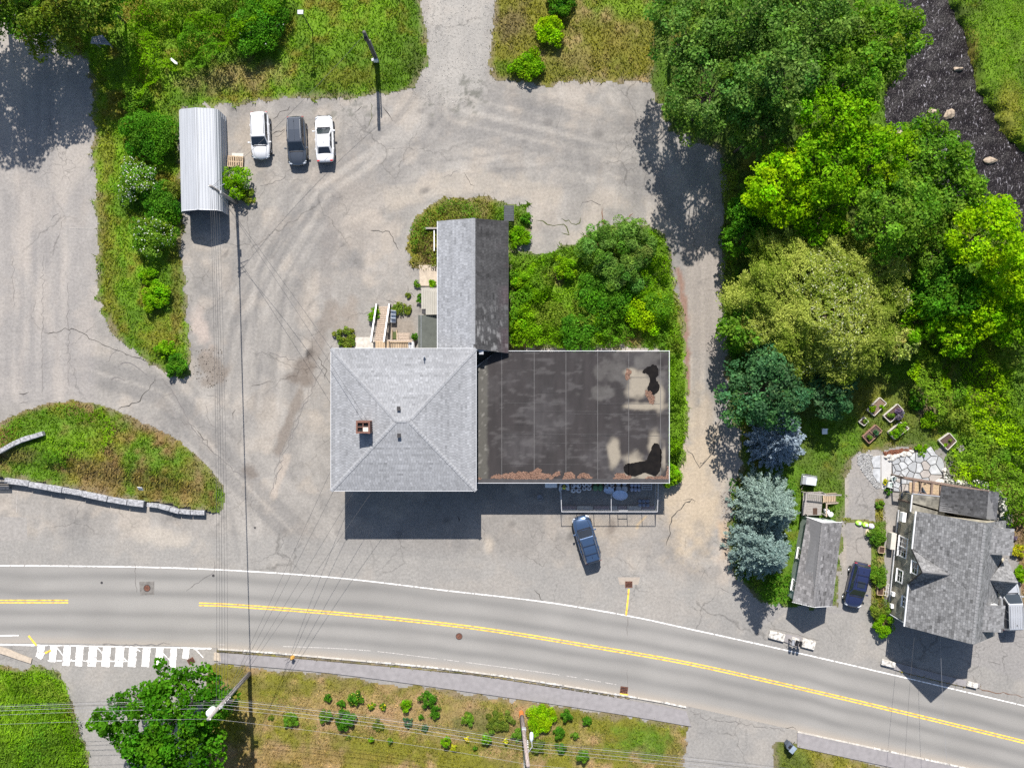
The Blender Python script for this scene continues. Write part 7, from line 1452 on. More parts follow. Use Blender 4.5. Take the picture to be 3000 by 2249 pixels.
p3 = W(917, 96); t3 = thing('lamp_post', 'thin dark lamp post with a square head on the upper grass', 'lamp post', (p3[0], p3[1], 0)); obj('shaft', G().tube([p3, p3 + (0, 0, 4.6)], [.05, .04], 8), M_dark_iron, t3); obj('head', G().box(p3 + (-.1, 0, 4.65), (.55, .4, .12)), M_alu, t3, bevel=.03); obj('arm', G().tube([p3 + (0, 0, 3.9), p3 + (-.22, .15, 4.6)], .025, 6), M_dark_iron, t3)
p4 = W(731, 1972); p4t = p4 + (.0, .0, 11.6); t4 = wire_pole('tall grey pole with a pale transformer at the maple tree', p4, p4t, .22, .14)
c = p4 + (-.42, -.1, 9.6); obj('transformer', G().lathe([(.001, -.5), (.30, -.5), (.33, -.42), (.33, .42), (.28, .5), (.001, .52)], tuple(c), 18), pmat('transformer_grey', (.62, .65, .68), .4, .05, 3), t4, smooth=True); obj('bushing', G().lathe([(.001, 0), (.06, 0), (.07, .1), (.03, .14), (.06, .2), (.001, .26)], tuple(c + (.08, 0, .5)), 10), M_white, t4); fitting(t4, p4 + (.25, .1, 9.0), (.3, .2, .3), M_alu, 'switch_box'); fitting(t4, p4 + (-.1, -.15, 8.4), (.3, .2, .4), M_alu, 'bracket')
for z in (11.4, 9.0, 8.2, 7.6, 7.1, 6.7, 6.3): insulator(t4, p4 + (.16, -.04, z))
for z in (6.9, 7.3): fitting(t4, p4 + (.35, -.15, z), (.5, .15, .2), M_dark_iron, 'cable_box')
p5 = W(1527, 2086); p5t = p5 + (.45, .1, 12.2); t5 = wire_pole('reddish pole with an orange band in the dry grass strip', p5, p5t, .22, .16, M_redpole)
obj('orange_band', G().tube([p5 + (0, 0, .05), p5 + (.035, .01, 1.1)], [.235, .23], 10), pmat('orange_paint', (.55, .17, .04), .7, .2, 5), t5); fitting(t5, p5 + (.2, .15, 4.6), (.4, .3, .5), M_alu, 'junction_box')
for z in (8.6, 8.0, 7.5, 7.1, 6.7): insulator(t5, p5 + (.5, .0, z))
hd = W(1557, 2158, 8.4); obj('lamp_arm', G().tube([p5 + (.4, .1, 9.8), hd + (.05, -.6, .6), hd + (0, -.2, .05)], .04, 8), M_alu, t5); obj('lamp_head', G().lathe([(.001, -.45), (.10, -.42), (.18, -.1), (.17, .25), (.10, .42), (.001, .45)], (0, 0, 0), 12, 'y'), pmat('lamp_grey', (.55, .6, .66), .4, .05, 3), t5, smooth=True).location = tuple(hd)
for zz in (9.9,):
    pass
p6 = W(1562, 2150); t6 = thing('lamp_post', 'slim pale metal post beside the reddish pole', 'lamp post', (p6[0] - .9, p6[1] - 1.6, 0)); q = V3((p6[0] - .9, p6[1] - 1.6, 0)); obj('shaft', G().tube([q, q + (0, 0, 9.6)], [.10, .07], 10), pmat('pale_post', (.58, .57, .56), .5, .06, 3), t6, smooth=True); obj('cap', G().lathe([(.12, -.1), (.14, .05), (.001, .2)], tuple(q + (0, 0, 9.65)), 12), M_white, t6, smooth=True); obj('floodlight', G().box(q + (.9, -.1, 8.6), (.75, .3, .16)), M_white, t6, bevel=.06); obj('arm', G().tube([q + (0, 0, 8.5), q + (.7, -.1, 8.6)], .03, 6), M_alu, t6)
def wire(label, a, b, sag=.5, r=.02, mat=None, group='overhead wires'):
    a = V3(a); b = V3(b); pts = [a + (b - a) * s - (0, 0, sag * 4 * s * (1 - s)) for s in np.linspace(0, 1, 15)]
    tag(obj('wire', G().tube(pts, r, 5, False), mat or M_wire, smooth=True), label, 'wire', group)
for k, (x, za, zb, r) in enumerate([(-.06, 7.3, 9.4, .013), (-.03, 6.9, 8.7, .011), (.0, 6.5, 8.1, .016), (.03, 6.0, 7.4, .012), (.06, 5.4, 6.7, .011)]):
    wire('%s dark wire from the carport pole to the transformer pole, counting from the left' % ('first', 'second', 'third', 'fourth', 'fifth')[k], p1 + (x, -.1, za), p4 + (x * .8, .2, zb), .7, r)
hw = np.array((hx0 + .1, hy0 + 2.2, EZ - .2))
for k, (dx, dy, z, zb) in enumerate([(0, 0, 0, 8.4), (.5, -1.4, 0, 7.6), (1.9, -2.3, -.1, 7.0), (3.6, -2.3, -.1, 6.4)]): wire('%s service wire of the fan up to the hip roof, counted from the left' % ('first', 'second', 'third', 'fourth')[k], p4 + (.1, .1, zb), hw + (dx, dy, z), .5, .013, group='service wires')
wire('wire from the carport pole to the upper corner of the hip roof', p1 + (0, 0, 6.4), np.array((hx0 + .1, hy1 - .2, EZ - .1)), .6, .015, group='service wires'); wire('wire from the carport pole to the chimney', p1 + (0, 0, 5.8), ch.matrix_world.translation * 0 + Vector((W(1075, 1237, 8.0)[0], W(1075, 1237, 8.0)[1], 7.4)), .4, .014, group='service wires'); wire('wire from the carport pole to the dark weathered pole', p1 + (.1, .1, 7.0), p2 + (-.1, .1, 6.5), .7, .014, group='service wires')
Lf = W(-250, 2008); 
for k, (z, za, r, m) in enumerate([(11.5, 11.5, .008, M_alwire), (9.1, 9.4, .010, M_alwire), (8.3, 8.2, .014, M_alwire), (7.7, 7.7, .018, M_wire), (7.2, 7.2, .015, M_alwire), (6.8, 6.8, .012, M_wire)]):
    wire('%s street wire running left from the transformer pole' % ('highest', 'second highest', 'third highest', 'fourth highest', 'fifth highest', 'lowest')[k], p4 + (.1, 0, z), Lf + (0, 0, za), .5, r, m, 'street wires to the left'); zz = (11.9, 9.2, 8.5, 7.9, 7.4, 7.0)[k]
    wire('%s street wire between the transformer pole and the reddish pole' % ('highest', 'second highest', 'third highest', 'fourth highest', 'fifth highest', 'lowest')[k], p4 + (.2, 0, z), p5 + (.35 + .02 * zz, .1, zz), .6, r, m, 'street wires in the middle'); wire('%s street wire running right from the reddish pole' % ('highest', 'second highest', 'third highest', 'fourth highest', 'fifth highest', 'lowest')[k], p5 + (.35 + .02 * zz, .1, zz), W(2900, 2245) + (0, 0, zz - .5), .6, r, m, 'street wires to the right')
wire('wire from the house gable down across the road', HL(3.0, -.2, 4.9), W(2700, 2300) + (0, -3, 6.5), .5, .011, M_alwire, 'wires across the road'); wire('second wire slanting over the road below the house', HL(1.0, -.2, 4.2), W(2560, 2300) + (0, -3, 6.2), .5, .011, M_wire, 'wires across the road')

# ------------------------------------------------------------------ granite walls
def block_wall(label, pts, h, w, n, mat=M_granite, name='retaining_wall', gap=.02, z0=0):
    P = np.array([W(*p)[:2] for p in smooth_line(pts, 8)]); acc = np.concatenate([[0], np.cumsum(np.hypot(*np.diff(P, axis=0).T))]); c = P.mean(0); t = thing(name, label, 'wall', (c[0], c[1], 0)); cuts = np.sort(np.concatenate([[0, 1], (np.arange(1, n) + rng.uniform(-.25, .25, n - 1)) / n])) * acc[-1]
    for a, b in zip(cuts[:-1], cuts[1:]):
        p = np.array([np.interp(a + gap, acc, P[:, k]) for k in (0, 1)]); q = np.array([np.interp(b - gap, acc, P[:, k]) for k in (0, 1)]); hh = h + rng.uniform(-.05, .05); o = rng.normal(0, .03)
        obj('granite_block', G().span((*p + (0, o), z0 + hh / 2), (*q + (0, o), z0 + hh / 2), w * rng.uniform(.9, 1.1), hh), mat, t, bevel=.03)
    return t
block_wall('long low wall of grey granite blocks below the mound island', [(25, 1407), (100, 1417), (180, 1431), (270, 1447), (350, 1464), (430, 1474)], .75, .55, 7); block_wall('shorter stretch of granite blocks ending at the mound tip', [(437, 1474), (480, 1480), (512, 1490), (545, 1497), (605, 1500)], .6, .42, 5)
block_wall('broken row of granite blocks slanting across the mound', [(-10, 1330), (15, 1322), (50, 1302), (80, 1288), (120, 1276), (145, 1268)], .5, .45, 5, z0=.75)
for px, py, w_, d_, rz, lb in ((2274, 1861, 1.55, .75, -15, 'white-splashed granite slab at the left end beside the spruce shadow'), (2366, 1884, 1.35, .85, -15, 'white-splashed granite slab right of the mailboxes'), (2328, 1873, .75, .5, -15, 'small white stone behind the mailboxes'), (2600, 1941, 1.35, .55, -14, 'pale granite slab at the left end of the kerbed strip'), (2845, 2003, 1.05, .5, -14, 'pale granite slab at the right end of the kerbed strip')):
    tag(obj('granite_slab', G().box(W(px, py) + (0, 0, .14), (w_, d_, .34 if px > 2500 else .3), R(rz)), M_white_stone, bevel=.05), lb, 'slab', 'pale granite slabs by the road')
tag(obj('kerb', G().prism(W2([(2292, 1853), (2345, 1865), (2350, 1872), (2338, 1895), (2295, 1877)]), -.05, .12), M_pave), 'low concrete kerb under the mailboxes', kind='structure')
# ------------------------------------------------------------------ street furniture and small things
c = W(2326, 1880, .9); mb = thing('mailbox_stand', 'dark post with three black mailboxes in front of the granite slabs', 'mailboxes', (c[0], c[1], 0), R(-12))
obj('crossbar', G().box((.2, 0, 1.0), (1.1, .10, .08)), M_black, mb, local=True)
for x in (-.25, .6): obj('post', G().box((x, 0, .5), (.10, .10, 1.0)), M_black, mb, local=True)
for i, x in enumerate((-.16, .22, .58)):
    o = obj('mailbox', G().add([(x - .13, -.26, 1.04), (x + .13, -.26, 1.04), (x + .13, -.26, 1.2), (x + .08, -.26, 1.28), (x - .08, -.26, 1.28), (x - .13, -.26, 1.2)] + [(x - .13, .26, 1.04), (x + .13, .26, 1.04), (x + .13, .26, 1.2), (x + .08, .26, 1.28), (x - .08, .26, 1.28), (x - .13, .26, 1.2)], [tuple(range(6)), tuple(range(11, 5, -1))] + [(k, (k + 1) % 6, 6 + (k + 1) % 6, 6 + k) for k in range(6)]), M_alu if i == 0 else M_black, mb, local=True); obj('flag', G().box((x + .15, .05, 1.24), (.02, .12, .1)), M_alu, o, local=True)
obj('paper_hook', G().tube([(-.35, -.1, 1.0), (-.45, -.1, .8), (-.35, -.1, .6)], .02, 6), M_black, mb, local=True)
c = W(857, 1925, .3); hy = thing('fire_hydrant', 'small rusty orange fire hydrant at the edge of the pavement', 'fire hydrant', (c[0], c[1], .1)); M_hyd = pmat('hydrant_paint', (.42, .20, .03), .6, .35, 8, c2=(.55, .30, .06))
obj('barrel', G().lathe([(.17, 0), (.17, .05), (.12, .07), (.12, .5), (.15, .52), (.14, .6), (.06, .72), (.001, .74)], n=16), M_hyd, hy, smooth=True, local=True)
for a in (0, 120, 240): obj('outlet', G().tube([(0, 0, .42), (.22 * math.cos(R(a)), .22 * math.sin(R(a)), .42)], .07, 10), M_hyd, hy, local=True)
obj('marker_rod', G().tube([(-.1, .05, .3), (-.75, -.25, .5)], .015, 5), M_dark_iron, hy, local=True)
c = W(2315, 2187, .6); bn = thing('newspaper_box', 'dark grey pedestal box with an open mouth on the grass corner', 'newspaper box', (c[0], c[1], 0), R(-40)); M_slate = pmat('slate_plastic', (.06, .075, .10), .5, .15, 4)
obj('body', G().box((0, 0, .5), (.7, .62, 1.0)), M_slate, bn, bevel=.06, local=True); obj('sloped_lid', G().add([(-.05, -.36, 1.0), (.42, -.36, 1.0), (.42, .36, 1.0), (-.05, .36, 1.0), (0, -.33, 1.12), (.36, -.33, 1.1), (.36, .33, 1.1), (0, .33, 1.12)], [(0, 1, 5, 4), (1, 2, 6, 5), (2, 3, 7, 6), (3, 0, 4, 7), (4, 5, 6, 7), (3, 2, 1, 0)]), pmat('pale_slate', (.22, .27, .33), .45, .1, 4), bn, local=True)
obj('mouth', G().box((-.2, .04, 1.003), (.26, .34, .02)), M_hole, bn, local=True); obj('chute', G().add([(-.34, -.3, 1.0), (-.34, .34, 1.0), (-.6, .5, .95), (-.55, -.1, .95)], [(0, 1, 2, 3)]).box((-.4, .1, .5), (.16, .45, .9)), M_slate, bn, local=True)
# tilted grey panel and small signs
c = W(293, 119, 1.6); sg = thing('tilted_panel', 'tilted slate-grey panel half hidden in the shade of the upper left trees', 'panel', (c[0], c[1], 0), R(4))
obj('board', G().add([(-.95, -.2, 1.55), (.95, -.45, 1.45), (.42, .35, 2.0), (-.6, .22, 1.95), (-.95, -.2, 1.49), (.95, -.45, 1.39), (.42, .35, 1.94), (-.6, .22, 1.89)], [(0, 1, 2, 3), (7, 6, 5, 4), (0, 4, 5, 1), (1, 5, 6, 2), (2, 6, 7, 3), (3, 7, 4, 0)]), pmat('slate_panel', (.22, .22, .28), .6, .25, 6), sg, local=True)
for x, y in ((-.6, -.1), (.6, -.2)): obj('post', G().tube([(x, y, 0), (x, y, 1.6)], .05, 8), M_greywood, sg, local=True)
for i in range(4): obj('batten', G().span((-.7 + i * .02, -.12 + i * .11, 1.66 + i * .085), (.78 - i * .12, -.26 + i * .14, 1.6 + i * .1), .03, .03), M_alu, sg, local=True)
tag(obj('torn_sheet', G().add([(-.38, .22, .4), (-.15, .3, .62), (.1, .1, .6), (.4, -.12, .5), (.36, -.28, .42), (.12, -.22, .5), (-.05, -.05, .66), (-.25, .08, .5)], [(0, 1, 6, 7), (1, 2, 5, 6), (2, 3, 4, 5)]), M_white, local=True), 'crumpled white sheet lying in the bright brush', 'plastic sheet').location = (*W(509, 181, .9)[:2], .5)
c = W(412, 1431, 1.2); ys = thing('yard_sign', 'small white sign board with blue-grey lettering on the mound', 'sign', (c[0], c[1], .7), R(-8)); M_ink = pmat('sign_ink', (.10, .14, .22), .7, .2, 5)
Ms = Matrix.Rotation(R(55), 4, 'X')
def tilt(g): g.v = [tuple(Ms @ Vector(p) + Vector((0, 0, .55))) for p in g.v]; return g
obj('board', tilt(G().box((0, 0, 0), (.46, .6, .03))), M_white, ys, local=True)
for y, x0_, x1_ in ((.18, -.05, .02), (.05, -.07, .03), (-.08, -.14, -.02), (-.19, -.16, .0)): obj('lettering', tilt(G().box(((x0_ + x1_) / 2, y, .018), (x1_ - x0_, .07, .004))), M_ink, ys, local=True)
for y in (.16, .04, -.10): obj('lettering', tilt(G().box((.12, y, .018), (.06, .09, .004))), M_ink, ys, local=True)
for x in (-.15, .15): obj('stake', G().tube([(x, 0, 0), (x, 0, .5)], .02, 6), M_greywood, ys, local=True)
c = W(8, 1422, .6); bb = thing('bench', 'dark metal bench cut by the left edge below the granite wall', 'bench', (c[0], c[1], 0)); 
for i in range(4): obj('slat', G().box((-.2, -.3 + i * .18, .45), (1.5, .12, .04)), M_blackwood, bb, local=True)
for i in range(2): obj('back_slat', G().box((-.2, .36, .6 + i * .18), (1.5, .04, .12)), M_blackwood, bb, local=True)
for x in (-.8, .5):
    obj('leg', G().box((x, -.25, .22), (.06, .06, .44)), M_black, bb, local=True); obj('leg', G().box((x, .33, .4), (.06, .06, .8)), M_black, bb, local=True)
# pallets by the carport
c = W(690, 474, .3); pl = thing('wooden_pallets', 'stack of pale wooden pallets beside the metal carport', 'pallet', (c[0], c[1], 0), R(-3)); nme = None
for k in range(3):
    for y in (-.5, 0, .5): obj('bearer', G().box((0, y, .05 + k * .14), (1.5, .09, .09)), M_newwood, pl, local=True)
    for i in range(9):
        o = obj('slat', G().box((-.70, 0, .105 + .0), (.10, 1.05, .022)), M_newwood, pl, local=True) if nme is None else link(bpy.data.objects.new('slat', nme), pl); nme = o.data; o.location = (i * .175 + rng.normal(0, .008), rng.normal(0, .01), k * .14)
tag(obj('board', G().box(W(697, 457) + (0, 0, .06), (1.15, .5, .06), R(-1)), M_offwhite, bevel=.01), 'pale flat board lying above the pallets by the carport', 'board')
# dark slatted steps at the wing end
c = W(1491, 624, 1.0); ds = thing('slatted_steps', 'black slatted wooden steps at the corner of the long wing', 'steps', (c[0], c[1], 0)); nme = None
for i in range(9):
    o = obj('slat', G().box((0, 0, 0), (.95, .15, .05)), M_blackwood, ds, local=True) if nme is None else link(bpy.data.objects.new('slat', nme), ds); nme = o.data; o.location = (0, -.72 + i * .18, 1.15 - .06 * i)
for x in (-.44, .44): obj('stringer', G().span((x, -.8, 1.05), (x, .8, .5), .06, .18), M_blackwood, ds, local=True); obj('leg', G().box((x, -.7, .5), (.09, .09, 1.0)), M_blackwood, ds, local=True); obj('leg', G().box((x, .7, .25), (.09, .09, .5)), M_blackwood, ds, local=True)
# white pipe and rail at the wing end
tag(obj('pipe', G().tube([W(1272, 675, .5), W(1272, 735, .5)], .06, 8), M_white), 'white pipe lying along the end of the long wing', 'pipe'); tag(obj('timber', G().box(W(1262, 670, .3) + (0, 0, .0), (1.3, .16, .6)), M_greywood), 'grey timber rail at the corner of the long wing', 'timber')
# ramp, landing and railing
rp = thing('wooden_ramp', 'wooden ramp with white handrails leading up to a railed landing', 'ramp', tuple(W(1120, 960))); nme = None
ya, yb_ = W(0, 900, .2)[1], W(0, 998, 1.0)[1]; xc = W(1122, 0, .6)[0]; n = 17
for i in range(n):
    f = i / (n - 1); y = ya + (yb_ - ya) * f; z = .12 + .85 * f
    o = obj('plank', G().box((xc, ya, .12), (.95, abs(yb_ - ya) / n - .02, .045)), M_wood, rp) if nme is None else link(bpy.data.objects.new('plank', nme), rp); nme = o.data; o.location = (-.02 * i, y - ya, z - .12)
xr = {}
for s in (-1, 1):
    a = np.array((xc + s * .62 + .05, ya + .25, 1.05)); b = np.array((xc - .35 + s * .62, yb_ - .15, 1.95)); obj('handrail', G().span(a, b, .13, .06), M_white, rp)
    for i in range(5): q = a + (b - a) * (i / 4); obj('post', G().span((q[0], q[1], 0), (q[0], q[1], q[2] - .05), .09, .09), M_greywood, rp)
    obj('stringer', G().span(a - (0, 0, .95), b - (0, 0, 1.0), .06, .2), M_dark_iron, rp)
lx0, lx1, ly0, ly1 = W(1100, 0, 1.0)[0], W(1212, 0, 1.0)[0], hy1 - .42, W(0, 999, 1.0)[1]
nme = None; n = 24
for i in range(n):
    o = obj('plank', G().box((lx0 + .07, (ly0 + ly1) / 2, .97), ((lx1 - lx0) / n - .025, ly1 - ly0, .05)), M_newwood, rp) if nme is None else link(bpy.data.objects.new('plank', nme), rp); nme = o.data; o.location = (i * (lx1 - lx0) / n, 0, 0)
rx0 = lx0 + 1.35; obj('top_rail', G().span((rx0, ly1, 1.98), (lx1 + .05, ly1, 1.98), .16, .06), M_wood, rp); obj('low_rail', G().span((rx0, ly1, 1.2), (lx1, ly1, 1.2), .05, .08), M_wood, rp)
nme = None
for i in range(14):
    o = obj('baluster', G().box((rx0 + .08, ly1, 1.58), (.055, .05, .76)), M_newwood, rp) if nme is None else link(bpy.data.objects.new('baluster', nme), rp); nme = o.data; o.location = (i * (lx1 - rx0 - .1) / 13, 0, 0)
for x in (rx0, lx1): obj('post', G().box((x, ly1, 1.0), (.11, .11, 2.0)), M_wood, rp)
obj('top_rail', G().span((lx1, ly1, 1.98), (lx1, ly0, 1.98), .12, .06), M_white, rp)
c = W(1205, 1009, 1.7); bnn = thing('banner', 'white banner with dark blue lettering hung on the landing rail', 'banner', (c[0], c[1], 1.1)); Mb = Matrix.Rotation(R(28), 4, 'X')
def tb_(g): g.v = [tuple(Mb @ Vector(p) + Vector((0, -.05, .55))) for p in g.v]; return g
obj('sheet', tb_(G().box((0, 0, 0), (.56, .62, .015))), M_white, bnn, local=True); M_nv = pmat('navy_print', (.03, .05, .13), .7, .15, 5)
g = G(); g.box((.0, .18, .010), (.40, .11, .004)); g.box((-.02, .06, .010), (.22, .09, .004)); obj('lettering', tb_(g), M_nv, bnn, local=True)
g = G(); g.box((-.13, -.16, .010), (.05, .2, .004)); g.box((-.04, -.235, .0102), (.13, .045, .004)); obj('lettering', tb_(g), M_nv, bnn, local=True)
g = G(); g.lathe([(.05, .008), (.05, .012), (.10, .012), (.10, .008)], (.10, -.16, 0), 14); g.box((.16, -.20, .0125), (.06, .04, .004)); obj('lettering', tb_(g), M_nv, bnn, local=True)
# steps and planter box below the landing
st_ = thing('wooden_steps', 'short flight of weathered wooden steps below the landing rail', 'steps', tuple(W(1182, 985)))
for i in range(3): obj('tread', G().box(W(1182, 979 + i * 9, .3 + .25 * i), (1.0, .28, .05)), M_wood, st_)
for x in (1165, 1199): obj('stringer', G().span(W(x, 977, .25), W(x, 1000, .85), .06, .2), M_wood, st_)
fr = thing('timber_planter', 'narrow timber-edged bed beside the wooden ramp', 'planter', tuple(W(1157, 983)))
for x in (1149, 1163): obj('board', G().span(W(x, 966, .2), W(x, 994, .2), .07, .4), M_newwood, fr)
obj('soil', G().prism(W2([(1150, 972), (1162, 972), (1162, 993), (1150, 993)]), 0, .15), pmat('green_soil', (.07, .09, .03), .95, .3, 10), fr)
c = W(1152, 927, .6); ch_ = thing('stacked_chairs', 'pale grey plastic chairs piled beside the wooden ramp', 'chair', (c[0], c[1], 0), R(-3)); M_pg = pmat('pale_grey_plastic', (.42, .46, .52), .5, .12, 4)
for k, y in enumerate((.35, -.02, -.38)):
    obj('seat', G().box((0, y, .45 + .04 * (k == 1)), (.5, .4, .05)), M_pg, ch_, bevel=.02, local=True); obj('backrest', G().box((.02 * k, y + .2, .65), (.5, .05, .4)), M_pg, ch_, bevel=.02, local=True)
    for sx_ in (-1, 1):
        for sy_ in (-.16, .16): obj('leg', G().box((sx_ * .2, y + sy_, .22), (.05, .05, .44)), M_pg, ch_, local=True)
shrub('leafy weed clump left of the white handrail', 1098, 920, 20, .9, 'bright'); shrub('weed clump right of the ramp top', 1165, 905, 20, .5, 'olive'); shrub('weeds along the slab beside the ramp', 1195, 905, 16, .35, 'olive'); shrub('weeds at the left end of the grey slab', 1010, 985, 30, .5, 'olive'); shrub('weed tuft left of the hip roof corner', 1020, 1005, 22, .6, 'olive'); shrub('weed at the corner of the green felt shed', 1215, 985, 12, .8, 'glossy'); shrub('weed beside the tan metal lean-to', 1229, 875, 12, .7, 'glossy'); shrub('weed at the corner of the tan slab', 1268, 833, 13, .5, 'bright'); shrub('weed at the left edge of the tan slab', 1222, 832, 11, .4, 'mid'); shrub('small weed in the asphalt near the lean-to', 1196, 865, 9, .3, 'olive')
# bags and cardboard on the house drive
for k, (px, py, rz, mcol, lb) in enumerate([(2517, 1532, -12, (.30, .62, .06), 'lime green printed bag at the left, on the drive edge'), (2537, 1537, -14, (.33, .60, .05), 'lime green printed bag in the middle, on the drive edge'), (2553, 1541, -20, (.50, .42, .58), 'pale mauve printed bag at the right, on the drive edge')]):
    c = W(px, py, .15); t = thing('soil_bag', lb, 'bag', (c[0], c[1], 0), R(rz)); obj('sack', rock_geo((0, 0, .13), (.34, .26, .16), 80 + k, .8, .12), pmat('bag_plastic_%d' % k, mcol, .35, .12, 5), t, True, local=True); obj('print', G().box((.04, 0, .255), (.22, .26, .012)), pmat('bag_print_%d' % k, (.55, .72, .70), .4, .3, 14), t, local=True)
tag(obj('cardboard', G().box(W(2546, 1561) + (0, 0, .02), (.68, .62, .03), R(-14)), pmat('cardboard_tan', (.58, .47, .34), .85, .08, 3)), 'flat sheet of pale cardboard lying on the house drive', 'cardboard')
# fenced enclosure in front of the flat-roofed block
fx, fe = W(1644, 0, .9)[0], W(1922, 0, .9)[0]; fyb = W(0, 1491)[1]; fyt = fyS + .1; FH = 1.75
fc = thing('pipe_fence', 'pale pipe-framed fence panels enclosing goods before the flat-roofed block', 'fence', ((fx + fe) / 2, (fyb + fyt) / 2, 0)); M_pipe = pmat('fence_pipe', (.50, .50, .52), .5, .15, 4, metal=.2)
m_, nt, b = _mat('chain_link_mesh'); b.inputs['Base Color'].default_value = (.35, .36, .37, 1); b.inputs['Metallic'].default_value = .5; b.inputs['Roughness'].default_value = .5
def fpanel(a, b, gate=False):
    a = V3(a); b = V3(b); r = .032; g = G()
    for p in (a, b): g.tube([p, p + (0, 0, FH)], r, 6)
    obj('post', g, M_pipe, fc); obj('top_rail', G().tube([a + (0, 0, FH), b + (0, 0, FH)], r, 6), M_pipe, fc); obj('bottom_rail', G().tube([a + (0, 0, .12), b + (0, 0, .12)], r, 6), M_pipe, fc)
    if gate: obj('mid_rail', G().tube([a + (0, 0, 1.0), b + (0, 0, 1.0)], r, 6), M_pipe, fc)
    L = np.linalg.norm(b - a); n = max(2, int(L / .14)); g = G(); d = (b - a) / L; k = int(FH / .14)
    for s in np.arange(-FH, L, .17):
        for sg_ in (1, -1):
            s0, s1 = (s, s + FH) if sg_ > 0 else (s + FH, s); z0, z1 = .12, FH
            t0 = np.clip(s0, 0, L); t1 = np.clip(s1, 0, L)
            if abs(t1 - t0) < .05: continue
            za = z0 + (z1 - z0) * abs(t0 - s0) / FH; zb = z1 - (z1 - z0) * abs(s1 - t1) / FH; g.tube([a + d * t0 + (0, 0, za), a + d * t1 + (0, 0, zb)], .0035, 3, False)
    obj('mesh_panel', g, m_, fc)
xs = [fx, fx + 1.55, fx + 3.2, fx + 4.75, fx + 5.55, fx + 6.45, fx + 7.9, fe]
for i, (a, b) in enumerate(zip(xs[:-1], xs[1:])): fpanel((a, fyb, 0), (b, fyb, 0), i == 4)
fpanel((fx - .1, fyt, 0), (fx, fyb, 0)); fpanel((fe + .1, fyt, 0), (fe, fyb, 0))
obj('cross_pipe', G().tube([(fx + 4.75, fyb, FH), (fx + 4.7, fyt, FH + .2)], .03, 6), M_pipe, fc); 
for i, (a, b) in enumerate(zip(xs[:-1], xs[1:])): obj('base_board', G().box(((a + b) / 2, fyb + .18, .10), (b - a - .05, .30, .06)), M_concrete if i % 2 else pmat('reddish_base', (.30, .24, .23), .9, .2, 4), fc)
def bagpile(label, px0, px1, py0, py1, nx_, ny_, layers, col, dot=None, h=.14):
    a, b = W(px0, py0, .5), W(px1, py1, .5); t = thing('bag_stack', label, 'bag stack', ((a[0] + b[0]) / 2, (a[1] + b[1]) / 2, 0)); w_, d_ = (b[0] - a[0]) / nx_, (a[1] - b[1]) / ny_
    obj('pallet', G().box(((a[0] + b[0]) / 2, (a[1] + b[1]) / 2, .06), (b[0] - a[0], a[1] - b[1], .12)), M_wood, t); mt = pmat('bag_' + label[:8], col, .45, .15, 4); nm = None
    for l in range(layers):
        for i in range(nx_):
            for j in range(ny_):
                o = obj('bag', rock_geo((a[0] + w_ / 2, b[1] + d_ / 2, .2), (w_ * .52, d_ * .52, h * .8), 7, 1, .06), mt, t, True) if nm is None else link(bpy.data.objects.new('bag', nm), t); nm = o.data; o.location = (i * w_, j * d_, l * h * 1.05)
                if dot and l == layers - 1: obj('print', G().lathe([(.001, .004), (.09, .004), (.09, 0)], (a[0] + w_ * (i + .5) + rng.normal(0, .05), b[1] + d_ * (j + .5), .2 + l * h * 1.05 + h * .8), 10), M_dark_iron, o)
top = 1400
bagpile('white bags with dark round prints, left pile in the enclosure', 1672, 1703, top, 1443, 2, 3, 4, (.55, .56, .60), True); bagpile('white bags with dark round prints, second pile in the enclosure', 1705, 1733, top, 1436, 2, 3, 4, (.57, .57, .60), True); bagpile('green-topped bags between the white piles', 1737, 1767, top, 1438, 2, 2, 3, (.10, .22, .10)); bagpile('grey-white bags behind the two oval tubs', 1770, 1800, top, 1432, 2, 3, 4, (.50, .51, .55), True); bagpile('shiny pale bags right of the oval tubs', 1803, 1838, top, 1442, 2, 2, 4, (.44, .46, .50)); bagpile('blue-grey packs stacked near the right end of the enclosure', 1846, 1878, top, 1440, 3, 3, 3, (.30, .32, .42)); bagpile('low dark packs in the lower right of the enclosure', 1870, 1905, 1462, 1486, 3, 2, 1, (.16, .19, .26), None, .2)
for px, py, rx, ry, lb in ((1784, 1436, .49, .34, 'smaller pale blue oval tub in the enclosure'), (1817, 1450, .75, .48, 'larger pale blue oval tub in the enclosure')):
    c = W(px, py, .9); t = thing('oval_tub', lb, 'tub', (c[0], c[1], .45), R(-4)); g = G(); g.lathe([(.001, .28), (.9, .28), (1, .34), (1, .38), (.93, .38), (.80, 0), (.001, 0)], n=28); g.v = [(x * rx, y * ry, z) for x, y, z in g.v]; obj('shell', g, pmat('pale_blue_tub', (.50, .60, .78), .5, .05, 2), t, True, local=True); g = G().lathe([(.72, -.45), (.78, .0), (.001, .0)], n=20); g.v = [(x * rx, y * ry, z) for x, y, z in g.v]; obj('stand', g, M_black, t, local=True)
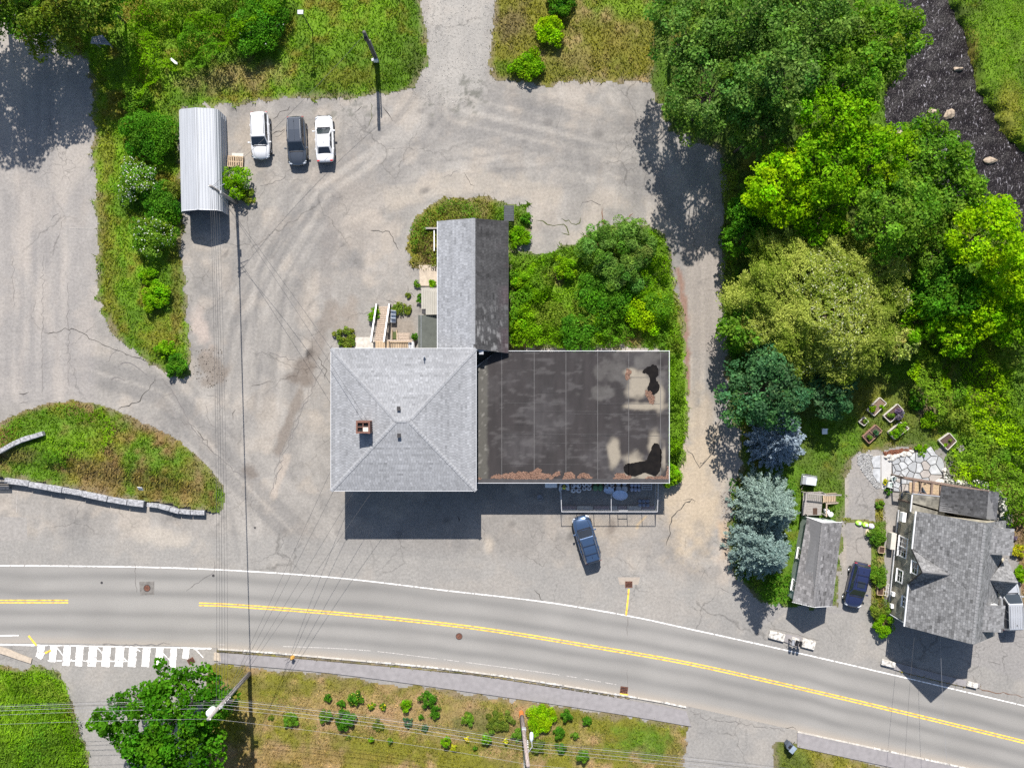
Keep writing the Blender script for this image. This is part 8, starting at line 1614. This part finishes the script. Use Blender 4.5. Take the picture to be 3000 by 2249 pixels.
c = W(1652, 1420, .7); sk = thing('draped_sheet', 'pale draped sheet with a yellow-green print at the left end of the enclosure', 'sheet', (c[0], c[1], 0)); obj('cloth', G().add([(-.42, .65, 1.0), (.42, .65, 1.0), (.5, -.1, .95), (.55, -.55, .6), (.3, -.55, .55), (0, -.15, .9), (-.35, -.75, .5), (-.5, -.5, .6), (-.42, .0, .95)], [(0, 8, 5, 1), (1, 5, 2), (2, 5, 4, 3), (8, 7, 6, 5)]), M_pg, sk, local=True, recalc=False); obj('rack', G().box((0, .2, .48), (.7, .8, .9)), M_black, sk, local=True)
obj('print', G().add([(-.16, -.42, .78), (.18, -.40, .74), (.16, -.1, .96), (0, .05, .985), (-.14, -.15, .95)], [(0, 1, 2, 3, 4)]), pmat('leaf_print', (.12, .38, .05), .6, .5, 7, c2=(.75, .6, .05)), sk, local=True, recalc=False)
c = W(1614, 1423, .6); fz = thing('chest_freezer', 'white chest freezer against the wall left of the enclosure', 'freezer', (c[0], c[1] + .2, 0)); obj('body', G().box((0, 0, .42), (1.12, .62, .84)), M_white, fz, bevel=.03, local=True); obj('lid', G().box((0, 0, .88), (1.16, .66, .07)), M_white, fz, bevel=.02, local=True); obj('handle', G().box((0, -.35, .86), (.2, .03, .05)), M_alu, fz, local=True)
tag(obj('bucket', G().lathe([(.001, .02), (.2, .02), (.23, 0), (.27, .42), (.25, .42), (.21, .06), (.001, .06)], tuple(W(1581, 1455)), 16), M_alu), 'grey bucket standing in the shade left of the enclosure', 'bucket')
rk = thing('wire_rack', 'pale slatted rack leaning at the right end of the enclosure', 'rack', tuple(W(1895, 1415))); 
for i in range(6): obj('slat', G().box(W(1895, 1402 + i * 6.2, .9) , (1.0, .06, .04)), M_pipe, rk)
for x in (1881, 1909): obj('upright', G().span((*W(x, 1402, .9)[:2], .88), (*W(x, 1434, .9)[:2], .88), .05, .05), M_pipe, rk); obj('upright', G().span((*W(x, 1434, .9)[:2], 0), (*W(x, 1434, .9)[:2], .9), .05, .05), M_pipe, rk)
